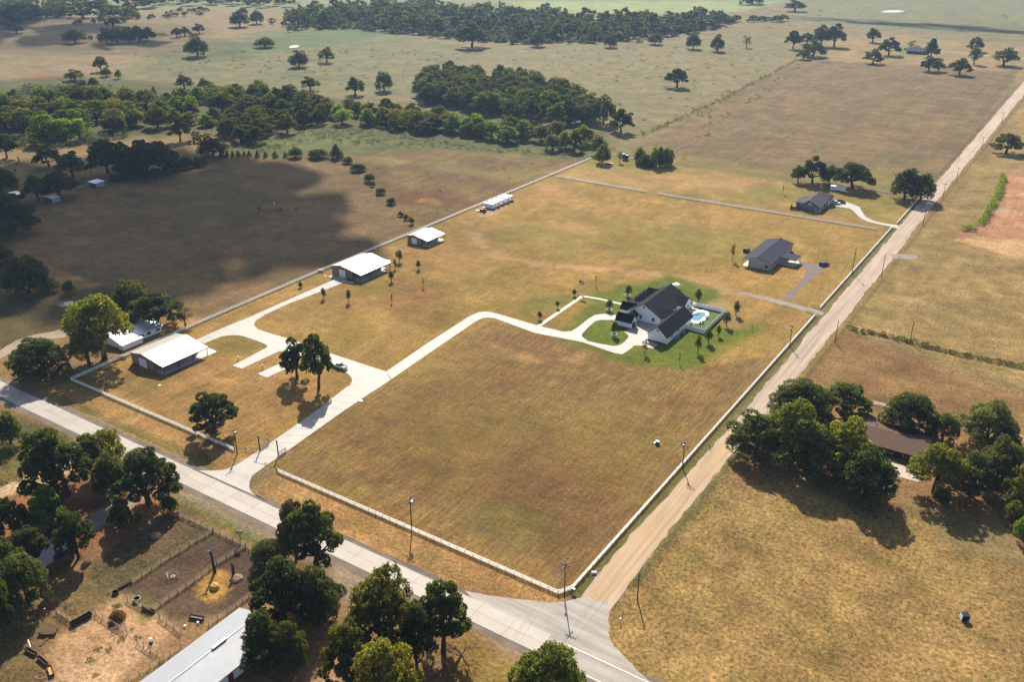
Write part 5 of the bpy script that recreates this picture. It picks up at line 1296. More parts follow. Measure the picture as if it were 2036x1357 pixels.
def tree_at(x, y, h, w, shape, colr, name, label, cat='tree', group=None, var=None, lod=None, bark=None):
    d = dist(x, y); wpx = w*F_PX/d
    if lod is None: lod = 0 if wpx > 58 else 1 if wpx > 17 else 2
    nv = {0: 4, 1: 5, 2: 4, 3: 3}[lod]
    v = _rt.randrange(nv) if var is None else var % nv
    cm, tm, W_, H_ = proto(shape, lod, v)
    s = w/W_; sz = h/H_
    R = thing(name, label, cat, (x, y, 0), _rt.uniform(0, 6.28), group); R.scale = (s, s, sz)
    if cm is not None:
        c = bpy.data.objects.new('crown', cm); COL.objects.link(c); c.parent = R
        if len(cm.materials) == 0: cm.materials.append(LM['dark'])
        c.material_slots[0].link = 'OBJECT'; c.material_slots[0].material = LM[colr]
    k = bpy.data.objects.new('trunk' if cm is not None else 'branches', tm); COL.objects.link(k); k.parent = R
    if len(tm.materials) == 0: tm.materials.append(bark or (M_BARK if cm is not None else LEAFLESS_MAT))
    TREES.append((x, y, w)); return R
def hsolve(x, y, top):
    lo, hi = 0.0, 60.0
    for _ in range(40):
        m = (lo+hi)/2
        if proj_y(x, y, m) > top: lo = m
        else: hi = m
    return max(lo, .4)
def T(shape, colr, bx, by, top, wpx, label, name=None, group=None, cat=None, cxp=None, var=None, lod=None):
    """tree from its foot pixel, crown top pixel and crown width in pixels"""
    x, y = g(bx, by); w = wpx*dist(x, y)/F_PX
    h = hsolve(x, y, top)
    nm = name or {'oak': 'oak_tree', 'full': 'shade_tree', 'tall': 'cottonwood_tree', 'pine': 'pine_tree', 'cedar': 'cedar_tree', 'column': 'poplar_tree', 'bush': 'bush', 'sapling': 'young_tree', 'sparse': 'young_tree', 'bare': 'bare_shrub'}[shape]
    ct = cat or {'bush': 'bush', 'bare': 'shrub'}.get(shape, 'tree')
    return tree_at(x, y, h, w, shape, colr, nm, label, ct, group, var, lod)

# ---- near trees, bottom left and bottom edge
T('bush','dark',22,884,824,46,'dark bush at the left edge just below the highway')
T('oak','mid',122,1001,858,118,'big oak left of the dirt lane end, shading the orange yard', var=0)
T('oak','mid',184,951,868,62,'slender oak between the dirt lane and the highway', var=1)
T('tall','yellow',226,942,856,60,'small yellow-green tree standing against the pale highway at the left')
T('oak','dark',297,1004,897,116,'big oak with dark trunk beside the highway above the grassy pen', var=2)
T('full','olive',228,985,902,66,'olive tree left of the big highway oak')
T('bare','dark',205,990,948,44,'leafless grey shrub under the olive tree')
T('bush','dark',338,1018,985,32,'dark rounded bush under the big highway oak')
T('pine','mid',246,1052,988,50,'small dark pine at the edge of the pale gravel parking spot')
T('pine','bright',105,1052,968,78,'bright green pine in the orange yard')
T('oak','mid',30,1074,996,62,'oak at the left edge below the dirt lane', var=3)
T('oak','mid',157,1110,1020,66,'oak at the right end of the dark blue shed', var=1)
T('oak','dark',64,1110,1052,62,'low oak in front of the dark blue shed', var=2)
T('oak','dark',18,1176,1078,80,'dark oak at the left edge left of the blue shed', var=0)
T('full','dark',58,1205,1108,86,'dense dark tree below the blue shed')
T('full','dark',6,1262,1135,60,'shadowy dark tree at the left edge below the blue shed')
T('oak','dark',627,1135,1010,100,'tall oak at the highway with a withered neighbour', var=3)
T('oak','purple',590,1112,1002,62,'withered purple-brown tree against the tall highway oak', var=1)
T('bush','dark',538,1122,1082,64,'low dark bush at the corner of the bare pen')
T('oak','dark',566,1238,1120,104,'dark oak behind the end of the galvanised barn', var=0)
T('full','dark',634,1232,1132,88,'round dark tree between the barn and the gravel pull-out', var=1)
T('full','dark',528,1330,1226,72,'dark tree touching the end of the galvanised barn', var=2)
T('full','dark',585,1334,1240,62,'dark tree just right of the barn end', var=3)
T('full','olive',766,1306,1146,132,'largest olive-green tree beside the highway at the bottom', var=0)
T('oak','mid',882,1296,1168,102,'oak right of the largest olive tree, against the highway', var=1)
T('tall','dark',829,1330,1204,64,'dark tree between the largest olive tree and the oak on its right', var=2)
T('oak','olive',698,1388,1240,96,'olive oak at the bottom edge left of centre', var=2)
T('full','olive',768,1428,1280,128,'broad green tree cut by the bottom edge', var=3)
T('bare','grey',918,1304,1262,54,'pale leafless shrub beside the bottom edge pole')
T('full','mid',1090,1432,1284,142,'round green tree at the bottom edge over the highway', var=1)
# ---- left homestead and estate lawn
T('full','dark',84,748,677,100,'dark spreading tree beside the left utility pole', var=2)
T('tall','yellow',208,714,594,116,'tall yellow-green cottonwood in front of the small white house', var=0)
T('tall','olive',178,724,656,66,'shorter yellow-green tree against the tall cottonwood', var=1)
T('oak','dark',312,646,586,92,'dark oak overhanging the small white house', var=3)
T('bush','olive',266,628,563,74,'olive tree behind the dark oak at the small white house', 'shade_tree', cat='tree')
T('sparse','olive',369,650,614,26,'thin yellowish sapling by the fence right of the small white house')
T('full','dark',58,584,510,82,'dark tree at the left below the horse pasture', var=0)
T('full','dark',2,548,482,56,'dark tree cut by the left edge beside the horse pasture', var=3)
T('bush','mid',97,578,552,40,'rounded bush right of the dark tree below the horse pasture')
T('bush','mid',137,584,558,22,'smaller bush at the right end of the dark trees below the horse pasture')
T('oak','dark',591,752,676,56,'left oak of the pair on the estate lawn', var=1)
T('oak','mid',634,772,667,58,'taller right tree of the pair on the estate lawn', var=0)
T('oak','mid',427,860,784,84,'round oak alone on the lawn by the highway fence', var=2)
# ---- right: ranch house trees
RG = None
T('full','mid',1590,838,756,112,'bushy green tree beside the gravel road, topmost of the ranch house trees', var=1)
T('oak','mid',1676,826,766,84,'open oak behind the ranch house roof end', var=0)
T('full','mid',1502,906,826,100,'green tree overhanging the gravel road at the ranch house', var=0)
T('full','mid',1574,924,808,108,'broad green tree in the middle of the ranch house grove', var=2)
T('full','yellow',1674,950,836,92,'yellow-topped tree against the ranch house roof', var=3)
T('full','dark',1628,950,862,92,'shaded dark tree in front of the ranch house grove', var=1)
T('full','mid',1718,992,896,96,'green tree at the lower right end of the ranch house grove', var=2)
T('full','mid',1802,858,786,92,'round green tree behind the ranch house roof', var=0)
T('full','mid',1872,880,822,52,'smaller green tree at the right end of the ranch house roof', var=3)
T('full','grey',1960,880,798,96,'feathery grey-green tree at the right above the white outbuilding', var=1)
T('full','grey',1992,902,852,54,'dark tree over the white outbuilding', var=1)
T('tall','yellow',1856,980,888,96,'yellow-green tree right of the patio', var=2)
T('full','mid',1930,984,906,84,'green tree right of the yellow-green patio tree', var=3)
T('full','grey',1984,972,878,74,'grey-green tree behind the green tree right of the patio', var=0)
T('full','olive',2024,1010,930,76,'olive bush-like tree at the right edge below the outbuilding', var=1)
T('bush','dark',1870,1001,973,32,'black-green round bush under the yellow-green patio tree')
T('bush','bright',2034,1078,1026,40,'bright bush at the right edge of the yard fence')
T('bush','olive',2010,1040,995,36,'olive bush beside the upright board at the right edge')
# ---- young trees on the estate
SG = 'young trees on the estate'
for a in [('sapling','mid',794,521,498,15,'largest young tree right of the middle tan barn'),('sapling','mid',785.5,535,515,8,'slim young tree close to the corner of the middle barn roof'),('sapling','mid',832,536,518,10,'young tree alone right of the middle barn'),
          ('sapling','mid',778.5,560,539,11,'young tree below the lean-to corner of the middle barn'),('sparse','mid',842,571,553,7,'thin nearly bare sapling in the brown patch of the field'),('sparse','olive',779,602,585,7,'faint leafless-looking sapling below the middle barn'),
          ('sapling','mid',693.7,601,576,10,'dark young tree beneath the front of the middle barn'),('sapling','mid',643.6,594,573,10,'young tree right beside the barn drive'),('bush','mid',598,572,560,9,'tiny shrub by the long white fence beside the barn drive'),
          ('sparse','mid',705,559,540,8,'ornamental shrub in the mulch bed of the middle barn'),
          ('sapling','mid',1142,589,576,10,'dark young tree near the flagpole'),('sapling','mid',1108.6,613,599,9,'young tree between the flagpole and the drive'),('sapling','mid',1073,636,620,10,'young tree on bare soil beside the drive bend'),
          ('sapling','mid',1249,589,568,15,'young tree in a stone ring behind the farmhouse porch'),('sapling','mid',1211,617,597,14,'young tree in a stone ring by the front walk'),('sapling','mid',1221,667,640,16,'young tree in a stone ring inside the drive loop'),
          ('sparse','rust',1281.5,704,676,15,'reddish sapling near the garage apron'),('sapling','mid',1388,602,575,15,'young tree behind the pool fence corner'),('sapling','mid',1463,627,600,15,'young tree at the right end of the lawn'),
          ('sapling','mid',1444.5,649,621,15,'young tree just outside the pool fence corner'),('sapling','mid',1428,669,648,11,'small young tree between two larger ones below the pool fence'),('sapling','mid',1408,683,655,17,'dark dense young tree below the pool fence'),
          ('sapling','olive',1387,702,668,13,'olive young tree below the garage wing'),('sparse','dark',1350.5,724,701,6,'thin stake-like sapling at the edge of the watered lawn'),('sparse','rust',1456,518,486,11,'rust-brown young tree left of the slate roofed building'),
          ('sparse','olive',1232,324,302,12,'thin young tree by the dark trampoline-like heap at the back corner'),('sparse','mid',1184.5,567,548,5,'small sapling in the field above the flagpole'),('sparse','mid',1556,386,368,5,'tiny sapling in the lot left of the grey house')]:
    T(a[0], a[1], a[2], a[3], a[4], a[5]*.86, a[6], 'young_tree' if a[0] != 'bush' else 'shrub', SG, 'young tree' if a[0] != 'bush' else 'shrub', lod=1 if a[5] > 8 else 2)
M_STONE = plain('pale_stone', A(206,196,184,.8), .8, var=.2, scale=5)
for (px, py, lb) in [(1246.5,588,'pale stone ring round the young tree behind the farmhouse porch'),(1211,617,'pale stone ring round the young tree by the front walk'),(1221,665.5,'pale stone ring round the young tree inside the drive loop')]:
    x, y = g(px, py); rg = thing('tree_ring', lb, 'tree ring', (x, y, 0), 0, 'stone rings round young trees')
    sm_ = MB().add([(-.17,-.13,0),(.17,-.13,0),(.2,.13,0),(-.2,.13,0),(-.16,-.12,.28),(.16,-.12,.28),(.19,.12,.25),(-.19,.12,.25)], [(0,3,2,1),(4,5,6,7),(0,1,5,4),(1,2,6,5),(2,3,7,6),(3,0,4,7)]).mesh('stone'); sm_.materials.append(M_STONE)
    for k in range(20):
        an = k*2*math.pi/20; o = bpy.data.objects.new('stone', sm_); COL.objects.link(o); o.parent = rg; o.location = (1.22*math.cos(an), 1.22*math.sin(an), 0); o.rotation_euler = (0, 0, an+pi2+_rt.uniform(-.1, .1)); o.scale = (_rt.uniform(.85, 1.05),)*3
    obj('mulch', MB().cyl(0, 0, .0, .08, 1.08, n=16), M_DARKIN, rg)
# ---- left: horse place
T('oak','dark',14,314,268,40,'oak at the left edge beyond the loafing sheds', var=0)
T('oak','dark',98,332,291,48,'left oak of the two above the loafing sheds', var=1)
T('oak','dark',145,354,303,50,'right oak of the two above the loafing sheds', var=2)
T('oak','dark',77,398,348,50,'oak close beside the left-edge shed', var=3)
T('oak','dark',120,392,343,62,'oak right behind the open shed with white roof', var=0)
T('full','dark',4,382,336,60,'dark tree cut by the left edge above the sheds', var=1)
T('full','dark',26,462,390,90,'big dark tree at the left edge below the sheds', var=2)
GG = 'oaks of the grove at the pasture corner'
for a in [(215,345,279,64,0),(241,352,284,54,1),(264,346,288,48,2),(292,350,281,66,3),(326,346,281,56,1)]:
    T('oak','dark',a[0],a[1],a[2],a[3], 'dark oak of the close grove at the upper left corner of the horse pasture', None, GG, var=a[4])
T('oak','dark',359,281,231,36,'single oak standing clear above the grove at the pasture corner', var=2)
T('sparse','dark',402,303,263,42,'thin half-bare tree right of the grove at the pasture corner', 'oak_tree')
T('full','dark',424,311,275,54,'bushy tree right of the half-bare tree at the pasture edge', var=0)
HG = 'shrubs along the north edge of the horse pasture'
for a in [(255,356,334,34),(284,352,336,30),(345,340,318,34),(372,334,312,32),(398,330,312,28),(310,352,335,26),(230,362,346,20),(268,344,322,36)]:
    T('bush','dark',a[0],a[1],a[2],a[3],'dark shrub in the unbroken brush below the pasture corner grove', None, HG)
CG = 'small cedars in a row at the north edge of the horse pasture'
for a in [(441,312,299,11),(452,312,300,10),(463,312,300,9),(474,312,299,11),(486,312,300,9),(496,312,299,10),(512,313,300,11),(528,313,301,10),(547,313,300,12),(567,313,302,9)]:
    T('cedar','dark',a[0],a[1],a[2],a[3],'small dark cedar in the row along the back of the horse pasture', None, CG)
T('bush','mid',588,313,293,26,'rounded shrub at the right end of the cedar row')
T('bush','mid',633,314,297,36,'wide low shrub between the cedar row and the pointed cedar')
T('cedar','dark',669,315,287,28,'pointed cedar at the upper right corner of the horse pasture')
for a, l in zip([(691,325,312,20),(712,340,325,28),(735,362,346,20),(757,386,374,19),(777,406,393,18),(797,430,420,12),(808,437,426,11),(818,446,431,11),(741,371,362,10)],
             ['first shrub down the right edge of the horse pasture, near the pointed cedar','widest dark shrub on the right edge of the horse pasture','third shrub down the right edge of the horse pasture','fourth shrub down the right edge of the horse pasture','fifth shrub down the right edge of the horse pasture','upper of the last three shrubs above the small tan barn','middle of the last three shrubs above the small tan barn','lowest shrub of the pasture edge, nearest the small tan barn','tiny shrub right below the third one on the pasture edge']):
    T('bush','mid',a[0],a[1],a[2],a[3],l,None,'shrubs down the right edge of the horse pasture')
# ---- scattered field oaks, middle and far
for a in [
 ('oak','dark',894,152,120,32,'taller of two oaks standing at the top left of the dense grove'),('oak','dark',916,154,131,22,'smaller of two oaks standing at the top left of the dense grove'),
 ('full','dark',1200,246,190,48,'dark tree at the right end of the dense grove'),('oak','dark',1235,263,216,42,'round oak standing clear at the right of the dense grove'),('oak','dark',1346,174,137,42,'lone oak on a bare patch in the open pasture'),
 ('oak','mid',707,189,153,34,'middle one of three field oaks above the creek wood'),('full','dark',764,181,143,32,'right one of three field oaks above the creek wood'),('oak','mid',618,180,152,34,'left one of three field oaks above the creek wood'),
 ('full','dark',595,133,100,36,'dark rounded tree in the meadow below the white pond'),('oak','mid',650,124,94,32,'loose tree right of the dark one below the white pond'),('bush','mid',527,94,74,36,'low spreading tree left of the white pond'),
 ('full','dark',393,112,68,42,'big dark oak alone in the far meadow'),('oak','dark',396,66,47,24,'small oak above the big dark meadow oak'),('oak','dark',351,74,55,20,'left oak of a close pair in the far meadow'),('oak','dark',368,71,53,22,'right oak of a close pair in the far meadow'),
 ('oak','dark',225,54,36,28,'oak above the long oak clump in the far meadow'),('full','dark',150,85,56,42,'oak left of the long oak clump in the far meadow'),
 ('full','dark',477,53,22,36,'large oak on the far ridge'),('oak','dark',483,32,15,22,'small oak behind the large ridge oak'),('full','dark',511,47,20,26,'oak right of the large ridge oak'),
 ('full','dark',12,37,20,24,'leftmost tree of the far corner'),('full','dark',30,50,26,30,'second tree of the far left corner'),('oak','dark',48,38,20,18,'small tree right of the far left corner trees'),('oak','mid',33,66,45,28,'lighter tree below the far left corner trees'),
 ('oak','dark',938,94,42,56,'very large oak in front of the far wood'),('full','dark',1068,92,64,28,'oak at the lower edge of the far wood'),('full','dark',1213,94,69,26,'round oak at the right part of the far wood edge'),('full','dark',1302,88,65,28,'oak just clear of the far wood on the right'),
 ('full','dark',1378,97,67,28,'first lone oak right of the far wood'),('full','dark',1426,102,69,26,'second lone oak right of the far wood'),('sparse','dark',1484,95,71,16,'small ragged tree right of the two lone oaks'),
 ('oak','dark',1576,97,61,28,'left oak of the far farm clump'),('oak','dark',1604,88,65,30,'low oak inside the far farm clump'),('oak','dark',1632,92,50,34,'tall oak in the middle of the far farm clump'),('oak','dark',1658,93,48,38,'tallest right oak of the far farm clump'),('oak','dark',1616,112,80,42,'wide oak below the far farm clump'),('oak','dark',1597,118,99,28,'small oak over a pale shed at the far farm clump'),
 ('oak','dark',1735,84,56,28,'oak left of the distant farmhouse, farthest up'),('oak','dark',1767,110,75,38,'wide oak beside the distant farmhouse'),('oak','dark',1735,126,98,34,'oak left of the distant farmhouse, nearest down'),('sparse','dark',1810,98,80,14,'thin tree behind the distant farmhouse'),
 ('pine','mid',1850,115,77,30,'loose pine right of the distant farmhouse'),('oak','dark',1846,142,112,32,'wide oak below the loose pine'),('oak','dark',1866,142,122,24,'small oak touching the wide oak below the pine'),('oak','dark',1907,149,117,42,'round oak nearest the gravel road at the distant farm'),('tall','dark',1936,128,94,22,'lower of two stacked trees at the distant lane'),('oak','dark',1938,102,73,28,'upper of two stacked trees at the distant lane'),('oak','mid',1995,130,94,42,'broad lighter oak by the distant lane at the right'),
 ('oak','dark',1580,22,-1,36,'oak at the very top of the far fields'),
 ('oak','dark',2000,304,265,54,'lone round oak east of the gravel road'),('full','dark',1798,396,336,56,'big dark oak on the left of the pair at the gravel road'),('full','dark',1830,398,346,48,'dark oak on the right of the pair at the gravel road'),
 ('oak','dark',1615,364,313,50,'round oak behind the grey house'),('oak','olive',1586,363,330,26,'small olive tree left of the oaks behind the grey house'),('full','dark',1648,366,330,34,'low dark tree between the oaks behind the grey house'),('oak','dark',1694,374,325,70,'widest oak behind the white trailer'),
 ('full','mid',1198,324,288,30,'rounded green tree at the back corner of the estate'),('full','mid',1190,308,270,30,'green tree behind the rounded one at the back corner'),
 ('column','mid',1272,322,294,22,'left poplar of the back corner clump'),('bush','dark',1285,330,309,32,'dark shrub under the back corner poplars'),('column','bright',1300,332,292,17,'pale poplar in the middle of the back corner clump'),('column','mid',1312,331,293,17,'tall poplar right of the pale one in the back corner clump'),('column','mid',1323,330,295,18,'second poplar from the right in the back corner clump'),('column','mid',1332,328,298,14,'rightmost poplar of the back corner clump'),
 ('oak','mid',368,178,149,32,'pale green tree at the upper edge of the left wood'),('oak','mid',408,182,156,26,'grey-green tree right of the pale green tree at the wood edge'),('cedar','dark',306,186,172,12,'small dark cedar in the rough meadow'),('cedar','dark',347,189,177,11,'small cedar right of the first one in the rough meadow'),
 ('oak','mid',150,160,138,36,'tree at the right end of the red bank'),('oak','olive',202,142,112,28,'ragged tree by the rough hollow'),('bush','mid',212,152,134,20,'bush below the ragged tree at the hollow'),('bush','bright',236,156,138,14,'pale bush right of the hollow'),('bush','dark',162,176,160,24,'dark bush under the red bank tree'),('bush','dark',187,172,154,18,'dark bush beside the pale track'),('bush','mid',180,78,70,10,'tiny bush in the far meadow')]:
    T(*a[:7])
LG = 'oaks of the long clump in the far meadow'
for a in [(213,86,56,30),(234,86,54,30),(256,85,53,28),(276,84,52,30),(295,80,54,26)]:
    T('full','dark',a[0],a[1],a[2],a[3],'oak of the long dark clump in the far meadow',None,LG)
x, y = g(38, 324); dt = thing('dead_tree', 'dead broken trunk in the paddock at the left', 'tree', (x, y, 0)); b = MB().tube([(0,0,-.1),(.1,0,2),(-.1,.1,4.2)], [.45,.36,.2], 7); b.tube([(0,0,2.6),(.9,.2,3.4)], [.2,.08], 5); b.tube([(0,0,3.2),(-.8,.1,3.9)], [.16,.06], 5); obj('trunk', b, M_BARK, dt)

# ---- woods: every tree on its own where it can be told apart ---------------------------
def inpoly(x, y, P):
    c = False; n = len(P)
    for i in range(n):
        ax, ay = P[i]; bx, by = P[(i+1) % n]
        if (ay > y) != (by > y) and x < ax+(y-ay)*(bx-ax)/(by-ay): c = not c
    return c
def scatter(poly_px, spacing, seed, jitter=.4):
    P = G(*poly_px); R_ = random.Random(seed); out = []
    xs = [p[0] for p in P]; ys = [p[1] for p in P]
    x = min(xs); row = 0
    while x < max(xs):
        y = min(ys)+(row % 2)*spacing/2
        while y < max(ys):
            q = (x+R_.uniform(-jitter, jitter)*spacing, y+R_.uniform(-jitter, jitter)*spacing)
            if inpoly(q[0], q[1], P): out.append(q)
            y += spacing
        x += spacing*.87; row += 1
    return out
def wood(poly, spacing, hr, wr, shapes, cols, label, group, seed, prob=1.0, name='woodland_tree'):
    R_ = random.Random(seed+1); n = 0
    for q in scatter(poly, spacing, seed):
        if R_.random() > prob: continue
        if any((q[0]-a)**2+(q[1]-b)**2 < (spacing*.55)**2 for a, b, _ in TREES[-400:]): continue
        w = R_.uniform(*wr); h = R_.uniform(*hr)
        sh_ = R_.choice(shapes); cl_ = R_.choice(cols); tree_at(q[0], q[1], h, w, sh_, cl_, name, {'dark': 'dark ', 'wood': 'dull green ', 'mid': 'green ', 'olive': 'olive ', 'yellow': 'yellowish ', 'bright': 'bright green '}[cl_]+{'oak': 'spreading ', 'full': 'bushy ', 'tall': 'upright '}[sh_]+label, 'tree', group, lod=1); n += 1
    return n
n1 = wood([(834,205),(828,172),(852,158),(905,156),(960,162),(1040,165),(1090,182),(1140,195),(1180,225),(1180,245),(1110,250),(1060,240),(1000,232),(950,225),(890,215)], 14, (12,17), (14,19), ['oak','full','full'], ['dark','wood','dark','mid','dark','wood'], 'tree of the dense dark grove in the middle of the pastures', 'trees of the dense dark grove', 5)
n2 = wood([(640,222),(700,218),(760,226),(830,232),(900,248),(980,258),(1060,270),(1110,276),(1160,284),(1195,300),(1170,305),(1100,300),(1030,288),(950,280),(880,272),(800,262),(720,252),(640,246)], 12, (9,14), (10,15), ['full','oak','tall','full'], ['wood','mid','mid','wood','olive','yellow','bright'], 'tree of the green creek belt below the dense grove', 'trees of the creek belt', 9, .80)
n3 = wood([(440,262),(460,235),(520,210),(600,200),(640,215),(645,248),(600,262),(540,285),(480,285)], 13, (10,15), (12,17), ['oak','full'], ['dark','dark','wood','dark'], 'tree in the left part of the creek wood above the cedar row', 'dark trees of the creek wood', 12, .85)
n4 = wood([(-40,262),(-40,215),(60,205),(160,198),(240,205),(300,215),(300,245),(235,262),(180,268),(110,276),(60,270)], 14, (10,16), (13,18), ['full','tall','oak'], ['wood','mid','bright','dark','olive','mid'], 'tree of the left wood above the paddocks', 'trees of the left wood', 15, .80)
n5 = wood([(300,250),(300,205),(350,200),(420,192),(520,186),(560,196),(520,205),(450,232),(430,256),(360,250)], 14, (8,14), (10,16), ['full','oak','full'], ['mid','wood','olive','bright','dark'], 'tree of the thin wood between left wood and creek wood', 'trees of the thin mixed wood', 18, .62)
T('full','dark',314,254,212,46,'big very dark oak at the lower edge of the thin mixed wood'); T('tall','bright',96,284,228,56,'pale green tree at the lower edge of the left wood'); T('tall','bright',130,280,236,48,'second pale green tree at the lower edge of the left wood'); T('tall','bright',160,278,236,42,'third pale green tree at the lower edge of the left wood'); T('full','yellow',270,250,216,40,'yellowish tree in front of the left wood')
print('WOODS', n1, n2, n3, n4, n5, len(TREES))

# ---- masses too many or too far to count ---------------------------------------------------
def mass(name, label, items, colr, lod=3):
    """many crowns joined into one mesh"""
    Vs = []; Ls = []
    R_ = random.Random(len(items))
    for (x, y, h, w, shape) in items:
        cm, tm, W_, H_ = proto(shape, lod, R_.randrange(3))
        co = np.empty(len(cm.vertices)*3, np.float32); cm.vertices.foreach_get('co', co); co = co.reshape(-1, 3)
        at_ = np.empty(len(cm.vertices)*4, np.float32); cm.attributes['leaf'].data.foreach_get('color', at_); at_ = at_.reshape(-1, 4).copy()
        an = R_.uniform(0, 6.28); c, s = math.cos(an), math.sin(an); k = w/W_; kz = h/H_
        Vs.append(np.stack([x+(co[:, 0]*c-co[:, 1]*s)*k, y+(co[:, 0]*s+co[:, 1]*c)*k, co[:, 2]*kz], 1))
        tone = R_.random(); at_[:, 0] = at_[:, 0]*.4+tone*.6; at_[:, 1] = np.clip(at_[:, 1]*.7+(R_.random()-.5)*.5+.15, 0, 1); Ls.append(at_)
    V = np.concatenate(Vs).astype(np.float32); Lc = np.concatenate(Ls); k = len(V)//4
    me = bpy.data.meshes.new(name); me.vertices.add(len(V)); me.vertices.foreach_set('co', V.ravel())
    me.loops.add(4*k); me.loops.foreach_set('vertex_index', np.arange(4*k, dtype=np.int32))
    me.polygons.add(k); me.polygons.foreach_set('loop_start', (np.arange(k)*4).astype(np.int32)); me.update()
    a_ = me.attributes.new('leaf', 'FLOAT_COLOR', 'POINT'); a_.data.foreach_set('color', Lc.ravel())
    o = obj(name, me, LM[colr]); tag(o, label, 'wood' if 'wood' in name else 'scrub', kind='stuff'); return o
def items(poly, sp, hr, wr, shapes, seed, prob=1.0, avoid=0):
    R_ = random.Random(seed)
    return [(q[0], q[1], R_.uniform(*hr), R_.uniform(*wr), R_.choice(shapes)) for q in scatter(poly, sp, seed, .45) if R_.random() < prob and not (avoid and any((q[0]-a)**2+(q[1]-b)**2 < (b_*avoid)**2 for a, b, b_ in TREES))]
fw = items([(560,50),(600,40),(700,36),(850,28),(1000,34),(1100,38),(1200,44),(1300,42),(1436,40),(1440,50),(1380,68),(1300,72),(1240,82),(1140,84),(1060,84),(980,76),(900,68),(800,66),(720,56),(640,54)], 19, (7,22), (9,26), ['full','oak','tall'], 3, .88)
fw += items([(560,34),(640,22),(760,10),(900,20),(1000,28),(1100,34),(1000,38),(850,30),(700,36),(600,42)], 25, (9,22), (11,28), ['full','tall'], 5, .8)
fw += items([(570,60),(700,58),(860,74),(1000,88),(1240,84),(1430,52),(1430,42),(1300,46),(1000,44),(760,36),(600,46)], 15, (4,9), (9,16), ['bush'], 16, .8)
fw += items([(540,64),(700,60),(860,78),(1000,92),(1240,90),(1440,56),(1460,40),(1440,30),(1300,34),(1000,26),(760,4),(640,14),(540,40)], 26, (3,9), (6,14), ['bush','full'], 6, .5)
mass('far_wood', 'wide belt of hazy woodland across the far fields', fw, 'wood')
fl = items([(-200,40),(0,25),(120,18),(200,20),(260,26),(280,34),(220,40),(120,36),(60,44),(0,66),(-200,110)], 22, (12,19), (15,24), ['full','oak'], 7, .9)
fl += items([(-200,16),(60,8),(260,2),(560,-4),(620,8),(540,18),(420,10),(300,18),(180,14),(0,24)], 32, (12,19), (18,28), ['full','oak'], 8, .75)
fl += items([(160,38),(290,34),(360,18),(420,20),(400,32),(300,40),(200,48),(150,48)], 20, (3,8), (6,13), ['bush','full'], 9, .55)
mass('far_wood', 'hazy woods on the rise at the far upper left', fl, 'dark')
fr = items([(1550,-2),(2300,-12),(2300,-22),(1550,-10)], 60, (14,22), (40,60), ['full'], 10, .95)
fr += items([(1472,10),(1516,9),(1512,4),(1476,4)], 20, (12,18), (16,26), ['full'], 11)
fr += items([(1440,44),(1540,36),(1560,42),(1470,52)], 22, (4,9), (10,18), ['bush'], 12, .8)
mass('far_wood', 'dark tree lines at the top right beyond the last fields', fr, 'dark')
un = items([(-40,275),(60,272),(180,268),(260,262),(250,275),(160,292),(80,300),(-40,300)], 6, (2,4), (5,8), ['bush'], 13, .7)
un += items([(440,290),(640,250),(800,262),(1000,296),(1190,306),(1160,312),(1060,308),(900,296),(760,290),(620,285),(500,305)], 5, (.7,1.9), (2,4.4), ['bush'], 14, .45)
un += items([(826,222),(940,236),(1060,262),(1000,262),(900,250),(830,236)], 7, (1.5,4), (4,8), ['bush'], 15, .6)
un += items([(-40,195),(60,180),(170,170),(220,178),(300,196),(420,180),(540,180),(640,205),(420,205),(300,215),(150,200),(-40,212)], 12, (3,8), (5,12), ['full','bush','cedar'], 16, .62, .3)
un += items([(60,170),(140,176),(180,190),(80,190),(20,185)], 8, (2,4), (5,9), ['bush'], 17, .7)
mass('brush', 'brush and low growth along the creek and wood edges', un, 'mid', 4)
sc_ = items([(560,95),(860,100),(930,110),(820,165),(640,170),(430,140),(330,150),(260,110),(400,98)], 15, (.6,2.2), (2,6.5), ['bush'], 18, .40)
sc_ += items([(960,100),(1400,90),(1580,105),(1440,190),(1330,250),(1240,280),(1220,200),(1100,150)], 17, (.5,1.8), (2,6), ['bush'], 19, .34)
sc_ += items([(1560,20),(2036,25),(2036,70),(1700,62),(1480,60)], 45, (1,3), (3,7), ['bush'], 20, .35)
sc_ += items([(700,320),(1000,310),(1080,330),(940,400),(840,445),(770,380)], 9, (.3,1.1), (1,2.8), ['bush'], 21, .30)
sc_ += items([(1340,330),(1480,205),(1590,125),(1600,130),(1500,205),(1260,272),(1252,268),(1430,195)], 7, (.6,2.0), (1.5,4), ['bush'], 22, .5)
sc_ += items([(1270,270),(1440,193),(1582,118),(1586,121),(1444,197),(1276,274)], 3.2, (.8,2.0), (1.6,3.4), ['bush'], 23, .9)
sc_ += items([(110,1300),(130,1265),(200,1220),(250,1190),(320,1235),(330,1260),(190,1380),(120,1370)], 2.4, (.15,.35), (.8,2.0), ['bush'], 31, .16)
sc_ += items([(360,1015),(430,1060),(235,1180),(200,1190),(180,1130)], 2.6, (.12,.3), (.8,2.0), ['bush'], 32, .25)
sc_ += items([(0,835),(110,870),(150,925),(90,940),(0,975),(-60,940)], 4.5, (.5,1.8), (1.5,4.5), ['bush'], 24, .55)
sc_ += items([(0,1180),(80,1190),(150,1150),(200,1160),(150,1215),(60,1260),(0,1300)], 5.0, (.2,.7), (1,2.8), ['bush'], 25, .35)
mass('scrub', 'low weeds and scrub dotted over the rough meadows', sc_, 'mid', 4)
hd = items([(1683,651),(1731,661),(1810,678),(1886,699),(2036,730),(2120,748),(2120,752),(2036,735),(1886,704),(1810,684),(1731,667),(1683,657)], 1.3, (.7,1.7), (1.2,2.6), ['bush'], 26, .95)
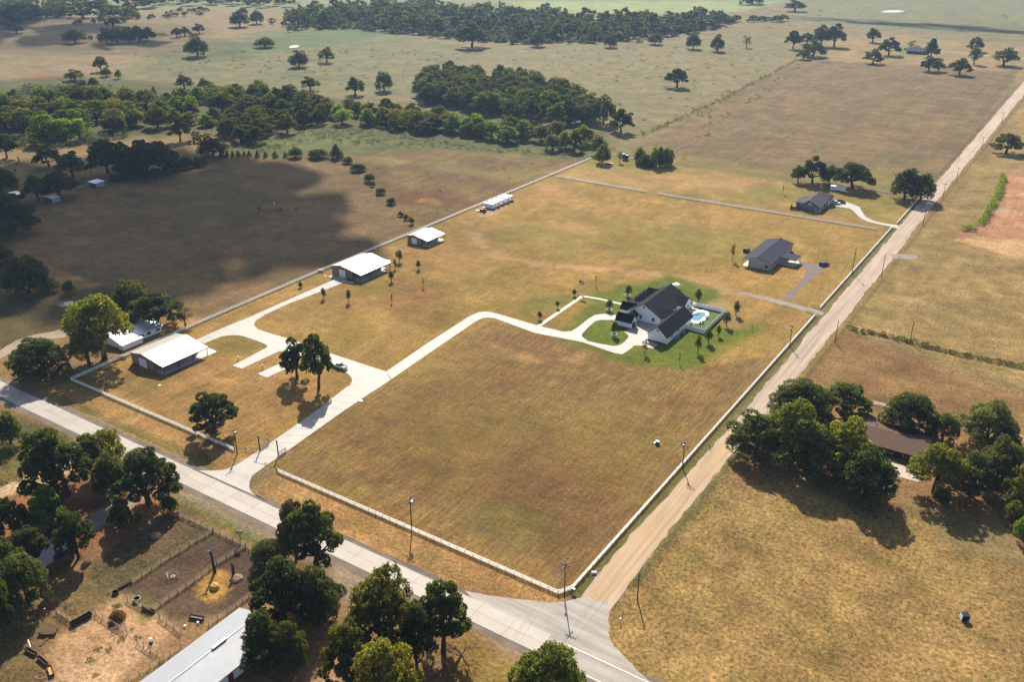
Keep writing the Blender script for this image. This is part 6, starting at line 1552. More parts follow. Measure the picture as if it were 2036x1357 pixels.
h_ = mass('hedge', 'long low dark hedge between the two pastures on the right', hd, 'dark', 4); h_['category'] = 'hedge'; del h_['kind']
bk = items([(1912,458),(1950,442),(1985,374),(1990,350),(2000,352),(1990,390),(1962,440),(1930,460)], 2.2, (1.4,3.2), (2.6,4.6), ['bush'], 27, .95)
b2_ = mass('bank_scrub', 'strip of bright green scrub along the left bank of the clay pit', bk, 'bright', 4); b2_['category'] = 'scrub'
# ----------------------------------------------------------------------------
# vehicles, animals, farm things
# ----------------------------------------------------------------------------
M_CARWHITE = plain('white_car_paint', (.74, .75, .76), .25, 0, .5, .02)
M_CARBLACK = plain('black_car_paint', (.015, .016, .019), .25, 0, .5, .05)
M_CARGLASS = plain('car_glass', (.012, .014, .018), .08, 0, .6, .02)
M_TYRE = plain('tyre_rubber', (.016, .016, .016), .85)
M_RIM = plain('alloy_rim', (.42, .42, .43), .35, .7, .5)
M_LAMP = plain('lamp_glass', (.6, .6, .58), .15)
M_TAIL = plain('tail_lamp', (.30, .02, .02), .3)
def extr(mb, prof, y0, y1, mi=0, inset=0):
    """side profile (x,z) pulled across y, top narrowed by inset"""
    n = len(prof); zs = [p[1] for p in prof]; z0, z1 = min(zs), max(zs)
    f = lambda z: inset*(z-z0)/((z1-z0) or 1)
    V = [(x, y0+f(z), z) for x, z in prof]+[(x, y1-f(z), z) for x, z in prof]
    return mb.add(V, [tuple(range(n)), tuple(range(n, 2*n))[::-1]]+[(i, n+i, n+(i+1) % n, (i+1) % n) for i in range(n)], mi)
def wheels(P, xs, hw, r, w=.26):
    for x in xs:
        for s in (-1, 1):
            a, b = sorted((s*(hw-w), s*hw))
            t_ = obj('wheel', MB().tube([(x, a, r), (x, b, r)], r, 14), M_TYRE, P)
            a2, b2 = (b, b+.012) if s > 0 else (a-.012, a)
            obj('rim', MB().tube([(x, a2, r), (x, b2, r)], r*.62, 10), M_RIM, t_)
def car(label, x, y, rz, kind, paint, z=.08):
    P = thing({'pickup': 'pickup_truck', 'suv': 'suv'}[kind], label, {'pickup': 'pickup', 'suv': 'car'}[kind], (x, y, z), rz)
    b = MB()
    if kind == 'pickup':
        extr(b, [(-2.85,.45),(2.85,.45),(2.9,.75),(2.82,1.08),(1.55,1.20),(-.35,1.20),(-.35,.98),(-2.85,.98)][::1], -.98, .98, 0, .06)
        b.box(-2.83, -.36, -.95, -.86, .98, 1.26); b.box(-2.83, -.36, .86, .95, .98, 1.26)
        obj('body', b, paint, P)
        obj('tailgate', MB().box(-2.9, -2.80, -.86, .86, .62, 1.25), paint, P)
        obj('bed_liner', MB().box(-2.78, -.38, -.85, .85, .985, 1.0), M_BLACK, P)
        c = MB(); extr(c, [(1.25,1.2),(.55,1.86),(-1.0+.55,1.90),(-.75+.3,1.2)], -.90, .90, 0, .14); cab = obj('cab', c, M_CARGLASS, P)
        obj('cab_roof', MB().slab([(.60,-.77,1.95),(-.52,-.77,1.95),(-.52,.77,1.95),(.60,.77,1.95)][::-1], .07), paint, cab)
        for s in (-1, 1):
            for xx in (.98, .2): 
                obj('door_pillar', MB().obox((xx*.55+.1-.04, s*.86), (xx*.55+.1+.04, s*.86), .07, 1.2, 1.55), paint, cab) if False else None
        pm_ = MB()
        for s in (-1, 1): pm_.tube([(1.26, s*.885, 1.2), (.58, s*.765, 1.88)], .04, 4).tube([(-.47, s*.885, 1.2), (-.46, s*.765, 1.88)], .05, 4).tube([(.4, s*.90, 1.2), (.22, s*.775, 1.88)], .035, 4)
        obj('pillar', pm_, paint, cab)
        wheels(P, (1.85, -1.75), .99, .40)
        for s in (-1, 1): obj('headlight', MB().box(2.84, 2.915, s*.68-.16, s*.68+.16, .82, 1.02), M_LAMP, P); obj('tail_light', MB().box(-2.92, -2.86, s*.91-.06, s*.91+.06, .85, 1.2), M_TAIL, P)
        obj('grille', MB().box(2.88, 2.925, -.48, .48, .65, 1.0), M_BLACK, P); obj('bumper', MB().box(2.8, 3.0, -.95, .95, .42, .62).box(-3.0, -2.86, -.95, .95, .42, .60), M_RIM, P)
        obj('toolbox', MB().box(-1.0, -.45, -.8, .8, 1.0, 1.42), M_BLACK, P)
    else:
        extr(b, [(-2.35,.38),(2.35,.38),(2.40,.70),(2.25,.98),(1.15,1.08),(-2.30,1.10),(-2.42,.75)], -.94, .94, 0, .05); obj('body', b, paint, P)
        c = MB(); extr(c, [(1.2,1.08),(.45,1.62),(-1.9,1.66),(-2.32,1.10)], -.89, .89, 0, .15); cab = obj('cab', c, M_CARGLASS, P)
        obj('cab_roof', MB().slab([(.5,-.75,1.71),(-1.95,-.75,1.73),(-1.95,.75,1.73),(.5,.75,1.71)][::-1], .07), paint, cab)
        pm_ = MB()
        for s in (-1, 1): pm_.tube([(1.2, s*.88, 1.08), (.47, s*.75, 1.66)], .035, 4).tube([(-2.3, s*.88, 1.1), (-1.92, s*.75, 1.68)], .06, 4).tube([(-.3, s*.89, 1.08), (-.35, s*.755, 1.66)], .03, 4).tube([(-1.3, s*.89, 1.08), (-1.25, s*.755, 1.66)], .035, 4)
        obj('pillar', pm_, paint, cab)
        wheels(P, (1.45, -1.45), .95, .36)
        for s in (-1, 1): obj('headlight', MB().box(2.30, 2.405, s*.66-.18, s*.66+.18, .72, .90), M_LAMP, P); obj('tail_light', MB().box(-2.43, -2.34, s*.72-.14, s*.72+.14, .78, .98), M_TAIL, P)
        obj('bumper', MB().box(2.3, 2.46, -.9, .9, .36, .58).box(-2.48, -2.34, -.9, .9, .36, .58), M_BLACK, P)
    return P
x, y = g(676, 732); car('white pickup truck with black bed parked on the concrete pad', x, y, math.radians(178), 'pickup', M_CARWHITE)
x, y = g(1638.5, 528); car('dark car with pale roof parked at the end of the gravel drive', x, y, math.radians(60), 'suv', M_CARBLACK, .02)
car('white car parked in the drive of the grey house', -34.9, 350.9, math.radians(-4), 'suv', M_CARWHITE, .055)
car('black car parked beside the white car at the grey house', -33.0, 354.2, math.radians(-6), 'suv', M_CARBLACK, .055)
x, y = g(1484, 500); car('dark vehicle half hidden behind the slate roofed building', x, y, math.radians(90), 'suv', M_CARBLACK, .02)
x, y = g(1829, 104); car('dark car far off beside the distant farmhouse', x-18, y+14, 0, 'suv', M_CARBLACK, .02)
# row of white container boxes + tractor
CB = 'white storage boxes in a row'
for i, (lb) in enumerate(['nearest white storage box, next to the red tractor', 'second white storage box from the tractor', 'middle white storage box of the row', 'fourth white storage box from the tractor', 'farthest white storage box, at the end of the row']):
    yy = 241.6+i*4.45; c = thing('storage_box', lb, 'container', (-187.4, yy, 0), 0, CB)
    ar = [(1.35*math.cos(a), 2.35+.55*math.sin(a)) for a in np.linspace(0, math.pi, 9)]
    def arch(m, x0, x1, pr): n = len(pr); return m.add([(x0, y_, z_) for y_, z_ in pr]+[(x1, y_, z_) for y_, z_ in pr], [tuple(range(n))[::-1], tuple(range(n, 2*n))]+[(q, (q+1) % n, n+(q+1) % n, n+q) for q in range(n)])
    obj('body', MB().box(-3.0, 3.0, -1.35, 1.35, .35, 2.349), M_WDOOR, c); obj('arched_cover', arch(MB(), -3.05, 3.05, ar), M_WTRIM, c)
    for sx_ in (-2.4, 2.4): obj('skid', MB().box(sx_-.12, sx_+.12, -1.3, 1.3, 0, .348), M_BLACK, c)
    rb = MB()
    for k in range(9): rb.box(-2.8+k*.69, -2.7+k*.69, -1.42, -1.352, .4, 2.3)
    obj('rib', rb, M_WDOOR, c); obj('door', MB().box(3.0, 3.05, -1.0, 1.0, .5, 2.5), M_WTRIM, c)
tx, ty = -186.3, 234.2
tr_ = thing('tractor', 'red tractor with front loader beside the white storage boxes', 'tractor', (tx, ty, 0), math.radians(185))
b = MB(); extr(b, [(.1,.7),(1.9,.7),(1.95,1.25),(.1,1.35)], -.38, .38, 0, .05); obj('hood', b, M_RED, tr_)
obj('chassis', MB().box(-1.2, 1.8, -.25, .25, .45, .72), M_BLACK, tr_)
obj('fender', MB().slab([(-1.5,-.95,1.35),(-.3,-.95,1.4),(-.3,-.5,1.4),(-1.5,-.5,1.35)], .08).slab([(-1.5,.5,1.35),(-.3,.5,1.4),(-.3,.95,1.4),(-1.5,.95,1.35)], .08), M_RED, tr_)
obj('seat', MB().box(-.95, -.5, -.25, .25, 1.05, 1.2).box(-1.02, -.92, -.25, .25, 1.2, 1.6), M_BLACK, tr_)
cn = MB()
for sx_ in (-1.1, .0):
    for sy_ in (-.55, .55): cn.box(sx_-.04, sx_+.04, sy_-.04, sy_+.04, 1.3, 2.4)
obj('roll_bar', cn, M_BLACK, tr_); obj('canopy', MB().box(-1.35, .3, -.7, .7, 2.4, 2.48), M_BLACK, tr_)
for s in (-1, 1):
    for xx, r_, w_ in ((-.85, .72, .4), (1.4, .45, .26)): 
        wt_ = obj('wheel', MB().tube([(xx, s*.62, r_), (xx, s*(.62+w_), r_)], r_, 14), M_TYRE, tr_); obj('rim', MB().tube([(xx, s*(.62+w_), r_), (xx, s*(.63+w_), r_)], r_*.5, 10), M_RED, wt_)
ld = MB(); 
for s in (-1, 1): ld.tube([(.2, s*.55, 1.2), (1.6, s*.55, 1.15), (2.6, s*.55, .45)], .07, 4)
obj('loader_arm', ld, M_RED, tr_); obj('bucket', MB().box(2.55, 3.15, -.95, .95, .15, .25).box(2.5, 2.58, -.95, .95, .15, .75), M_SILVER, tr_)
im = thing('mower', 'pale rotary mower behind the red tractor', 'mower', (tx-2.8, ty-.8, 0), .2); obj('deck', MB().box(-.9, .9, -.8, .8, .25, .5), M_WDOOR, im); obj('gearbox', MB().cyl(0, 0, .5, .85, .22), M_BLACK, im); obj('wheel', MB().tube([(-1.1, -.1, .25), (-1.1, .1, .25)], .25, 10), M_TYRE, im)
# white trailer at the grey house lot
tl = thing('cargo_trailer', 'long white enclosed trailer under the dark oaks', 'trailer', (-40.9, 377.2, 0), math.radians(8))
obj('body', MB().box(-4.1, 4.1, -1.2, 1.2, .55, 2.75), M_CARWHITE, tl); obj('roof', MB().box(-4.14, 4.14, -1.24, 1.24, 2.752, 2.83), M_WTRIM, tl)
for xx in (-.6, .5):
    for s in (-1, 1): obj('wheel', MB().tube([(xx, s*1.1, .38), (xx, s*1.3, .38)], .38, 12), M_TYRE, tl)
obj('door', MB().box(2.2, 3.0, -1.23, -1.2, .75, 2.5), M_WDOOR, tl); obj('window', MB().box(-2.9, -2.2, -1.235, -1.2, 1.6, 2.2), M_GLASS, tl); obj('hitch', MB().tube([(4.1, -.8, .5), (5.4, 0, .5), (4.1, .8, .5)], .06, 5), M_BLACK, tl)
# back corner clutter
x, y = g(1243, 318); tp = thing('trampoline', 'dark trampoline with enclosure net by the back corner trees', 'trampoline', (x, y, 0)); obj('mat', MB().cyl(0, 0, .85, .92, 2.2, n=18), M_BLACK, tp)
obj('net', MB().lathe([(2.2, .92), (2.2, 2.5), (2.17, 2.5), (2.17, .92)], 0, 0, 18), M_BLACK, tp)
for k in range(6): an = k*math.pi/3; obj('leg', MB().cyl(2.25*math.cos(an), 2.25*math.sin(an), 0, 2.6, .04), M_SILVER, tp)
x, y = g(1237, 313); car('white topped vehicle behind the dark trampoline', x, y+3, .4, 'suv', M_CARWHITE, .02)
x, y = g(1256, 316); b_ = thing('small_boat', 'pale overturned boat right of the dark trampoline', 'boat', (x, y, 0), .8); obj('hull', MB().add([(-2,-.7,0),(1.2,-.8,0),(2.3,0,0),(1.2,.8,0),(-2,.7,0),(-1.8,-.4,.6),(1,-.4,.65),(1.7,0,.6),(1,.4,.65),(-1.8,.4,.6)], [(4,3,2,1,0),(5,6,7,8,9)]+[(i,(i+1)%5,5+(i+1)%5,5+i) for i in range(5)]), M_WDOOR, b_); obj('keel', MB().box(-1.7, 1.5, -.04, .04, .6, .72), M_SILVER, b_)
x, y = g(1211, 325.5); sl_ = thing('flat_trailer', 'low white flatbed trailer below the rounded green tree', 'trailer', (x, y, 0), -.1); obj('bed', MB().box(-2.3, 2.3, -1, 1, .45, .62), M_CARWHITE, sl_)
for s in (-1, 1): obj('wheel', MB().tube([(-.2, s*1.0, .32), (-.2, s*1.2, .32)], .32, 10), M_TYRE, sl_)
bf = thing('board_screen', 'brown board screen round the back corner poplars', 'fence', (0, 0, 0))
for a_, b_ in [(g(1264,332), g(1283,334)), (g(1283,334), g(1300,328))]:
    n_ = 10; pts = along([a_, b_], n_)
    for i in range(n_): obj('board', MB().obox(pts[i], (pts[i][0]+(pts[i+1][0]-pts[i][0])*.92, pts[i][1]+(pts[i+1][1]-pts[i][1])*.92), .04, .05, 1.7), M_OLD_WOOD, bf)
# flag pole
x, y = g(1150.5, 586); fp = thing('flagpole', 'flagpole with hanging flag at the corner of the front walk', 'flagpole', (x, y, 0)); obj('pole', MB().cyl(0, 0, 0, 6.6, .05, .035), M_SILVER, fp)
M_FLAGR = plain('flag_red', (.35, .04, .05), .8); M_FLAGB = plain('flag_blue', (.03, .05, .18), .8); M_FLAGW = plain('flag_white', (.7, .7, .7), .8)
fb = MB()
for k in range(13):
    z0, z1 = 4.9+k*.12, 4.9+(k+1)*.12
    for j in range(6):
        if j < 2 and k >= 6: mi = 2
        else: mi = 0 if k % 2 == 0 else 1
        xa, xb = .05+j*.42, .05+(j+1)*.42; f_ = lambda q: .12*math.sin(q*2.2)
        fb.add([(xa, f_(xa), z0-.05*xa), (xb, f_(xb), z0-.05*xb), (xb, f_(xb), z1-.05*xb), (xa, f_(xa), z1-.05*xa)], [(0,1,2,3)], mi)
obj('flag', fb, [M_FLAGR, M_FLAGW, M_FLAGB], fp)
# mailboxes, boxes and signs
def mailbox(label, x, y, mat=M_BLACK):
    m = thing('mailbox', label, 'mailbox', (x, y, 0), 0, 'mailboxes'); obj('post', MB().box(-.06, .06, -.06, .06, 0, 1.1), M_TPOST, m)
    b = MB(); extr(b, [(-.1,1.1),(.1,1.1),(.12,1.24),(.06,1.33),(-.06,1.33),(-.12,1.24)], -.28, .28); obj('box', b, mat, m)
x, y = g(413, 914); mailbox('mailbox on the verge left of the entrance', x, y)
x, y = g(1410.5, 891); mailbox('mailbox with dark box beside the gravel road and white fence', x, y)
mailbox('dark mailbox at the drive of the grey house', 1.9, 330.0)
x, y = g(1233, 1240); mailbox('small white mailbox at the weedy corner of the junction', x, y, M_WTRIM)
x, y = g(1307, 884); wm = thing('pump_housing', 'small white and blue pump housing in the brown field', 'pump', (x, y, 0)); obj('housing', MB().box(-.5, .5, -.4, .4, 0, 1.0), plain('blue_plastic', (.03, .08, .22), .5), wm); obj('cap', MB().box(-.55, .55, -.45, .45, 1.002, 1.12), M_WTRIM, wm); obj('base', MB().box(-1.1, -.5, -.4, .4, 0, .35), M_WTRIM, wm)
x, y = g(1917, 1233); fb_ = thing('hunting_blind', 'black box with pale tub alone in the hay field', 'box', (x, y, 0), .5); obj('body', MB().box(-.75, .75, -.7, .7, .25, 1.5), M_BLACK, fb_); obj('roof', MB().box(-.8, .8, -.75, .75, 1.502, 1.58), M_CARBLACK, fb_); obj('side_panel', MB().box(-.85, -.76, -.6, .6, .1, 1.4), M_WDOOR, fb_); obj('tub', MB().lathe([(.3, 0), (.38, .1), (.38, .5), (.3, .5)], .55, -1.05, 10), M_SILVER, fb_)
for sx_ in (-.65, .65): obj('skid', MB().box(sx_-.06, sx_+.06, -.8, .8, 0, .25), M_DARK_WOOD, fb_)
x, y = g(1140, 1181); ub = thing('meter_box', 'grey meter boxes on posts at the corner pole', 'meter box', (x, y, 0)); obj('post', MB().box(-.5, -.42, -.04, .04, 0, 1.5).box(.42, .5, -.04, .04, 0, 1.5), M_TPOST, ub); obj('cabinet', MB().box(-.35, .35, -.12, .14, .7, 1.45), M_SILVER, ub)
ub2 = thing('stop_sign', 'small sign on a post at the junction by the corner pole', 'sign', (1.9, -2.9, 0)); obj('post', MB().box(-.03, .03, -.03, .03, 0, 2.2), M_SILVER, ub2)
so_ = MB(); so_.tube([(-.0, -.05, 2.0), (0, -.035, 2.0)], .36, 8); obj('plate', so_, M_SILVER, ub2)
x, y = g(1181, 1141); er = thing('limestone_block', 'pale stone block on the verge by the gravel road', 'stone', (x, y, 0), .6); obj('block', MB().add([(-.7,-.45,0),(.7,-.5,0),(.75,.4,0),(-.65,.45,0),(-.6,-.35,.5),(.6,-.4,.55),(.62,.32,.45),(-.55,.35,.5)], [(0,3,2,1),(4,5,6,7),(0,1,5,4),(1,2,6,5),(2,3,7,6),(3,0,4,7)]), M_STONE, er); obj('chip', MB().add([(.9,-.3,0),(1.3,-.3,0),(1.25,.1,0),(.95,.1,0),(1.1,-.1,.28)], [(0,1,4),(1,2,4),(2,3,4),(3,0,4),(3,2,1,0)]), M_STONE, er)
# RV hook-ups at the two concrete spurs, septic lids, fence-side gear
for (px, py, lb) in [(474,716,'utility pedestal by the upper concrete spur'),(523,733,'utility pedestal by the lower concrete spur')]:
    x, y = g(px, py); u = thing('utility_pedestal', lb, 'pedestal', (x, y, 0), 0, 'pedestals at the concrete spurs'); obj('post', MB().box(-.08, .08, -.08, .08, 0, 1.4), M_TPOST, u); obj('box', MB().box(-.2, .2, -.12, .12, .9, 1.5), M_SILVER, u); obj('arm', MB().box(-.6, .6, -.05, .05, 1.05, 1.15), M_WTRIM, u)
for (px, py, lb, mm_) in [(317,767,'round pale lid in the lawn below the largest barn',M_STONE),(646.5,549.5,'pale square lid in the grass left of the middle barn',M_STONE),(718,798,'small white cap at the edge of the entrance drive',M_WTRIM)]:
    x, y = g(px, py); u = thing('septic_lid', lb, 'lid', (x, y, 0), 0, 'lids in the lawn'); obj('lid', MB().lathe([(.62, 0), (.6, .14), (.2, .2)], 0, 0, 12), mm_, u); obj('riser', MB().cyl(0, 0, .2, .26, .15), M_SILVER, u)
x, y = g(241, 715); pr_ = thing('hay_rake', 'dark machine against the fence left of the largest barn', 'machine', (x, y, 0), .6); obj('frame', MB().tube([(-1.6, 0, .8), (1.6, .3, .8)], .09, 5).tube([(0, 0, .8), (0, -1.6, .5)], .07, 5), M_PIPED, pr_)
for k in range(4): obj('rake_wheel', MB().tube([(-1.4+k*.9, .25, .55), (-1.35+k*.9, .32, .55)], .55, 12), M_PIPE, pr_)
x, y = g(638, 541); pt = thing('propane_tank', 'white propane tank by the fence left of the middle barn', 'tank', (x, y, 0), .4); obj('tank', MB().tube([(-1.3, 0, .8), (-1.1, 0, .8), (1.1, 0, .8), (1.3, 0, .8)], [.2, .5, .5, .2], 12), M_WTRIM, pt)
for sx_ in (-.8, .8): obj('leg', MB().box(sx_-.08, sx_+.08, -.35, .35, 0, .35), M_SILVER, pt)
x, y = g(1318, 683); 
for (px, py, lb) in [(1229.5,656,'dark shrub at the cottage wall, left of two'),(1242.5,657,'dark shrub at the cottage wall, right of two')]:
    xx, yy = g(px, py); tree_at(xx, yy, 1.0, 1.2, 'bush', 'dark', 'shrub', lb, 'shrub', 'shrubs at the cottage wall', lod=2)
x, y = g(1495, 662); gp = thing('garden_post', 'thin post with small box at the lawn edge right of the pool', 'post', (x, y, 0)); obj('post', MB().box(-.05, .05, -.05, .05, 0, 2.4), M_PIPED, gp); obj('box', MB().box(-.22, .22, -.2, .2, 2.4, 2.75), M_PIPED, gp)
# patio and yard things right
x, y = g(1777.5, 945); sg = thing('yard_umbrella', 'closed dark umbrella on a thin pole at the patio', 'umbrella', (x, y, .05)); obj('pole', MB().cyl(0, 0, 0, 2.4, .035), M_PIPED, sg); obj('canopy', MB().lathe([(.75, 2.2), (.7, 2.3), (.05, 2.65)], 0, 0, 8), M_CARBLACK, sg)
x, y = g(1799, 980); bh = thing('bird_house', 'bird house on a tall thin pole below the patio', 'bird house', (x, y, 0)); obj('pole', MB().cyl(0, 0, 0, 3.6, .03), M_PIPED, bh); obj('house', MB().box(-.14, .14, -.14, .14, 3.6, 3.95), M_DARK_WOOD, bh)
x, y = g(2006, 1030); up = thing('upright_board', 'pale upright board leaning by the yard fence at the right edge', 'board', (x, y, 0), .4); obj('board', MB().add([(-.22,-.04,0),(.22,-.04,0),(.22,.04,0),(-.22,.04,0),(-.2,.3,2.3),(.12,.3,2.4),(.12,.36,2.4),(-.2,.36,2.3)], [(0,3,2,1),(4,5,6,7),(0,1,5,4),(1,2,6,5),(2,3,7,6),(3,0,4,7)]), M_STONE, up); obj('brace', MB().tube([(0, 1.0, 0), (0, .35, 1.5)], .04, 5), M_DARK_WOOD, up)
for (px, py, lb) in [(1750,908,'patio table with chairs under the ranch house porch'),]:
    x, y = g(px, py); tb = thing('patio_table', lb, 'table', (x, y, .05)); obj('top', MB().cyl(0, 0, .7, .75, .7, n=12), M_WDOOR, tb); obj('leg', MB().cyl(0, 0, 0, .7, .06), M_PIPED, tb)
# ---- cattle pens: feeders, troughs, bales, dead trunks --------------------------------------
M_HAY = plain('golden_hay', A(206,168,98,.7), .95, var=.35, scale=5)
M_OLDHAY = plain('old_hay', A(150,122,92,.7), .95, var=.35, scale=4)
def heap(name, label, cat, x, y, r, h, mat, flat=0, seed=1, n=18, rings=6):
    R_ = random.Random(seed); V = []; Fc = []
    for i in range(rings):
        t_ = i/(rings-1)
        for k in range(n):
            an = 2*math.pi*k/n; q = (r*math.sqrt(max(.0, 1-t_**(4 if flat else 2.2)))+.05)*(1+R_.uniform(-.1, .1)); V.append((q*math.cos(an), q*math.sin(an), h*t_*R_.uniform(.92, 1.06)))
    for i in range(rings-1):
        for k in range(n): Fc.append((i*n+k, i*n+(k+1) % n, (i+1)*n+(k+1) % n, (i+1)*n+k))
    Fc.append(tuple(range((rings-1)*n, rings*n)))
    o = obj(name, MB().add(V, Fc), mat, None, (x, y, 0)); tag(o, label, cat); return o
x, y = q_(1155, 925); hb = heap('hay_bale', 'round golden hay bale standing on spilled hay', 'hay bale', x, y, 1.05, 1.15, M_HAY, 1, seed=2, rings=7)
x, y = q_(1420, 815); heap('hay_pile', 'grey-brown hay pile by the cut trunk', 'hay pile', x, y, 1.5, .8, M_OLDHAY, seed=3)
x, y = q_(430, 300); heap('hay_bale', 'brown round bale in the shade of the grassy pen', 'hay bale', x, y, 1.2, 1.1, M_OLDHAY, 1, seed=4)
x, y = q_(640, 790); rf = thing('ring_feeder', 'blue-grey ring hay feeder in the bare pen', 'feeder', (x, y, 0), .2)
M_BLUEG = plain('blue_grey_pipe', A(150,162,182,.6), .5, .2, .4)
for z_h in (.35, .75, 1.15): obj('ring', MB().tube([(1.25*math.cos(a), 1.25*math.sin(a), z_h) for a in np.linspace(0, 2*math.pi, 21)], .035, 5), M_BLUEG, rf)
for k in range(14):
    an = k*2*math.pi/14; obj('bar', MB().tube([(1.25*math.cos(an), 1.25*math.sin(an), .3), (1.25*math.cos(an+.15), 1.25*math.sin(an+.15), 1.18)], .025, 4), M_BLUEG, rf)
heap('hay_remnant', 'small hay heap inside the ring feeder', 'hay pile', x+.2, y-.1, .7, .6, M_HAY, seed=6, n=12, rings=4)
def trunk_thing(label, x, y, h, r, lean, branches):
    d = thing('dead_tree', label, 'tree', (x, y, 0), 0, 'dead trunks in the bare pen'); b = MB(); b.tube([(0,0,-.1),(lean*.3,0,h*.35),(lean*.55,.1,h*.7),(lean,.05,h)], [r*1.2,r,r*.85,r*.7], 8); obj('trunk', b, M_BARK, d)
    if branches:
        b = MB(); R_ = random.Random(5)
        for k in range(7):
            an = k*.9; e = (lean+1.5*math.cos(an), 1.5*math.sin(an), h+R_.uniform(.2, 1.2)); b.tube([(lean, .05, h-.1), ((lean+e[0])/2, e[1]/2, h+.4), e], [r*.4, r*.22, .03], 5)
            for j in range(3): f_ = (e[0]+R_.uniform(-.7,.7), e[1]+R_.uniform(-.7,.7), e[2]+R_.uniform(.1,.7)); b.tube([e, f_], [.035, .012], 4)
        obj('branches', b, M_PALEBARK, d)
x, y = q_(1155, 735); trunk_thing('tall dead tree with pale broken branches beside the pen fence', x, y, 6.2, .34, -.5, True)
x, y = q_(1388, 775); trunk_thing('cut dead trunk without branches in the bare pen', x, y, 3.6, .36, -.2, False)
x, y = q_(1476, 385); bb = thing('pen_sign', 'grey board on a post at the corner of the pens', 'sign', (x, y, 0), .5); obj('post', MB().box(-.06, .06, -.06, .06, 0, 4.2), M_PIPED, bb); obj('board', MB().box(-.75, .75, -.1, -.04, 2.9, 4.1), M_GALV_OLD, bb); obj('frame', MB().box(-.3, .3, -.13, -.101, 3.15, 3.2).box(-.3, .3, -.13, -.101, 3.6, 3.65).box(-.3, -.25, -.13, -.101, 3.2, 3.6).box(.25, .3, -.13, -.101, 3.2, 3.6), M_WTRIM, bb)
def trough(label, a, b, w=.8, h=.5, mat=M_OLD_WOOD, inside=M_HAY):
    an = math.atan2(b[1]-a[1], b[0]-a[0]); L = math.hypot(b[0]-a[0], b[1]-a[1])
    t_ = thing('feed_trough', label, 'trough', ((a[0]+b[0])/2, (a[1]+b[1])/2, 0), an, 'feed troughs')
    m = MB(); m.box(-L/2, L/2, -w/2, -w/2+.06, .25, h+.1); m.box(-L/2, L/2, w/2-.06, w/2, .25, h+.1); m.box(-L/2, -L/2+.06, -w/2+.06, w/2-.06, .25, h+.1); m.box(L/2-.06, L/2, -w/2+.06, w/2-.06, .25, h+.1); m.box(-L/2+.06, L/2-.06, -w/2+.06, w/2-.06, .25, .31); obj('trough_body', m, mat, t_)
    obj('feed', MB().box(-L/2+.08, L/2-.08, -w/2+.08, w/2-.08, .311, .40), inside, t_)
    for sx_ in (-L/2+.3, L/2-.3): obj('leg', MB().box(sx_-.05, sx_+.05, -w/2, w/2, 0, .249), M_DARK_WOOD, t_)
trough('long rust-brown trough along the outside of the bare pen', q2(1330, 295), q2(1480, 215), .7, .6, M_PIPE, M_PIPE)
trough('pale trough on the dirt at the bottom of the bare pen', q_(850, 1290), q_(1020, 1320), .9, .6, M_OLD_WOOD, plain('pale_feed', A(222,196,180,.7), .8))
trough('long dark feed bunk by the little pen at the bottom left', q2(800, 720), q2(1030, 590), 1.0, .9, M_DARK_WOOD, M_DARKIN)
trough('upper dark trough of the line of three at the bottom left', q2(295, 985), q2(410, 1050), .8, .6, M_OLD_WOOD, M_DARKIN)
trough('middle dark trough of the line of three at the bottom left', q2(435, 1075), q2(535, 1165), .7, .6, M_OLD_WOOD, M_DARKIN)
trough('dark trough with pale feed, lowest of the line of three', q2(555, 1180), q2(590, 1285), .9, .6, M_OLD_WOOD, M_HAY)
trough('dark trough across the pen end fence', q_(270, 1180), q_(410, 1235), .7, .6, M_OLD_WOOD, M_DARKIN)
def tub(label, x, y, r, h, mat, wm_=None):
    t_ = thing('water_tub', label, 'tub', (x, y, 0), 0, 'tubs and tanks of the pens'); obj('wall', MB().lathe([(r*.9, 0), (r, .1), (r, h), (r-.06, h), (r-.06, h-.12)], 0, 0, 14), mat, t_); obj('water', MB().cyl(0, 0, h-.16, h-.12, r-.07, n=14), wm_ or M_DARKIN, t_)
x, y = q2(1300, 350); tub('dark oval tub at the low end of the long rust-brown trough', x, y, .75, .6, M_PIPED)
x, y = q_(200, 1085); tub('grey tank at the pen end fence', x, y, .85, .8, M_SILVER)
x, y = q2(1700, 905); ft = thing('float_tank', 'white water tank on the fence of the barn yard', 'tank', (x, y, 0)); obj('drum', MB().lathe([(.3, .5), (.4, .6), (.4, 1.2), (.2, 1.35)], 0, 0, 12), M_WTRIM, ft); obj('stand', MB().box(-.3, .3, -.3, .3, 0, .5), M_PIPED, ft)
for (px, py, lb, mt) in [(368,1248,'white bucket on the lower bare pen fence',M_WTRIM),(394,1241,'white bucket below the pale trough',M_WTRIM),(89,1215,'red and white cooler by the little pen',M_RED)]:
    x, y = g(px, py); bk_ = thing('bucket', lb, 'bucket', (x, y, 0), 0, 'buckets about the pens'); obj('shell', MB().lathe([(.2, 0), (.25, .45), (.22, .45)], 0, 0, 12), mt, bk_); obj('lid', MB().cyl(0, 0, .45, .5, .23), M_WTRIM, bk_)
x, y = q2(1325, 640); heap('round_bush', 'round brown leafless bush by the sandy yard fence', 'bush', x, y, .2, .1, M_OLDHAY); tree_at(x, y, 2.3, 3.2, 'bush', 'rust', 'bush', 'round brown bush at the sandy yard fence', 'bush', None, 1, 1)
x, y = q2(545, 790); pf = thing('loading_platform', 'old wooden platform table by the dark trough line', 'platform', (x, y, 0), .62)
for k in range(6): obj('plank', MB().box(-1.9, 1.9, -.75+k*.25, -.75+k*.25+.23, .85, .93), M_OLD_WOOD, pf)
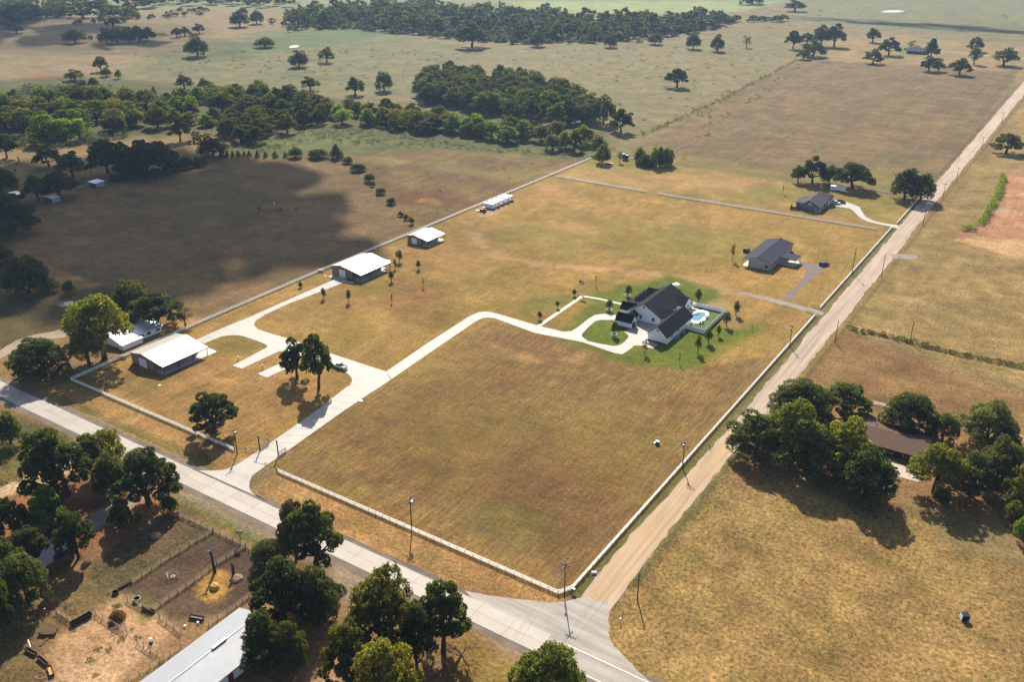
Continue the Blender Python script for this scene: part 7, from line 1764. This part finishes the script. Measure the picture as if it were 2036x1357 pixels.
for sx_ in (-1.7, 1.7):
    for sy_ in (-.6, .6): obj('leg', MB().box(sx_-.07, sx_+.07, sy_-.07, sy_+.07, 0, .849), M_DARK_WOOD, pf)
x, y = q2(500, 890); pk = thing('ramp_board', 'old ramp board leaning at the wooden platform', 'board', (x, y, 0), .3); obj('board', MB().box(-.3, .3, -1.3, 1.3, .1, .18), M_OLD_WOOD, pk); obj('block', MB().box(-.25, .25, -.2, .2, 0, .1), M_DARK_WOOD, pk)
x, y = q2(340, 945); pl_ = thing('white_pipe', 'white pipe lying on the upper dark trough', 'pipe', (x, y, .9), -.35); obj('pipe', MB().tube([(-1.3, 0, .0), (1.3, 0, 0)], .09, 8), M_WTRIM, pl_); obj('collar', MB().tube([(-.1, 0, 0), (.1, 0, 0)], .12, 8), M_SILVER, pl_)
x, y = q2(460, 1280); cw = thing('wire_coil', 'loose coil of old wire on the grass at the bottom left', 'wire coil', (x, y, 0)); R_ = random.Random(9)
for k in range(5): rr_ = 1.3+R_.uniform(-.3, .3); obj('loop', MB().tube([(rr_*math.cos(a)+.1*k, rr_*.75*math.sin(a), .05+.05*k+.03*math.sin(3*a)) for a in np.linspace(0, 2*math.pi, 25)], .03, 4), M_PIPE, cw)
# debris heap left, red pit rim, ponds
x, y = g(136, 606); heap('debris_heap', 'pale debris heap beside the left utility pole', 'heap', x, y, 2.6, .7, M_STONE, seed=12)
M_POND = NT('pond_water'); M_POND.bsdf((.05, .055, .05), .08, 0, .5); M_POND = M_POND.m
sheet('pond_water', smoothpoly(G((574,93),(580,89.5),(592,89),(597,91.5),(588,95),(578,96)), 2), .03, M_POND)
sheet('pond_water', smoothpoly(G((1752,22.5),(1770,20),(1792,20.5),(1796,22.5),(1780,24),(1762,24)), 2), .03, M_POND)
sheet('pond_bank', smoothpoly(G((1748,22.5),(1770,19),(1796,19.6),(1801,22.5),(1782,25),(1758,25)), 2), .02, M_TAN)
x, y = g(1994, 415.5)
# horses
def horse(label, px, py, rz, coat, mane, s=1.0):
    x, y = g(px, py); P = thing('horse', label, 'horse', (x, y, 0), rz, 'horses on the pastures'); P.scale = (s,)*3
    # one continuous body: head lowered to graze
    pts = [(-.75,0,1.25),(-.35,0,1.22),(.25,0,1.20),(.65,0,1.28),(1.0,0,1.15),(1.28,0,.75),(1.42,0,.42),(1.50,0,.22)]
    rad = [.26,.30,.31,.28,.19,.14,.12,.07]
    V = list(pts); E = [(i, i+1) for i in range(7)]; Rr = list(rad)
    for s_ in (-1, 1):
        for (i, xx, ch) in ((3, .62, [(.62,.95,.12),(.64,.50,.075),(.60,.08,.06),(.66,.03,.07)]), (0, -.78, [(-.72,.92,.16),(-.92,.52,.08),(-.84,.08,.06),(-.78,.03,.07)])):
            prev = i
            for (lx, lz, lr) in ch: V.append((lx, s_*.19, lz)); Rr.append(lr); E.append((prev, len(V)-1)); prev = len(V)-1
    me = bpy.data.meshes.new('body'); me.from_pydata(V, E, []); o = bpy.data.objects.new('body', me); COL.objects.link(o); o.parent = P; me.materials.append(coat)
    md = o.modifiers.new('skin', 'SKIN'); 
    for i, sv in enumerate(me.skin_vertices[0].data if me.skin_vertices else []): sv.radius = (Rr[i], Rr[i]*.92)
    if me.skin_vertices: me.skin_vertices[0].data[1].use_root = True
    sb = o.modifiers.new('sub', 'SUBSURF'); sb.levels = 1; sb.render_levels = 1
    obj('mane', MB().slab([(.62,-.03,1.60),(.62,.03,1.60),(1.28,.03,1.0),(1.28,-.03,1.0)], .18), mane, P); obj('tail', MB().tube([(-.95,0,1.35),(-1.12,0,1.05),(-1.12,0,.55)], [.06,.08,.03], 6), mane, P)
    for s_ in (-1, 1): obj('ear', MB().add([(1.22,s_*.07,.98),(1.30,s_*.09,.95),(1.26,s_*.03,.94),(1.24,s_*.09,1.12)], [(0,1,3),(1,2,3),(2,0,3),(2,1,0)]), coat, P)
M_BAY = plain('bay_coat', (.05, .028, .018), .7); M_GREYC = plain('white_coat', (.55, .53, .5), .7); M_BLK = plain('black_coat', (.015, .013, .012), .6)
horse('dark bay horse grazing in the horse pasture, leftmost of the group', 515, 417, 2.8, M_BAY, M_BLK, 1.15)
horse('white horse grazing in the horse pasture', 545, 407.5, 2.6, M_GREYC, M_GREYC, 1.15)
horse('black horse with white face standing in the middle of the horse pasture', 556.5, 422, 1.0, M_BLK, M_BLK, 1.15)
horse('dark horse at the right of the group in the horse pasture', 590, 418, 1.4, M_BAY, M_BLK, 1.1)
horse('dark horse grazing in the paddock beside the dead trunk', 30, 341, 2.9, M_BAY, M_BLK, 1.1)
horse('dark horse close behind the dead trunk in the paddock', 34, 329, 3.0, M_BLK, M_BLK, 1.0)
# ----------------------------------------------------------------------------
# clouds whose shade lies on the left pastures, and the summer haze
# ----------------------------------------------------------------------------
def cloud(px, py, rx, ry, alt, label, seed, dens=.006):
    """cloud whose shade falls round a place in the photograph"""
    x, y = g(px, py); k = alt/SUN_TO.z; cx, cy = x+SUN_TO.x*k, y+SUN_TO.y*k
    R_ = random.Random(seed); bm = bmesh.new()
    for i in range(16):
        an = i*2.4; q = math.sqrt((i+.5)/16); r = R_.uniform(.30, .46)*(1.15-.4*q)
        bmesh.ops.create_icosphere(bm, subdivisions=3, radius=1, matrix=Matrix.Translation((rx*q*.8*math.cos(an), ry*q*.8*math.sin(an), R_.uniform(0, 18)))@Matrix.Diagonal((rx*r, ry*r, min(rx, ry)*.55*(1.15-q), 1)))
    me = bpy.data.meshes.new('cloud'); bm.to_mesh(me); bm.free()
    t = NT('cloud_vapour_%d' % seed); v = t.n('ShaderNodeVolumePrincipled'); v.inputs['Color'].default_value = (1, 1, 1, 1); v.inputs['Density'].default_value = dens; v.inputs['Anisotropy'].default_value = .3
    t.l(v.outputs[0], t.out.inputs['Volume'])
    o = obj('cloud', me, t.m, None, (cx, cy, alt)); tag(o, label, 'cloud', kind='stuff'); return o
cloud(360, 395, 225, 140, 620, 'soft cloud over the horse pasture', 4, .0030)
cloud(30, 450, 190, 130, 620, 'soft cloud over the left edge', 5, .0038)
cloud(90, 60, 420, 150, 640, 'soft cloud over the far left rise', 6)
cloud(1850, 50, 420, 60, 640, 'soft cloud over the far right fields', 8, .004)
HAZE = 0.000065
t = NT('summer_haze'); v = t.n('ShaderNodeVolumePrincipled'); v.inputs['Color'].default_value = (.45, .66, 1, 1); v.inputs['Density'].default_value = HAZE; v.inputs['Anisotropy'].default_value = .25
t.l(v.outputs[0], t.out.inputs['Volume'])
hz = obj('haze', MB().box(-6900, 6900, -1500, 8000, -1.0, 152), t.m); tag(hz, 'thin summer haze over the whole country', 'haze', kind='stuff')
